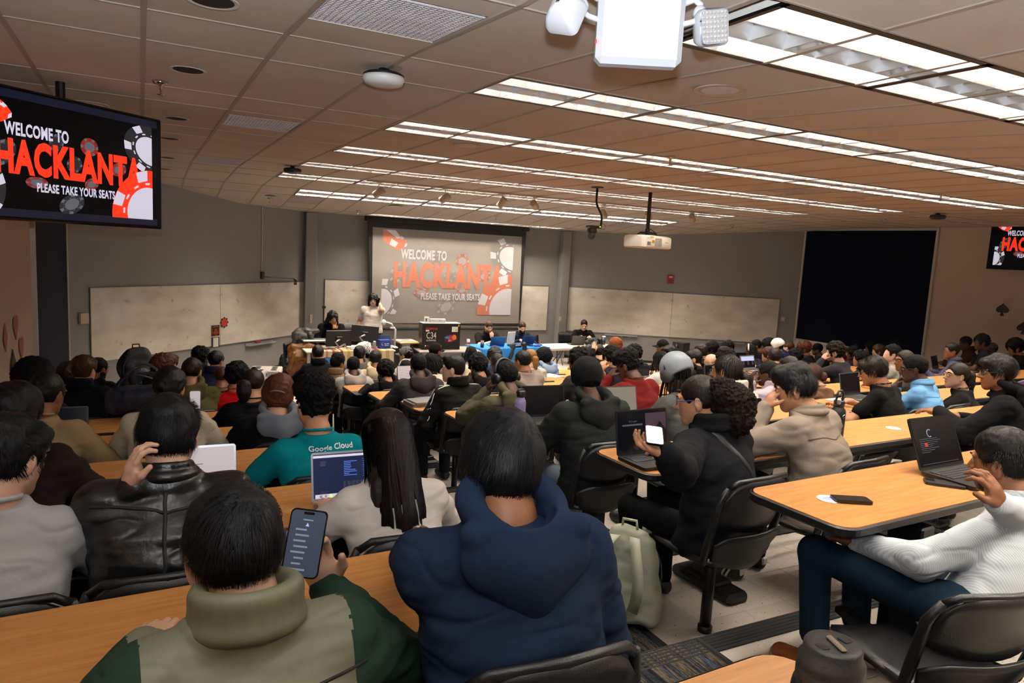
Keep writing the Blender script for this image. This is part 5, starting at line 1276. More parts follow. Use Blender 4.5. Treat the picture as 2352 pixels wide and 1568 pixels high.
# ---- second row, left
seat(25, 1050, 1, 'person in pale grey sweatshirt cut off by the left edge of the picture', .14, -4, head=(-35, -14, 0), hair='mop', hc='blu', skin='p', top='sweater', tc='c3c5c8', arms=('T', 'T'), hair_extra=[w_strands('mop', 'blk', 4000, .05, .0012)])
seat(388, 1000, 1, 'person in shiny black leather jacket with one hand raised beside the head', .13, -4, head=(-4, -12, 0), hair='mop', hc='blu', skin='p', top='jacket', tc='101114', kind='leather', collar='shirt', wid=1.12, nk=.9,
     arms=(dict(w=px3(303, 1112, 2.2), fd=(.1, -.15, 1), pn=(.9, .2, .1), curl=.8, pole=(-.3, .7, -1)), 'T'), hair_extra=[w_strands('mop', 'blu', 6500, .055, .0011)], extra=[w_wrist(-1, [('watch_green', 0)], .02), w_line('seam', [(0, -.14, -.03), (0, -.2, -.2), (0, -.2, -.5)], 'seam_dark', .006, .007), w_line('seam', [(-.2, -.08, -.07), (0, -.16, -.075), (.2, -.08, -.07)], 'seam_dark', .005, .006)])
seat(885, 1015, 1, 'person with very long straight dark hair in a cream white hoodie', .12, -2, head=(8, -14, 2), hair='long', hc='dbr', skin='p', top='sweater', tc='cfc6bd', wid=.92, arms=(dict(w=at_z(768, 1172, Zk(1)+.05), fd=(-.25, 1, .1), curl=.6, pole=(-1, -.3, -.6)), 'T'), hair_extra=[w_long('dbr', 4200, .66, .13, .0017, .2)])
# ---- third row, left
seat(38, 948, 2, 'person in dark brown jacket with a silver hair clip by the left edge', .12, -6, head=(-22, -10, 0), hair='bob', hc='blk', skin='p', top='jacket', tc='221917', wid=1.1, extra=[w_mass('blk', [(0, -.09, .03)], [.05], False)])
seat(722, 932, 2, 'person in teal t-shirt with white lettering on the back and a tall fade haircut', .08, 2, head=(2, -6, 0), hair='fadecurl', hc='blk', skin='m', top='tee', tc='04747c', wid=1.06, arms=(dict(w=(-.18, .33, .79), fd=(.3, 1, 0)), 'X'), extra=[w_print([('Google Cloud', 1, 0)], .085, .034, .225, 'print_ink', .018, .004, .045)], hair_extra=[w_mass('blk', [(0, .02, .1), (0, -.05, .09), (.03, 0, .1), (-.04, -.02, .095)], [.078, .082, .072, .072], True, .02, 'curls')])
# ---- fourth row, left
seat(110, 905, 3, 'person in tan crewneck shirt leaning over a laptop by the left wall', .16, -12, head=(-20, -14, 0), hair='short', hc='blk', skin='b', top='sweater', tc='9c8560', wid=1.1)
seat(392, 890, 3, 'person in cream shirt mostly hidden behind the leather jacket', .12, -6, hair='mop', hc='blk', skin='m', top='shirt', tc='c2b49c', wid=1.12)
seat(640, 905, 3, 'person in backwards tan cap and black sweatshirt with a grey hood', .12, 0, head=(-14, -14, 4), hair='bob', hc='aub', skin='l', top='hoodie', tc='0c0c0e', hood='6a6f78', wid=1.15, extra=[w_cap('7d6a57', backward=True)])
# ---- further rows, left
seat(80, 872, 4, 'person in dark charcoal sweatshirt with a large afro by the side wall', .12, -6, hair='afro', hc='blk', skin='d', top='hoodie', tc='211c1d')
seat(583, 882, 4, 'person in black top with a pale green claw clip in dark hair', .12, 2, head=(-24, -14, 0), hair='tied', hc='dbr', skin='m', top='hoodie', tc='0c0c0e', wid=1.05, collar='band', extra=[w_pony('dbr', -.3, .16, .05, (-.03, -.1, .0)), w_bun('dbr', (.0, -.03, .12), .022)])
seat(443, 852, 5, 'person in olive green hooded jacket with short dark hair', .14, -4, head=(-25, -10, 0), hair='short', hc='dbr', skin='m', top='hoodie', tc='55512f', wid=1.1)
seat(545, 864, 5, 'person in bright red sweatshirt with curly black hair', .14, 6, hair='curly', hc='blk', skin='m', top='sweater', tc='a80f12')
seat(195, 850, 5, 'person with sandy light brown hair in a black high collar jacket', .12, -10, head=(-25, -6, 0), hair='mop', hc='br', skin='l', top='jacket', tc='0b0d13', wid=1.05)
seat(512, 866, 6, 'person with shaved head between the blue jacket and red sweatshirt', .1, -4, head=(-25, -12, 0), hair='buzz', hc='br', skin='b', top='tee', tc='1c1c20')
seat(163, 862, 6, 'person with dark tousled hair partly behind the sandy haired head', .1, -6, hair='shaggy', hc='dbr', skin='m', top='tee', tc='b9b4ae')
seat(374, 842, 6, 'person with curly auburn hair beside the tall black backpack', .1, -10, hair='curly', hc='aub', skin='l', top='hoodie', tc='1b1716')
seat(498, 828, 7, 'person in blue jacket with short black hair turned right', .1, -16, head=(-30, -6, 0), hair='short', hc='blk', skin='m', top='jacket', tc='152035')
seat(228, 846, 7, 'person with close cropped black hair, front row by the left whiteboard', .1, -14, head=(-35, -10, 0), hair='tight', hc='blk', skin='b', top='hoodie', tc='141416')
seat(463, 818, 7, 'person with round black afro hair in front of the left whiteboard', .1, -14, hair='curly', hc='blk', skin='d', top='hoodie', tc='121a26', dy=1.1)
seat(390, 835, 7, 'person with brown hair tucked behind the curly auburn head', .1, -10, hair='mop', hc='br', skin='l', top='tee', tc='2a2422')
# ---- centre bank, nearest rows
seat(2302, 1062, 0, 'person in pale blue and white striped shirt, jeans and brown shoes at bottom right', .06, 4, side=.30, dy=.0, thigh=.50, chair_at=(2.37, 1.37), chair_rz=-16, chair_h=.9, socks='3f4650', soles='b9b0a2', head=(4, -8, -4), hair='fade', hc='blk', skin='b', top='shirt', tc='d4d8dc', kind='stripe', wid=1.12, legs='142433', shoe='7a4119', stub='blk', knees=.15,
     arms=(dict(w=(-.10, .36, .62), fd=(.1, 1, -.2), curl=.6, pole=(-.8, -.6, -.2)), dict(w=px3(2272, 1150, 2.35), fd=(-.5, .2, .9), pn=(-.4, 1, .2), curl=.8, pole=(.6, .2, -.9))), hair_extra=[w_strands('fade', 'blk', 4500, .03, .001)])
seat(1602, 918, 1, 'person with glasses and big curly bun in a black jacket holding a phone', .13, 10, head=(32, -12, 0), hair='tied', hc='dbr', skin='m', top='jacket', tc='121317', wid=1.12, glasses='glasses_blue', arms=(dict(w=px3(1530, 1040, 2.9), fd=(-.5, 1, .2), pn=(0, -.2, 1), curl=.7, pole=(-.6, -.5, -.8)), 'T'), hair_extra=[w_mass('dbr', [(-.01, -.12, .02), (.03, -.16, -.05), (0, -.17, -.11)], [.085, .108, .085], True, .024, 'curly_bun')], legs='08090b', extra=[w_line('bag_strap', [(-.07, -.04, .0), (0, -.16, -.14), (.1, -.18, -.3), (.17, -.12, -.44)], 'black_plastic', .016, .006), w_line('strap_buckle', [(.16, -.13, -.40), (.17, -.12, -.44)], 'glasses_gold', .014, .012)])
seat(1824, 893, 1, 'person in taupe wool jacket resting chin on fist', .17, 14, head=(26, -16, 0), hair='fade', hc='blu', skin='m', top='jacket', tc='877a6d', collar='shirt', wid=1.06, arms=('F', 'X'), hair_extra=[w_mass('blk', [(0, .05, .085), (0, -.04, .085)], [.062, .07], False, .012, 'top_hair'), w_strands('fade', 'blk', 3500, .06, .0014)], legs='191b20', extra=[w_line('yoke_seam', [(-.2, -.1, -.12), (0, -.17, -.13), (.2, -.1, -.12)], 'seam_taupe', .004), w_heels()])
seat(2288, 855, 1, 'person in black hoodie with white earbud and glasses reaching to a laptop', .16, 22, head=(30, -6, 0), hair='mop', hc='blk', skin='b', top='hoodie', tc='0e0e10', wid=1.12, glasses='glasses_black', arms=(dict(w=(-.12, .46, .84), fd=(.2, 1, 0)), 'T'), hair_extra=[w_strands('mop', 'blk', 3000, .06, .0016)])
seat(1345, 872, 2, 'person in dark grey hoodie with the hood worn up over a cap', .10, 0, head=(-10, -14, 0), hair='short', hc='blk', skin='d', top='hoodie', tc='1d1f1e', wid=1.22, legs='5c6670', hair_extra=[w_beanie('151516', low=-.06, puff=.022)], chair_at=(2.52, 3.68))
seat(1551, 860, 2, 'person in silver and black bonnet with headphones over long thin braids', .12, 2, head=(6, -22, 0), hair='tight', hc='blk', skin='d', top='sweater', tc='4b4a49', extra=[w_beanie('8c949c', 'nylon', -.03, .03), w_phones('dark_grey', 1.25), w_braids('blk', 22, .28, .006)])
seat(1667, 852, 2, 'person with dark hair in a ponytail and white fleece collar', .1, 8, head=(14, -6, 0), hair='tied', hc='dbr', skin='m', top='jacket', tc='cfc5b8', wid=.95, extra=[w_pony('dbr', .3, .26, .042, (.02, -.1, -.01), None)], hair_extra=[w_strands('short', 'dbr', 1500, .09, .0018)])
seat(2004, 852, 2, 'person in black t-shirt with glasses, earring and necklace at a laptop', .16, 14, head=(26, -16, 0), hair='mop', hc='dbr', skin='m', top='tee', tc='0e0d0d', glasses='glasses_black', hair_extra=[w_strands('mop', 'dbr', 2000, .07, .002)])
seat(2098, 847, 2, 'person in light blue dress shirt with short tight hair, hand to chin', .13, 14, head=(26, -12, 0), hair='tight', hc='blk', skin='d', top='shirt', tc='6ea1cf', glasses='glasses_black', arms=('C', 'T'), extra=[w_line('yoke_seam', [(-.19, -.1, -.1), (0, -.16, -.11), (.19, -.1, -.1)], 'seam_blue', .003)])
seat(2196, 862, 2, 'person with ponytail, red hair tie and glasses in a black top', .08, 24, head=(40, 0, 0), hair='tied', hc='dbr', skin='l', top='tee', tc='0f0f10', wid=.92, glasses='glasses_gold', extra=[w_pony('dbr', .3, .26, .04, (.01, -.1, .04), 'alarm_red')])
# ---- fourth row
seat(1160, 866, 3, 'person in olive hoodie with printed back, wristbands and black headphones', .12, 4, head=(8, -18, 0), hair='tight', hc='blk', skin='d', top='hoodie', tc='4c4a38', wid=1.15, arms=('F', 'X'), legs='33322a', extra=[w_phones('black_plastic', 1.15), w_wrist(-1, [('band_orange', 0), ('band_green', 0)], .05), w_print([('TR', .45, 0), ('UE', .45, .03), ('RELI', .95, .015), ('GION', 1, .02)], .175, .038, .2, 'print_faded', .05, .005, .07, 1.35)])
seat(1440, 840, 3, 'person in dark red sweatshirt with tall dark curls propping the face on one hand', .16, 12, head=(20, -18, 0), hair='fadecurl', hc='blk', skin='d', top='sweater', tc='5a1414', wid=1.15, arms=('F', 'T'), hair_extra=[w_mass('blk', [(0, .05, .075), (0, -.04, .08)], [.075, .085], True, .022, 'curls')], extra=[w_wrist(-1, [('black_plastic', 0), ('band_red', 0)], .04)])
seat(1762, 858, 3, 'person in lilac puffer jacket with short dark hair', .1, 14, head=(18, -8, 0), hair='tight', hc='blk', skin='d', top='puffer', tc='b3a3ad', arms=('F', 'T'))
seat(1862, 862, 3, 'person in brown t-shirt with light brown hair gathered at the nape', .12, 14, head=(22, -16, 0), hair='tied', hc='br', skin='l', top='tee', tc='5d4030', extra=[w_bun('br', (.01, -.11, -.03), .05)], hair_extra=[w_strands('short', 'br', 1500, .08, .002)])
seat(2076, 828, 3, 'person in grey sweater with glasses behind the light blue shirt', .1, 20, head=(50, -4, 0), hair='tied', hc='dbr', skin='b', top='sweater', tc='4d4b49', glasses='glasses_black')
# ---- fifth row
seat(1040, 848, 4, 'person in black track jacket with white shoulder stripes, looking left in profile', .08, 8, head=(48, 0, 0), hair='fade', hc='blk', skin='p', top='jacket', tc='12110f', wid=1.05, hair_extra=[w_mass('blk', [(0, .05, .085), (0, -.05, .08)], [.05, .055], False, .01, 'top_hair')], arms=('L', 'T'), extra=[w_line('white_stripe', [(-.08, 0, .0), (-.21, 0, -.08), (-.27, .03, -.24), (-.3, .06, -.36)], 'print_white', .004, .004), w_line('white_stripe', [(-.08, -.03, .0), (-.21, -.03, -.08), (-.27, 0, -.24), (-.3, .02, -.36)], 'print_white', .004, .004), w_line('white_stripe', [(.08, -.03, .0), (.21, -.03, -.08), (.27, 0, -.24)], 'print_white', .004, .004)])
seat(1328, 828, 4, 'person in charcoal hoodie with glasses and knotty black curls', .14, 10, head=(24, -6, 0), hair='curly', hc='blk', skin='d', top='hoodie', tc='221f1f', wid=1.12, glasses='glasses_black')
seat(1632, 832, 5, 'bald person with glasses in a dark suit jacket', .14, 12, head=(24, -14, 0), hair='bald', skin='p', top='jacket', tc='1a1b1f', glasses='glasses_black')
seat(1664, 826, 4, 'person with black curls in a charcoal jacket behind the ponytail', .1, 10, head=(12, -8, 0), hair='curly', hc='blk', skin='b', top='jacket', tc='212226', wid=1.1)
seat(1812, 842, 4, 'person with dark straight hair between the lilac puffer and brown t-shirt', .1, 14, hair='mop', hc='dbr', skin='m', top='tee', tc='221d1b')
seat(1916, 808, 4, 'person in charcoal sweatshirt with big curls, hands clasped at the mouth', .12, 22, head=(24, -6, 0), hair='curly', hc='dbr', skin='l', top='sweater', tc='262528', wid=1.15, arms=('F', 'F'))
seat(2046, 814, 4, 'person in pale grey t-shirt with shaved sides, looking up', .06, 22, head=(40, 10, 0), hair='fadecurl', hc='blk', skin='p', top='tee', tc='9b938a', wid=1.05)
seat(2184, 806, 4, 'person in dotted navy shirt with glasses at a small black laptop', .08, 26, head=(38, -2, 0), hair='short', hc='blk', skin='b', top='shirt', tc='34344a', kind='plaid', wid=1.1, glasses='glasses_black')
seat(2330, 798, 4, 'person with a wide black afro and glasses by the right edge', .08, 28, head=(34, -14, 0), hair='afro', hc='blk', skin='b', top='tee', tc='131214', glasses='glasses_black')
# ---- sixth row
seat(960, 838, 5, 'person in charcoal hoodie seen square from behind with cropped black hair', .1, 0, head=(-2, -4, 0), hair='tight', hc='blk', skin='d', top='hoodie', tc='353032', wid=1.15)
seat(1096, 840, 5, 'person in black hoodie with short curls and an orange wristband', .12, 4, head=(6, -12, 0), hair='curly', hc='blk', skin='m', top='hoodie', tc='121113', arms=('C', 'T'), extra=[w_wrist(-1, [('band_orange', 0)], .02)])
seat(1199, 829, 5, 'person in mauve grey t-shirt with short black hair', .1, 6, head=(16, -8, 0), hair='short', hc='blk', skin='b', top='tee', tc='83756c', wid=1.05)
seat(1402, 818, 5, 'person in navy shirt with curly hair pinching fingers together', .1, 8, hair='curly', hc='blk', skin='m', top='tee', tc='15161f', arms=(dict(w=px3(1378, 845, 8.1), fd=(.4, .2, .9), curl=1.0), 'T'))
seat(1514, 828, 5, 'person in white t-shirt with black box braids', .08, 8, hair='tight', hc='blk', skin='d', top='tee', tc='c9c3ba', wid=.92, extra=[w_braids('blk', 14, .2, .011)])
seat(1592, 824, 5, 'person in black hoodie with thick dark hair and beard in profile', .1, 14, head=(40, -4, 0), hair='mop', hc='blk', skin='l', top='hoodie', tc='0f0f11', stub='dbr')
seat(1780, 820, 5, 'person in dark brown plaid shirt with glasses, turned to the right', .08, -20, head=(-36, -8, 0), hair='mop', hc='dbr', skin='l', top='shirt', tc='33272a', glasses='glasses_black', stub='dbr')
seat(1974, 824, 5, 'person with wavy black hair beside the pale grey t-shirt', .1, 22, head=(30, -6, 0), hair='curly', hc='blk', skin='m', top='hoodie', tc='1e1c20')
seat(2216, 788, 5, 'person in dark brown jacket with round black hair by the right wall', .08, 30, head=(20, -12, 0), hair='tight', hc='blk', skin='d', top='jacket', tc='2c1812', wid=1.15)
seat(2276, 802, 5, 'person in grey baseball cap in profile by the right wall', .08, 30, head=(36, -4, 0), hair='tight', hc='blk', skin='d', top='hoodie', tc='1f2430', extra=[w_cap('4f4c4b')])
# ---- seventh row
seat(885, 852, 6, 'person in black hoodie with small wavy hair at the aisle beside a closed tablet', .12, 4, head=(-6, -12, 0), hair='curly', hc='blk', skin='m', top='hoodie', tc='0f0e10')
seat(932, 852, 7, 'person with long braids and a pale headband', .1, 0, hair='tight', hc='blk', skin='d', top='tee', tc='1a1718', wid=.9, extra=[w_braids('blk', 16, .22, .01), w_band('b9b2a8')])
seat(990, 834, 6, 'person in cream ribbed sweater with black dreadlocks', .08, -2, hair='tight', hc='blk', skin='d', top='sweater', tc='cdbfae', kind='rib', extra=[w_braids('blk', 18, .14, .013)])
seat(1141, 832, 6, 'person with dark hair just behind the black headphones', .1, 2, hair='short', hc='blk', skin='d', top='tee', tc='1c1a22')
seat(1217, 822, 6, 'person with blonde ponytail in a light grey sweater', .08, 6, hair='tied', hc='bld', skin='p', top='sweater', tc='b3aaa0', wid=.95, extra=[w_pony('bld', .2, .2, .035, (.0, -.1, .02), 'black_plastic')])
seat(1455, 812, 6, 'person in black shirt with wavy hair behind the red sweatshirt', .1, 8, hair='curly', hc='blk', skin='m', top='shirt', tc='121214')
seat(1536, 812, 6, 'person with dark fringe turned round towards the left', .06, 40, head=(50, -4, 0), hair='mop', hc='blk', skin='p', top='tee', tc='2b2c33')
seat(1763, 814, 6, 'person in navy shirt with long brown hair behind the plaid shirt', .08, 8, hair='bob', hc='br', skin='l', top='shirt', tc='1d2136')
seat(1825, 818, 6, 'person with black wavy hair in front of the auburn afro', .1, 14, hair='curly', hc='blk', skin='m', top='hoodie', tc='171416')
seat(1957, 812, 6, 'person with small dark curls near the centre of the navy panel', .1, 22, hair='curly', hc='blk', skin='d', top='hoodie', tc='191619')
seat(2016, 806, 6, 'person with brown layered hair against the navy panel', .08, 24, head=(30, -4, 0), hair='bob', hc='br', skin='l', top='tee', tc='1c1618')
seat(2253, 786, 4, 'person with black hair and glasses behind the grey cap', .06, 34, head=(30, -4, 0), hair='curly', hc='blk', skin='d', top='tee', tc='16161a', glasses='glasses_black', dy=.35)
# ---- front rows
seat(730, 812, 7, 'person in black jacket with brown hair and neon wristbands by the desk', .1, 0, head=(-12, -6, 0), hair='short', hc='dbr', skin='p', top='jacket', tc='0e0f12', arms=('T', 'F'), extra=[w_wrist(1, [('band_yellow', 0), ('band_orange', 0)], .03)], dy=0.9)
seat(777, 834, 7, 'person in tan wool jacket with a short afro, looking right in profile', .1, -16, head=(-48, -2, 0), hair='tight', hc='blk', skin='b', top='jacket', tc='7a5f48', wid=1.1, hair_extra=[w_mass('blk', [(0, -.01, .06)], [.095], True, .012, 'afro_top')], dy=0.2)
seat(812, 840, 7, 'person in light grey hoodie with cropped black hair', .1, -2, hair='tight', hc='blk', skin='d', top='hoodie', tc='a5a09b', wid=1.1, dy=-0.2)
seat(863, 824, 7, 'person in cream hoodie with short black hair and glasses', .1, -4, head=(-22, -6, 0), hair='short', hc='blk', skin='b', top='hoodie', tc='c4b493', dy=.2, glasses='glasses_black')
seat(826, 814, 7, 'person in grey hoodie with dark hair bent forward by the striped cloth', .14, -4, hair='mop', hc='blk', skin='m', top='hoodie', tc='5b5854', dy=.8)
seat(841, 815, 7, 'person in black and white patterned head wrap and pale blue top', .1, -4, hair='tight', hc='blk', skin='d', top='tee', tc='7f98b3', hair_extra=[w_beanie('cfcac2', 'zebra', -.02, .03)], dy=1.3)
seat(931, 815, 7, 'person in grey and red cap and white shirt', .1, 18, head=(25, -4, 0), hair='tight', hc='blk', skin='m', top='tee', tc='d4cbc0', dy=.5, extra=[w_cap('5c5c5e', emblem='alarm_red')])
seat(1001, 806, 7, 'person in black cap and sunglasses, black hoodie, turned right', .08, -30, head=(-40, -4, 0), hair='tight', hc='blk', skin='b', top='hoodie', tc='0c0c0e', dy=.5, extra=[w_cap('121212', emblem='alarm_red')], glasses='glasses_black')
seat(1081, 815, 7, 'person in cream shirt with black braids tied back', .08, 0, hair='tight', hc='blk', skin='d', top='shirt', tc='bfae97', dy=.1, extra=[w_braids('blk', 14, .14, .011)])
seat(1134, 818, 7, 'person in navy shirt with tousled black hair in front of the blue cloth', .1, 4, head=(20, -6, 0), hair='shaggy', hc='blk', skin='m', top='tee', tc='18203c')
seat(1247, 820, 7, 'person in light blue hoodie with a puff of black curls', .1, 8, hair='afro', hc='blk', skin='d', top='hoodie', tc='8497ae')
seat(1351, 812, 7, 'person with black hair low behind the glasses wearer', .12, 4, hair='short', hc='blk', skin='b', top='tee', tc='191716', dy=1)
seat(1376, 808, 7, 'person in black hooded coat with glasses raising a hand', .1, -14, head=(-32, -4, 0), hair='short', hc='blk', skin='p', top='puffer', tc='131210', glasses='glasses_black', collar='hood', arms=(dict(w=px3(1364, 806, 11.6), fd=(0, .1, 1), curl=.5, point=True), 'T'))
seat(1412, 792, 7, 'person with ginger hair near the beige folding table', .08, 8, hair='bob', hc='gin', skin='p', top='tee', tc='2a2226', dy=.3)
seat(1520, 796, 7, 'person in black cap and hoodie against the grey wall', .08, 24, head=(30, -4, 0), hair='tight', hc='blk', skin='b', top='hoodie', tc='101013', extra=[w_cap('101010', backward=False)])
seat(1608, 806, 7, 'person with long dark hair near the low marker tray', .08, 14, hair='bob', hc='dbr', skin='m', top='tee', tc='161418')
seat(1633, 808, 7, 'person with a black afro under the marker tray', .1, 14, hair='afro', hc='blk', skin='d', top='hoodie', tc='151416', dy=0.9)
seat(1660, 812, 7, 'person with straight brown hair behind the bald person', .08, 14, hair='bob', hc='dbr', skin='l', top='tee', tc='1f1a1a')
seat(1674, 799, 7, 'person with upright black curls facing back towards the camera', .04, 120, head=(50, -2, 0), hair='curly', hc='blk', skin='k', top='tee', tc='141316', dy=.3)
seat(1723, 806, 7, 'person with white headband and waist-long braids', .06, 18, head=(26, -4, 0), hair='tight', hc='blk', skin='d', top='tee', tc='2a2730', extra=[w_band('e0dcd4'), w_braids('dbr', 18, .34, .009)])
seat(1735, 794, 7, 'person in black t-shirt with cropped hair by the whiteboard end', .06, 22, hair='tight', hc='blk', skin='b', top='tee', tc='111112', dy=.4)
seat(1764, 794, 7, 'person with high black flat-top hair beside the white cap', .06, 22, head=(28, -4, 0), hair='afro', hc='blk', skin='k', top='tee', tc='15151a')
seat(1784, 796, 7, 'person in a puffy white cap', .08, 22, hair='short', hc='blk', skin='m', top='hoodie', tc='1d2547', extra=[w_beanie('e6e1d8', 'cotton', .0, .034)], dy=-0.35)
seat(1810, 798, 7, 'person in royal blue hoodie holding a hand against brown hair', .06, 22, head=(0, -4, 0), hair='short', hc='br', skin='l', top='hoodie', tc='16388f', arms=('E', 'T'), dy=.3)
seat(1845, 800, 7, 'person with a rounded auburn afro in a dark t-shirt', .08, 20, hair='afro', hc='aub', skin='b', top='tee', tc='17171a', dy=-0.2)
seat(1876, 802, 7, 'person in black cap in profile before the navy panel', .06, 26, head=(36, -4, 0), hair='tight', hc='blk', skin='d', top='tee', tc='101013', dy=.3, extra=[w_cap('0d0d0f')])
seat(1972, 800, 7, 'person in red jacket with dark hair before the navy panel', .06, 26, hair='tight', hc='blk', skin='d', top='jacket', tc='4d1013', dy=.2)
seat(1998, 802, 7, 'person with a black hood up before the navy panel', .06, 26, hair='short', hc='blk', skin='d', top='hoodie', tc='0b0b0d', collar='up', dy=-0.3)
seat(2058, 794, 6, 'person in a black hat at the right end of the navy panel', .06, 28, hair='short', hc='blk', skin='m', top='tee', tc='121114', extra=[w_beanie('0c0c0e', low=-.02, puff=.03)])
# ---- people at the front of the room
def front(x, y, Y, label, rz, head, stand=False, hz=None, **kw):
    p = at_y(x, y, Y); lean = kw.pop('lean', .08); c, s = math.cos(R_(rz)), math.sin(R_(rz)); o = Vector((p.x+s*lean, p.y-c*lean, 0)); Z = float(np.array((p.x, p.y, p.z-Z0)) @ _f)
    G = person(label, o, rz, (0, lean, min(1.75, max(1.05, p.z))), head, Z=Z, stand=stand, face=True, fine=.0095, **kw); G['o'] = o; G['rz'] = rz; return G
front(857, 689, 14.3, 'standing person in white t-shirt with long black hair, phone to the ear', 158, (6, -6, 0), True, hair='shaggy', hc='blk', skin='l', top='tee', tc='d8cfc6', wid=1.08, arms=(dict(w=(-.135, .04, 1.55), fd=(.35, .05, 1), pn=(1, 0, 0), curl=.6, pole=(-.35, .3, -1)), 'D'), glasses='glasses_black', legs='2a2c33', lean=.03, extra=[w_mass('blk', [(-.08, -.03, -.03), (-.085, -.02, -.12)], [.03, .022], False), w_mass('blk', [(.08, -.03, -.03), (.085, -.02, -.12)], [.03, .022], False)])
front(764, 730, 14.15, 'person in black hoodie with long black hair, finger at the chin, by the monitors', 168, (20, -16, 0), hair='shaggy', hc='blk', skin='m', top='hoodie', tc='0d0d0f', wid=1.15, arms=(dict(w=(-.04, .24, 1.02), fd=(0, -.1, 1), pn=(0, -1, 0), curl=1.2, point=True, pole=(-.6, .4, -.8)), 'T'), lean=.14, extra=[w_mass('blk', [(-.09, -.03, -.02), (-.10, -.03, -.13), (-.1, -.02, -.2)], [.035, .04, .02], False), w_mass('blk', [(.09, -.03, -.02), (.10, -.03, -.13), (.1, -.02, -.2)], [.035, .04, .02], False)])
front(1123, 752, 14.0, 'person in black polo shirt with red beard, fist to mouth, at the blue table', 176, (-6, -12, 0), hair='fade', hc='br', skin='p', top='tee', tc='0f0f10', wid=1.25, collar='shirt', stub='gin', arms=('C', 'X'), lean=.14)
front(1199, 753, 14.1, 'person in navy pullover with a dark beard looking down at the blue table', 168, (4, -16, 0), hair='fade', hc='br', skin='p', top='sweater', tc='16202c', wid=1.08, collar='shirt', stub='dbr', lean=.14, arms=('T', 'K'))
front(1341, 750, 14.6, 'person in black sweatshirt with lettering, typing at the beige folding table', 158, (-8, -14, 0), hair='fade', hc='dbr', skin='p', top='sweater', tc='0d0d0f', wid=1.1, lean=.14, arms=('K', 'K'))

chair(3.62, 2.52, Fk(1), 0, 'empty black chair behind the nearest right table, beside the taupe jacket'); chair(5.2, 3.72, Fk(2), 0, 'empty chair by the long table before the person with necklace')
mat('scr_dark', '07080b', .18, emit='0a0c12', es=.5)
mat('scr_code', '0b1226', .3, emit='131f44', es=.7)
mat('scr_white', '8a8486', .4, emit='d6c8cc', es=.55)
mat('scr_grey', '6f6d68', .5, emit='6b6862', es=.35)
mat('scr_blue', '1d4a70', .4, emit='2a628c', es=.6)
mat('scr_bar', '9aa6c8', .5, emit='9fb0dc', es=.7)
mat('scr_dim', '3a3d48', .5, emit='3c404e', es=.6)
mat('scr_bright', 'f0f0f4', .4, emit='f2f2f6', es=1.0)
mat('scr_dock', 'c9c4d4', .4, emit='c4bed2', es=.7)
mat('scr_purple', '3a1a44', .4, emit='5a2a60', es=.6)
mat('scr_mount', '2a1e2c', .5, emit='2e2230', es=.6)
mat('scr_line', '4a6ac0', .5, emit='4a70d8', es=.8)
mat('scr_phone', '2e3440', .25, emit='39414f', es=.7)
mat('scr_txt', '4a505c', .5, emit='8a92a4', es=.6)
mat('sleeve_grey', '6e6a68', .8, bump=.3, bs=80)
mat('lanyard', 'c9c020', .6)
mat('lavender', '8d87b4', .42, bump=.1, bs=200)
mat('bottle_black', '101012', .45, bump=.2, bs=200)
mat('tumbler_navy', '1c2740', .4)
mat('lid_grey', '2c2b2b', .5, bump=.2, bs=200)
mat('steel_warm', 'a89a88', .35, metal=.6)
mat('bag_cream', 'aeb29c', .6, bump=.25, bs=14, var=.08, vs=6)
mat('bag_black', '0f0f11', .6, bump=.3, bs=20)
mat('bag_blue', '131a30', .6, bump=.3, bs=16)
mat('bag_grey', '39434c', .6, bump=.3, bs=14)
for n_, c_ in (('c_cream', 'b5a37f'), ('c_tan', '94805a'), ('c_red', '7d1f26'), ('c_pink', 'a8665f'), ('c_yellow', 'ab8a3e')): mat(n_, c_, .9, bump=.4, bs=60)
mat('lap_blue', '2a3c63', .4, metal=.4)
mat('lap_teal', '3c6a8c', .4, metal=.5)
mat('box_blue', '12348c', .5)
mat('box_white', 'd9d6d0', .6)
mat('poly_white', 'd8d4ce', .35, spec=.6)
mat('wood_pale', 'b08d5c', .5, bump=.1, bs=30)
mat('table_grey', '8c8780', .5)
mat('carton_black', '120c0d', .35)
mat('carton_red', 'a01a18', .5)
mat('carton_pic_a', '3a1436', .4)
mat('carton_pic_b', '8a1c4a', .4)
mat('carton_pic_c', 'd06a20', .4)
mat('carton_pic_d', '2c6a94', .4)
mat('cloth_blue', '0a6cb4', .7, bump=.2, bs=40)
mat('cloth_blue_dark', '0c2c66', .7)
mat('plastic_beige', 'c7bda9', .5)
mat('dice_white', 'cfc7bb', .5)
mat('dice_dot', '0f0f12', .6)
mat('dice_gold', '8f6a2c', .4)
mat('can_green', '5a8c20', .4)
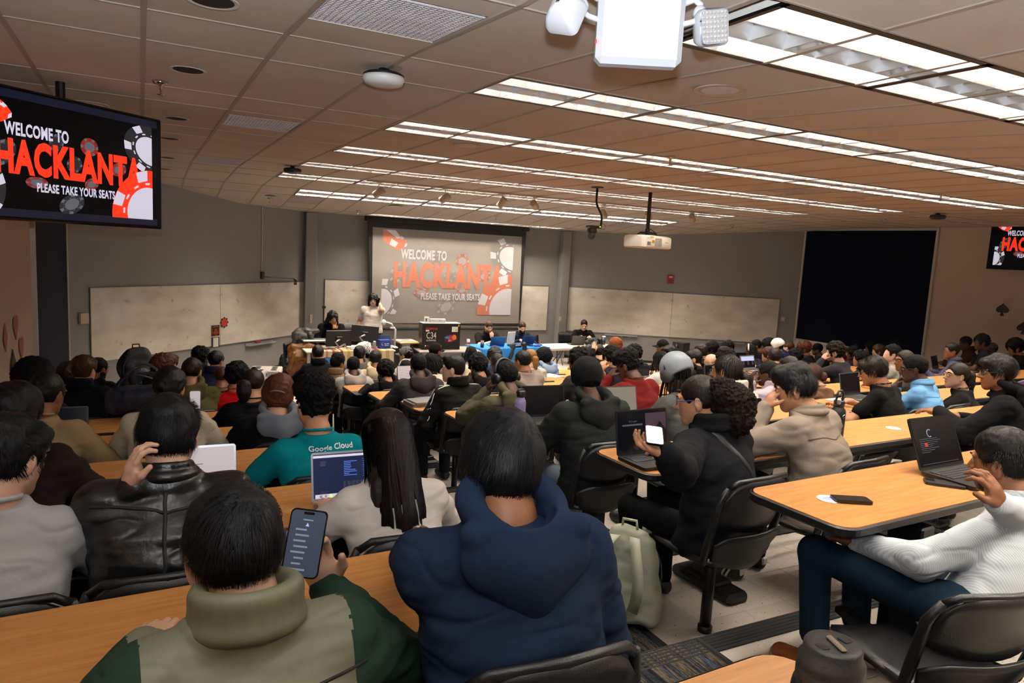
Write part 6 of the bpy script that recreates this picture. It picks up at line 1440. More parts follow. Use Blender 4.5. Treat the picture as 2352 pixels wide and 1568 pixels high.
# ================================================================== THINGS ON THE TABLES
def laptop(x, y, k, label, side='L', rz=0, W=.34, tilt=20, scr='dark', col='black_plastic', z=None, D=.23, H=.215):
    z = Zk(k)+.007 if z is None else z; a = at_z(x, y, z); c, s = math.cos(R_(rz)), math.sin(R_(rz)); sg = 1 if side == 'L' else -1
    t = thing('laptop', label, 'laptop', (a.x+c*W/2*sg, a.y+s*W/2*sg, z), R_(rz))
    m = MB(); m.prism(rrect(-W/2, -D, W/2, 0, .012, 3), .014); m.build('base', col, t)
    m = MB(); n = 12
    for r in range(5):
        for q in range(n): m.box((-W*.43+W*.86*(q+.5)/n, -D*.12-D*.085*(r+.5)*1.05, .0155), (W*.86/n-.003, D*.075, .003))
    m.build('keys', 'key', t); m = MB(); m.box((0, -D*.8, .0145), (W*.3, D*.3, .001)); m.build('touchpad', 'dark_grey' if col == 'black_plastic' else 'alu', t)
    lid = MB(); lid.T = Matrix.Translation((0, -.003, .014)) @ Matrix.Rotation(R_(-tilt), 4, 'X'); T = lid.T
    pts = rrect(-W/2, 0, W/2, H, .012, 3); lid.T = T @ Matrix(((1, 0, 0, 0), (0, 0, -1, .007), (0, 1, 0, 0), (0, 0, 0, 1))); lid.prism(pts, .007); l = lid.build('lid', col, t)
    m = MB(); m.T = T; m.box((0, -.0012, H*.52), (W-.016, .0016, H-.026)); m.build('display', 'scr_'+scr if scr in ('dark', 'white', 'grey', 'blue', 'purple', 'code') else 'scr_dark', l)
    g = MB(); g.T = T; rs = random.Random(x)
    def bar(mb, u0, v0, u1, v1): mb.box(((u0+u1-1)/2*(W-.016), -.0026, .013+(v0+v1)/2*(H-.026)), ((u1-u0)*(W-.016), .001, (v1-v0)*(H-.026)))
    if scr == 'code':
        bar(g, 0, .945, 1, 1); g.build('menu_bar', 'scr_dock', l); g = MB(); g.T = T; bar(g, .02, .02, .98, .11); g.build('dock', 'scr_dock', l)
        for i in range(12): g = MB(); g.T = T; bar(g, .08+.07*i, .035, .115+.07*i, .095); g.build('dock_icon', ('scr_blue', 'band_orange', 'led_green', 'scr_white', 'band_red')[i % 5], l)
        g = MB(); g.T = T
        for i in range(11):
            for q in range(9): bar(g, .42+.06*q, .16+.02*i, .42+.06*q+.02+.03*rs.random(), .17+.02*i)
        for i in range(3): bar(g, .1, .84-.04*i, .17+.05*rs.random(), .86-.04*i); bar(g, .1, .17-.025*i, .15+.05*rs.random(), .18-.025*i)
        tag(g.build('screen_text', 'scr_dim', l), kind='stuff'); g = MB(); g.T = T
        for i in range(9): bar(g, .43, .82-.04*i, .5+.14*rs.random(), .835-.04*i); bar(g, .7, .86-.05*i, .75+.1*rs.random(), .87-.05*i)
        tag(g.build('screen_links', 'scr_line', l), kind='stuff')
    elif scr == 'search':
        g = MB(); g.T = T; bar(g, .09, .66, .5, .70); g.build('search_bar', 'scr_dim', l); g = MB(); g.T = T; text_on(g, 'Google', ((.22-.5)*(W-.016), -.0026, .013+.74*(H-.026)), (.16*W, 0, 0), (0, 0, .05*H), .01); g.build('lettering', 'scr_dim', l)
        g = MB(); g.T = T; bar(g, .56, .02, .99, .95); g.build('wallpaper', 'scr_mount', l); g = MB(); g.T = T; w_ = W-.016
        pk = [(.56, .02), (.99, .02), (.99, .5), (.92, .62), (.86, .74), (.8, .62), (.7, .5), (.56, .42)]; g.add([((u-.5)*w_, -.0032, .013+v*(H-.026)) for u, v in pk], [tuple(range(len(pk)))]); g.build('wallpaper_mountain', 'scr_dark', l)
    elif scr in ('white', 'dim', 'desk', 'thumbs'):
        g = MB(); g.T = T
        if scr == 'white':
            for i in range(7): bar(g, .06+.3*(i % 2), .2+.09*i, .2+.3*(i % 2)+.15*rs.random(), .215+.09*i)
            g.build('screen_text', 'pink_card', l)
        elif scr == 'thumbs':
            bar(g, .02, .6, .98, .98); g.build('page', 'scr_bar', l)
            for i in range(5): g = MB(); g.T = T; bar(g, .1+.17*i, .25, .24+.17*i, .6); g.build('thumbnail', 'scr_dark' if i % 2 else 'scr_mount', l)
        else:
            for i in range(8): bar(g, .1, .3+.04*i, .3+.4*rs.random(), .31+.04*i)
            bar(g, .05, .05, .9, .06); g.build('screen_text', 'scr_dim', l)
            g = MB(); g.T = T; g.tube([((-.05+.018*math.cos(a)), -.003, H*.68+.018*math.sin(a)) for a in np.linspace(.9, 5.3, 12)], .0025, 4); g.build('screen_logo', 'scr_txt', l)
            g = MB(); g.T = T; bar(g, .2, .42, .27, .5); g.build('screen_icon', 'poster_red', l)
    return t
laptop(716, 1163, 1, 'silver laptop with dark blue code screen before the long haired person', 'L', -2, .31, 14, 'code', 'alu', H=.205)
laptop(543, 1140, 1, 'silver laptop with a white page, beyond the leather jacket', 'R', -2, .31, 14, 'white', 'alu', H=.21)
laptop(203, 1012, 3, 'dark laptop in front of the tan crewneck shirt', 'R', -2, .33, 14, 'dim')
laptop(1297, 958, 2, 'black laptop open beside the lavender bottle', 'R', -4, .36, 12, 'dark', H=.235)
laptop(1464, 958, 2, 'laptop with a matte grey screen before the hooded person', 'R', -4, .36, 14, 'grey', 'dark_grey', H=.235)
laptop(1417, 1053, 1, 'black laptop showing a dark search page before the curly bun', 'L', 2, .36, 10, 'search', H=.245)
laptop(1754, 1010, 1, 'black laptop between the curly bun and the taupe jacket', 'R', 2, .36, 12, 'dim', H=.25)
laptop(2113, 1088, 0, 'black gaming laptop open on the nearest right table', 'L', 2, .37, 22, 'desk', H=.25, D=.25)
laptop(1932, 914, 2, 'thin black laptop before the person with necklace', 'L', 8, .35, 12, 'dark', 'dark_grey', H=.225)
laptop(1703, 849, 5, 'pale laptop showing a row of thumbnails near a green drink can', 'L', 4, .33, 16, 'thumbs', 'alu')
laptop(1688, 838, 6, 'black laptop with thin gold edge far back near the marker tray', 'L', 2, .32, 14, 'dark', 'dark_grey')
laptop(966, 876, 6, 'dark laptop with half white screen behind the charcoal hoodie', 'R', 2, .33, 14, 'white'); laptop(727, 856, 7, 'laptop with a blue screen by the neon wristbands', 'L', 0, .33, 16, 'blue')
laptop(2142, 850, 4, 'small black laptop before the dotted navy shirt', 'L', 16, .3, 14, 'dark'); laptop(2340, 940, 1, 'laptop with a purple screen cut off by the right edge', 'L', 14, .34, 14, 'purple', 'alu'); laptop(1619, 884, 3, 'small dark laptop before the suit jacket', 'L', 4, .3, 10, 'dim', 'dark_grey'); laptop(312, 908, 5, 'black laptop with tall screen under the tall black backpack', 'L', -6, .36, 8, 'dim', H=.23)
def slab(name, label, cat, x, y, k, d, rz, m, top=None, z=None, r=.012):
    z = Zk(k)+.004 if z is None else z; p = at_z(x, y, z); t = thing(name, label, cat, p, R_(rz)); b = MB(); b.prism(rrect(-d[0]/2, -d[1]/2, d[0]/2, d[1]/2, r, 3), d[2]); b.build('body', m, t)
    if top: b = MB(); b.prism(rrect(-d[0]/2+.004, -d[1]/2+.004, d[0]/2-.004, d[1]/2-.004, r*.8, 3), .001, d[2]); b.build('screen', top, t)
    return t
slab('closed_tablet', 'closed dark tablet on the sixth table by the aisle', 'tablet', 836, 903, 6, (.28, .2, .012), 4, 'dark_grey')
slab('laptop_sleeve', 'grey padded sleeve under a closed silver laptop', 'sleeve', 975, 927, 4, (.36, .26, .03), 6, 'sleeve_grey', z=Zk(4)+.001, r=.03); slab('closed_laptop', 'closed silver laptop lying on a grey sleeve', 'laptop', 978, 921, 4, (.31, .22, .014), 6, 'alu', z=Zk(4)+.034)
t = slab('phone', 'dark phone lying on a white sticker on the nearest right table', 'phone', 1955, 1149, 0, (.074, .152, .009), 62, 'black_gloss', 'scr_dark', Zk(0)+.004); slab('phone', 'black phone in a rugged case beside the gaming laptop', 'phone', 2168, 1113, 0, (.078, .16, .012), 42, 'black_plastic', None, Zk(0)+.001)
cm_ = MB(); cm_.box((.015, .055, .013), (.04, .035, .004), .001); cm_.build('camera_bump', 'black_gloss', bpy.data.objects['phone.001'])
slab('phone', 'phone with a bright screen on a table by the cream hoodie', 'phone', 875, 883, 7, (.074, .15, .009), 20, 'black_gloss', 'scr_bar')
def sticker(x, y, k, l):
    p = at_z(x, y, Zk(k)+.001); t = thing('round_sticker', l, 'sticker', p, 0, 'white round stickers on the tables'); m = MB(); m.lathe([(0, 0), (.05, 0), (.05, .0015), (0, .0016)], 24); m.build('disc', 'paper', t); m = MB()
    for i in range(3): m.box((0, .012-.012*i, .0022), (.05-.01*i, .004, .0008))
    m.build('print', 'scr_line', t)
sticker(2052, 983, 1, 'white round sticker on the table before the black hoodie'); sticker(1905, 1146, 0, 'white round sticker half under a dark phone'); sticker(1262, 864, 6, 'white round sticker on a far table, upper of two'); sticker(1263, 877, 6, 'white round sticker on a far table, lower of two')
def sheet(x, y, k, d, rz, l, m='paper'):
    p = at_z(x, y, Zk(k)+.001); t = thing('paper_sheet', l, 'paper', p, R_(rz)); b = MB(); b.box((0, 0, .001), (*d, .0015)); b.build('sheet', m, t); b = MB()
    for i in range(5): b.box((-.02, d[1]*(.3-.14*i), .0022), (d[0]*.6, .006, .0006))
    b.build('print', 'scr_dim', t)
sheet(1268, 862, 6, (.21, .28), 20, 'white printed sheet on the far centre table'); sheet(1718, 864, 4, (.22, .3), 30, 'white printed sheet with orange border near a white cup'); sheet(1940, 922, 2, (.2, .28), 10, 'white sheet under the thin black laptop edge')
def lanyard(pts, k, l):
    q = [at_z(x, y, Zk(k)+.004) for x, y in pts]; t = thing('lanyard', l, 'lanyard', q[0]); m = MB(); m.tube([tuple(p-q[0]) for p in q], .008, 6); m.build('strap', 'lanyard', t); m = MB(); m.box(tuple(q[-1]-q[0]), (.04, .02, .01), .003); m.build('clip', 'paper', t)
lanyard([(1268, 848), (1280, 850), (1292, 851), (1304, 853), (1285, 854)], 7, 'yellow lanyard lying on the far table')
# bottles
def bottle_lav():
    p = at_z(1192, 986, Zk(2)); t = thing('water_bottle', 'tall lavender insulated bottle with black lid on the third table', 'bottle', p)
    m = MB(); m.lathe([(0, 0), (.037, 0), (.039, .005), (.039, .195), (.037, .21), (.028, .225), (.027, .235)], 28); m.build('body', 'lavender', t, True); m = MB(); m.lathe([(.0275, .233), (.0275, .242)], 24); m.build('steel_neck', 'chrome', t)
    m = MB(); m.lathe([(.029, .24), (.03, .245), (.03, .275), (.027, .28), (0, .281)], 24); m.build('cap', 'bottle_black', t, True); m = MB(); m.tube([(-.028, 0, .255), (-.034, 0, .268), (-.02, 0, .288), (.02, 0, .288), (.034, 0, .268), (.028, 0, .255)], .005, 6); m.build('handle', 'bottle_black', t, True)
bottle_lav()
def bottle_blk():
    p = at_z(1918, 1012, Zk(1)); t = thing('water_bottle', 'black insulated bottle with loop handle and straw lid on the second table', 'bottle', p)
    m = MB(); m.lathe([(0, 0), (.042, 0), (.045, .006), (.045, .19), (.042, .205), (.03, .222), (.029, .23)], 28); m.build('body', 'bottle_black', t, True); m = MB(); m.lathe([(.033, .228), (.034, .26), (.028, .268), (0, .268)], 24); m.build('cap', 'black_plastic', t, True)
    m = MB(); m.tube([(-.03, 0, .25), (-.03, 0, .30), (-.018, 0, .325), (.012, 0, .327), (.03, 0, .31), (.032, 0, .25)], .0075, 8); m.build('handle', 'black_plastic', t, True); m = MB(); m.box((-.03, -.02, .262), (.02, .024, .035), .005); m.build('latch', 'alu', t); m = MB(); m.tube([(0, -.01, .265), (.006, -.02, .285), (.02, -.015, .29)], .008, 8); m.build('spout', 'black_gloss', t); m = MB(); m.tube([(-.012+.012*math.cos(a)+.01, -.046, .17+.011*math.sin(a)) for a in [i*.63 for i in range(10)]], .0018, 5, True); m.build('ring', 'chrome', t)
bottle_blk()
def bottle_near():
    q = px3(1913, 1490, .86); zt = Zk(-1); t = thing('water_bottle', 'large black flask with a worn grey lid, nearest at the bottom edge', 'bottle', (q.x, q.y, zt)); h = q.z-zt
    m = MB(); m.lathe([(0, 0), (.04, 0), (.043, .006), (.043, h-.055), (.041, h-.045), (.036, h-.04)], 36); m.build('body', 'bottle_black', t, True); m = MB(); m.lathe([(.037, h-.042), (.0395, h-.038), (.0395, h-.028), (.037, h-.024), (.0385, h-.02), (.0385, h-.012), (.034, h-.008), (.0335, h+.004), (.031, h+.008), (.02, h+.007), (0, h+.007)], 36); m.build('lid', 'lid_grey', t, True)
    m = MB(); m.box((0, -.004, h+.009), (.008, .034, .004), .0015, Matrix.Rotation(R_(-20), 3, 'Z')); m.build('lid_slot', 'steel_warm', t); m = MB()
    for s in (-1, 1): m.box((s*.02, .0, h+.0075), (.012, .014, .003), .001)
    m.build('lid_recess_dark', 'bottle_black', t)  # recesses only suggested by small dark blocks on the lid
bottle_near()
# phones held in hands
def held_phone(p, label, n_dir, up, scr, W=.073, H=.150):
    n = Vector(n_dir).normalized(); u = Vector(up); u = (u-n*u.dot(n)).normalized(); r = u.cross(n); t = thing('phone', label, 'phone', p); t.matrix_world = Matrix(((r.x, u.x, n.x, p[0]), (r.y, u.y, n.y, p[1]), (r.z, u.z, n.z, p[2]), (0, 0, 0, 1)))
    m = MB(); m.prism(rrect(-W/2, -H/2, W/2, H/2, .012, 4), .0085, -.0045); m.build('body', 'black_gloss', t); m = MB(); m.prism(rrect(-W/2+.003, -H/2+.003, W/2-.003, H/2-.003, .01, 4), .0008, .004); m.build('display', scr, t)
    if scr == 'scr_phone':
        m = MB(); rs = random.Random(3)
        for i in range(8): m.box((-.012+.004*(i % 2), .03-.0125*i, .0052), (.02+.018*rs.random(), .004, .0006))
        m.box((0, .052, .0052), (.022, .003, .0006)); m.build('screen_text', 'scr_txt', t); m = MB(); m.add([(-.004, .038, .0054), (.004, .038, .0054), (0, .046, .0054)], [(0, 1, 2)]); m.build('screen_logo', 'scr_bar', t); m = MB(); m.prism(rrect(-.012, .064, .012, .07, .0028, 3), .0008, .0048); m.build('notch', 'black_gloss', t)
    return t
p = px3(700, 1247, 1.60); held_phone(p, 'phone with a dark message screen held up by the olive jacket', (-.36, -.93, .25), (.10, -.05, 1), 'scr_phone', .082, .150)
held_phone(px3(1503, 1000, 2.92), 'phone with glowing white screen in the hand before the dark laptop', (-.1, -.25, 1), (.55, .8, .05), 'scr_bright')
held_phone(px3(448, 921, 5.15), 'small phone with white screen held beyond the leather jacket', (-.1, -1, .2), (0, 0, 1), 'scr_white')
held_phone(at_y(868, 692, 14.22), 'black phone held to the ear of the standing person', (-.6, -.7, 0), (.1, -.1, 1), 'scr_dark')
# ------------------------------------------------------------------ bags
def bag(name, label, base, rz, w_, d, h_, m, tilt=0, straps=True, seed=1, pocket=True, hh=.012, rolly=0):
    t = thing(name, label, 'backpack', base, R_(rz)); Rm = np.array(Matrix.Rotation(R_(tilt), 3, 'X') @ Matrix.Rotation(R_(rolly), 3, 'Y'))
    F = Field((-w_*.75, -d, -.02), (w_*.75, d, h_*1.15), hh); zs = [0, h_*.06, h_*.3, h_*.6, h_*.85, h_*.96, h_]; F.loft(zs, [0]*7, [0]*7, [w_*.44, w_*.5, w_*.5, w_*.46, w_*.38, w_*.28, w_*.1], [d*.42, d*.5, d*.5, d*.42, d*.33, d*.22, d*.08], .03, 3.0)
    V, Q = F.mesh(); V = relax(V, Q); V = V+vnormals(V, Q)*(.03*vnoise(V, 7, seed)+.014*vnoise(V*np.array((1, 1, 1.8)), 17, seed+1))[:, None]; T = lambda P: (Rm @ np.asarray(P, float).T).T
    zmin = T(V)[:, 2].min(); fx = lambda P: T(P)-np.array((0, 0, zmin)); o = link('body', mesh_of('body', fx(V), Q, m, True), t)
    if pocket:
        F = Field((-w_*.5, -d, 0), (w_*.5, d, h_), hh); F.ell((0, -d*.45, h_*.32), (w_*.36, d*.28, h_*.25), k=.02); V, Q = F.mesh(); V = V+vnormals(V, Q)*(.02*vnoise(V, 9, seed+2))[:, None]; link('front_pocket', mesh_of('front_pocket', fx(V), Q, m, True), t)
        b = MB(); b.tube([tuple(p) for p in fx([(w_*.47*math.sin(a), -d*.30+d*.02, h_*.5+h_*.40*math.cos(a)) for a in np.linspace(-2.2, 2.2, 16)])], .004, 5); b.build('zip', 'dark_grey', t)
    if straps:
        for s in (-1, 1):
            rows = []
            for a in np.linspace(0, 1, 12): x = s*w_*(.16+.2*math.sin(a*math.pi)); y = d*(.42+(.75 if s > 0 else .55)*math.sin(a*math.pi)**.8); z = h_*(.92-.8*a); rows.append([tuple(q) for q in fx([(x-.028, y, z), (x+.028, y+.008*s, z)])])
            b = MB(); b.shell(rows, [[(0, .3, .2)]*2]*12, .02); b.build('strap', m, t, True)
    b = MB(); b.tube([tuple(p) for p in fx([(-.04, d*.1, h_*.97), (-.035, d*.12, h_*1.07), (.035, d*.12, h_*1.07), (.04, d*.1, h_*.97)])], .008, 6); b.build('grab_loop', m, t, True); return t
p = at_z(1440, 1425, Fk(1)+.02); bag('backpack', 'cream backpack standing on the carpeted aisle', (p.x, p.y, Fk(1)+.02), 122, .32, .2, .47, 'bag_cream', 6, hh=.009, rolly=4)
p = at_z(318, 905, Zk(6)); bag('backpack', 'tall black backpack standing on a table under the left whiteboard', (p.x, p.y+.1, Zk(6)+.005), 20, .36, .2, .5, 'bag_black', -4)
p = at_z(258, 955, Zk(4)); bag('backpack', 'dark blue backpack lying on a table at left', (p.x, p.y+.05, Zk(4)+.005), 70, .34, .22, .48, 'bag_blue', 78, True, 4)
p = at_z(663, 872, 0); bag('backpack', 'black backpack on the floor against the left front wall', (p.x, p.y, .005), 200, .34, .2, .5, 'bag_black', 12)
bag('backpack', 'grey backpack on the floor behind the striped shirt chair', (2.55, 1.0, Fk(0)+.005), 190, .34, .2, .46, 'bag_grey', 4, hh=.009)
# ================================================================== THE FRONT OF THE ROOM
def front_desk():
    zt = .75; a = at_y(704, 798, 13.0); b = at_y(909, 802, 13.0); x0, x1 = a.x, b.x; t = thing('teaching_desk', 'grey teaching desk covered with a striped fringed cloth', 'desk', (x0, 13.0, 0)); L = x1-x0
    m = MB(); m.box((L/2, .4, zt-.015), (L, .8, .03), .006); m.build('desktop', 'trim_white', t)
    for x in (.05, L-.05):
        for y in (.05, .75): m = MB(); m.box((x, y, (zt-.03)/2), (.06, .06, zt-.03), .006); m.build('leg', 'alu', t)
    m = MB(); m.box((L/2, .72, .4), (L-.1, .02, .6), .004); m.build('back_panel', 'dark_grey', t)
    t2 = thing('striped_cloth', 'fringed cloth of cream, pink and red stripes hanging over the teaching desk', 'cloth', (x0, 13.0, 0)); rs = random.Random(5); xx = .28; i = 0
    cols = ['c_cream', 'c_tan', 'c_cream', 'c_red', 'c_tan', 'c_cream', 'c_red', 'c_pink', 'c_cream', 'c_yellow']
    while xx < L-.06:
        w_ = .035+.05*rs.random(); m = MB(); ln = .46+.06*rs.random()
        rows = [[(xx, .45, zt+.006), (xx+w_, .45, zt+.006)], [(xx, .0, zt+.008), (xx+w_, .0, zt+.008)], [(xx, -.018, zt), (xx+w_, -.018, zt)], [(xx+.01*rs.random(), -.03-.02*rs.random(), zt-ln*.5), (xx+w_, -.03-.02*rs.random(), zt-ln*.5)], [(xx+.008, -.03, zt-ln), (xx+w_-.008, -.03, zt-ln)]]
        m.shell(rows, [[(0, -.3, 1)]*2]*2+[[(0, -1, 0)]*2]*3, .006); m.build('cloth_strip', cols[i % len(cols)] if rs.random() > .2 else rs.choice(cols), t2); xx += w_+.002; i += 1
    return x0, x1, zt
DX0, DX1, DZ = front_desk()
def monitor(x, y, Y, w_, h_, rz, label, roll=0):
    p = at_y(x, y, Y); t = thing('monitor', label, 'monitor', (p.x, Y, DZ+.001), R_(rz)); zc = p.z-DZ; Rm = Matrix.Rotation(R_(roll), 3, 'Y')
    m = MB(); m.box((0, 0, zc), (w_, .035, h_), .008, Rm); m.build('panel', 'black_plastic', t); m = MB(); m.box((0, .02, zc), (w_-.02, .004, h_-.02), 0, Rm); m.build('display', 'scr_dim', t); m = MB(); m.box((0, -.035, zc-.02), (.12, .04, .12), .006, Rm); m.build('mount_plate', 'black_plastic', t)
    m = MB(); m.tube([(0, -.05, zc-.02), (-.1, -.1, zc-.06), (-.02, -.1, zc-.16), (.12, .0, .06)], .02, 8); m.build('arm', 'alu', t, True); m = MB(); m.lathe([(0, 0), (.07, 0), (.07, .02), (.03, .03), (.025, .08), (0, .08)], 16, (.12, 0, 0)); m.build('clamp', 'black_metal', t, True)
    m = MB(); m.tube([(.02*math.cos(a), -.018, zc+.06+.02*math.sin(a)) for a in [i*.63 for i in range(10)]], .002, 4, True); m.build('badge', 'dark_grey', t)
monitor(778, 777, 13.45, .5, .31, 4, 'black monitor seen from behind, in front of the seated hoodie'); monitor(838, 766, 13.4, .52, .32, -14, 'black tilted monitor seen from behind, in front of the white t-shirt', 4)
def front_laptop(x, y, Y, z, rz, label, col, W=.34, H=.23, tilt=18):
    p = at_y(x, y, Y); t = thing('laptop', label, 'laptop', (p.x, Y, z), R_(rz)); m = MB(); m.prism(rrect(-W/2, -.23, W/2, 0, .012, 3), .014); m.build('base', col, t); m = MB(); m.T = Matrix.Translation((0, 0, .014)) @ Matrix.Rotation(R_(-tilt), 4, 'X'); m.box((0, .004, H/2), (W, .007, H), .003); l = m.build('lid', col, t); m = MB(); m.T = Matrix.Translation((0, 0, .014)) @ Matrix.Rotation(R_(-tilt), 4, 'X'); m.box((0, 0, H/2), (W-.02, .001, H-.02)); m.build('display', 'scr_dim', l); m = MB(); m.T = Matrix.Translation((0, 0, .014)) @ Matrix.Rotation(R_(-tilt), 4, 'X'); m.ell((0, .008, H/2), (.017, .002, .02), 10); m.build('badge', 'dark_grey', l)
    return t
front_laptop(876, 793, 13.55, DZ+.001, 170, 'slate blue laptop lid behind the small blue box on the desk', 'lap_blue')
def bluebox():
    p = at_y(882, 791, 13.2); t = thing('product_box', 'small royal blue box with white print on the teaching desk', 'box', (p.x, 13.2, DZ+.001), R_(4)); m = MB(); m.box((0, 0, .09), (.22, .14, .18), .003); m.build('carton', 'box_blue', t); m = MB(); m.box((.03, -.071, .11), (.09, .002, .014)); m.box((.03, -.071, .085), (.1, .002, .006)); m.box((.03, -.071, .07), (.1, .002, .006)); m.tube([(-.07, -.071, .13), (-.07, -.071, .09), (-.06, -.071, .08), (-.05, -.071, .09)], .006, 5); m.build('print', 'print_white', t)
bluebox()
def desk_bits():
    p = at_y(835, 796, 13.15); t = thing('plastic_bag', 'crumpled translucent white plastic bag on the teaching desk', 'bag', (p.x, 13.15, DZ+.001)); F = Field((-.2, -.15, 0), (.2, .15, .2), .012); F.ell((0, 0, .06), (.14, .09, .07), k=.03); F.ell((.06, 0, .1), (.07, .06, .05), k=.03); V, Q = F.mesh(); V = V+vnormals(V, Q)*(.06*vnoise(V, 22, 2))[:, None]; V[:, 2] = np.maximum(V[:, 2], .0); link('bag', mesh_of('bag', V, Q, 'poly_white', False), t)
    p = at_y(860, 798, 13.12); t = thing('drink_can', 'tall silver drink can on the teaching desk', 'can', (p.x, 13.12, DZ+.001)); m = MB(); m.lathe([(0, 0), (.024, 0), (.03, .012), (.03, .15), (.025, .165), (0, .163)], 18); m.build('body', 'alu', t, True)
    for (x, w_, d, h_, l) in ((806, .16, .1, .06, 'white carton lying on the desk beside the plastic bag'), (812, .1, .08, .045, 'small white carton on the desk under the monitor arm')): p = at_y(x, 797, 13.2 if w_ > .12 else 13.08); smallbox('carton', l, 'box', (p.x, 13.2 if w_ > .12 else 13.08, DZ+.001), (w_, d, h_), 'box_white')
    p = at_y(893, 792, 13.35); t = thing('document_camera', 'white document camera with bent arm on the desk', 'document camera', (p.x, 13.35, DZ+.001)); m = MB(); m.box((0, 0, .015), (.3, .25, .03), .01); m.build('base', 'white_plastic', t); m = MB(); m.tube([(.12, 0, .03), (.12, 0, .36), (.1, 0, .39), (.02, 0, .39)], .022, 10); m.build('column', 'white_plastic', t, True); m = MB(); m.tube([(.08, 0, .39), (.04, 0, .47), (-.06, 0, .5), (-.1, 0, .49)], .018, 8); m.ell((-.12, 0, .5), (.05, .05, .06)); m.build('head', 'white_plastic', t, True)
    m = MB(); q = [at_y(x, y, 13.1) for x, y in ((868, 797), (874, 788), (884, 786), (893, 793), (905, 799))]; t = thing('cable', 'black cable looping in front of the blue box', 'cable', q[0]); m.tube([tuple(p-q[0]) for p in q], .006, 6); m.build('lead', 'black_plastic', t)
    p = at_y(745, 800, 13.2); t = thing('keyboard', 'black keyboard and papers at the left end of the desk', 'keyboard', (p.x, 13.2, DZ+.001)); m = MB(); m.box((0, 0, .01), (.42, .14, .02), .005); m.build('body', 'black_plastic', t)
    p = at_y(722, 781, 13.6); t = thing('shelf_arm', 'grey side shelf on a post at the left end of the desk', 'shelf', (p.x, 13.6, 0)); m = MB(); m.box((0, 0, p.z), (.48, .3, .04), .012); m.build('shelf', 'alu', t); m = MB(); m.cyl((.05, 0, 0), (.05, 0, p.z-.02), .04, n=12); m.cyl((.05, 0, 0), (.05, 0, .02), .16, n=20); m.build('post', 'alu_dark', t, True)
    p = at_y(744, 705, 14.6); t = thing('webcam_stand', 'small black camera on a thin black stand beside the seated hoodie', 'camera', (p.x, 14.6, 0)); m = MB(); m.box((0, 0, p.z), (.07, .05, .05), .008); m.build('camera', 'black_plastic', t); m = MB(); m.cyl((0, 0, .02), (0, 0, p.z-.02), .012, n=8); m.build('pole', 'black_metal', t)
    for a in (90, 210, 330):
        m = MB(); m.tube([(0, 0, .3), (.25*math.cos(R_(a)), .25*math.sin(R_(a)), .01)], .01, 6); m.build('leg', 'black_metal', t)
desk_bits()
def soft(name, label, cat, loc, lumps, m, seed=1, amp=.05, kids=None):
    t = thing(name, label, cat, loc); P = np.array([l[0] for l in lumps]); Rr = np.array([l[1] for l in lumps]); F = Field((P-Rr).min(0)-.05, (P+Rr).max(0)+.05, .018)
    for c, r in lumps: F.ell(c, r, k=.05)
    V, Q = F.mesh(); V = V+vnormals(V, Q)*(amp*vnoise(V, 9, seed)+amp*.5*vnoise(V, 22, seed+1))[:, None]; V[:, 2] = np.maximum(V[:, 2], .002); o = link('fabric', mesh_of('fabric', V, Q, cloth(m, 'nylon'), True), t)
    for s in (-1, 1):
        F = Field(P.min(0)-.3, P.max(0)+.3, .02); c = P.mean(0); F.cone(c+np.array((s*.12, -.1, .05)), c+np.array((s*.2, -.13, -.22)), .05, .04, .02); V, Q = F.mesh(); V = V+vnormals(V, Q)*(.03*vnoise(V, 14, seed+4+s))[:, None]; link('sleeve', mesh_of('sleeve', V, Q, cloth(m, 'nylon'), True), t)
    return t
p = at_y(692, 838, 13.5); soft('jacket_pile', 'mustard brown jacket heaped on a chair beside the desk', 'jacket', (p.x, 13.5, .0), [((0, 0, .6), (.26, .2, .12)), ((-.1, -.08, .36), (.17, .1, .34)), ((.1, .02, .74), (.2, .12, .1)), ((-.16, 0, .72), (.1, .1, .12))], '6b4316', 2)
soft('jacket_pile', 'grey and black jackets piled over the chair back beside the desk', 'jacket', (p.x+.06, 13.75, .0), [((0, 0, .92), (.2, .12, .1)), ((-.02, -.06, .78), (.13, .09, .22)), ((.1, 0, 1.04), (.24, .1, .07)), ((-.1, 0, 1.0), (.1, .09, .08))], '3b3a39', 5)
def simple_chair(x, y, rz, label, m='black_plastic', h_=.82):
    t = thing('folding_chair', label, 'chair', (x, y, 0), R_(rz)); mb = MB(); mb.box((0, 0, .44), (.42, .4, .03), .012); mb.build('seat', m, t); mb = MB(); rows = [[(.21*u, -.19-.03*(1-u*u)-.04*v, .52+(h_-.52)*v-.03*v*u**4) for u in [-1+i/4 for i in range(9)]] for v in (0, .33, .66, 1)]; mb.shell(rows, [[(0, -1, 0)]*9]*4, .02); mb.build('backrest', m, t, True)
    for s in (-1, 1): mb = MB(); mb.tube([(s*.2, -.21, .8 if h_ > .8 else h_), (s*.2, -.16, .45), (s*.21, .22, .01)], .012, 8); mb.build('leg', 'black_metal', t); mb = MB(); mb.tube([(s*.2, .17, .43), (s*.21, -.24, .01)], .012, 8); mb.build('leg', 'black_metal', t)
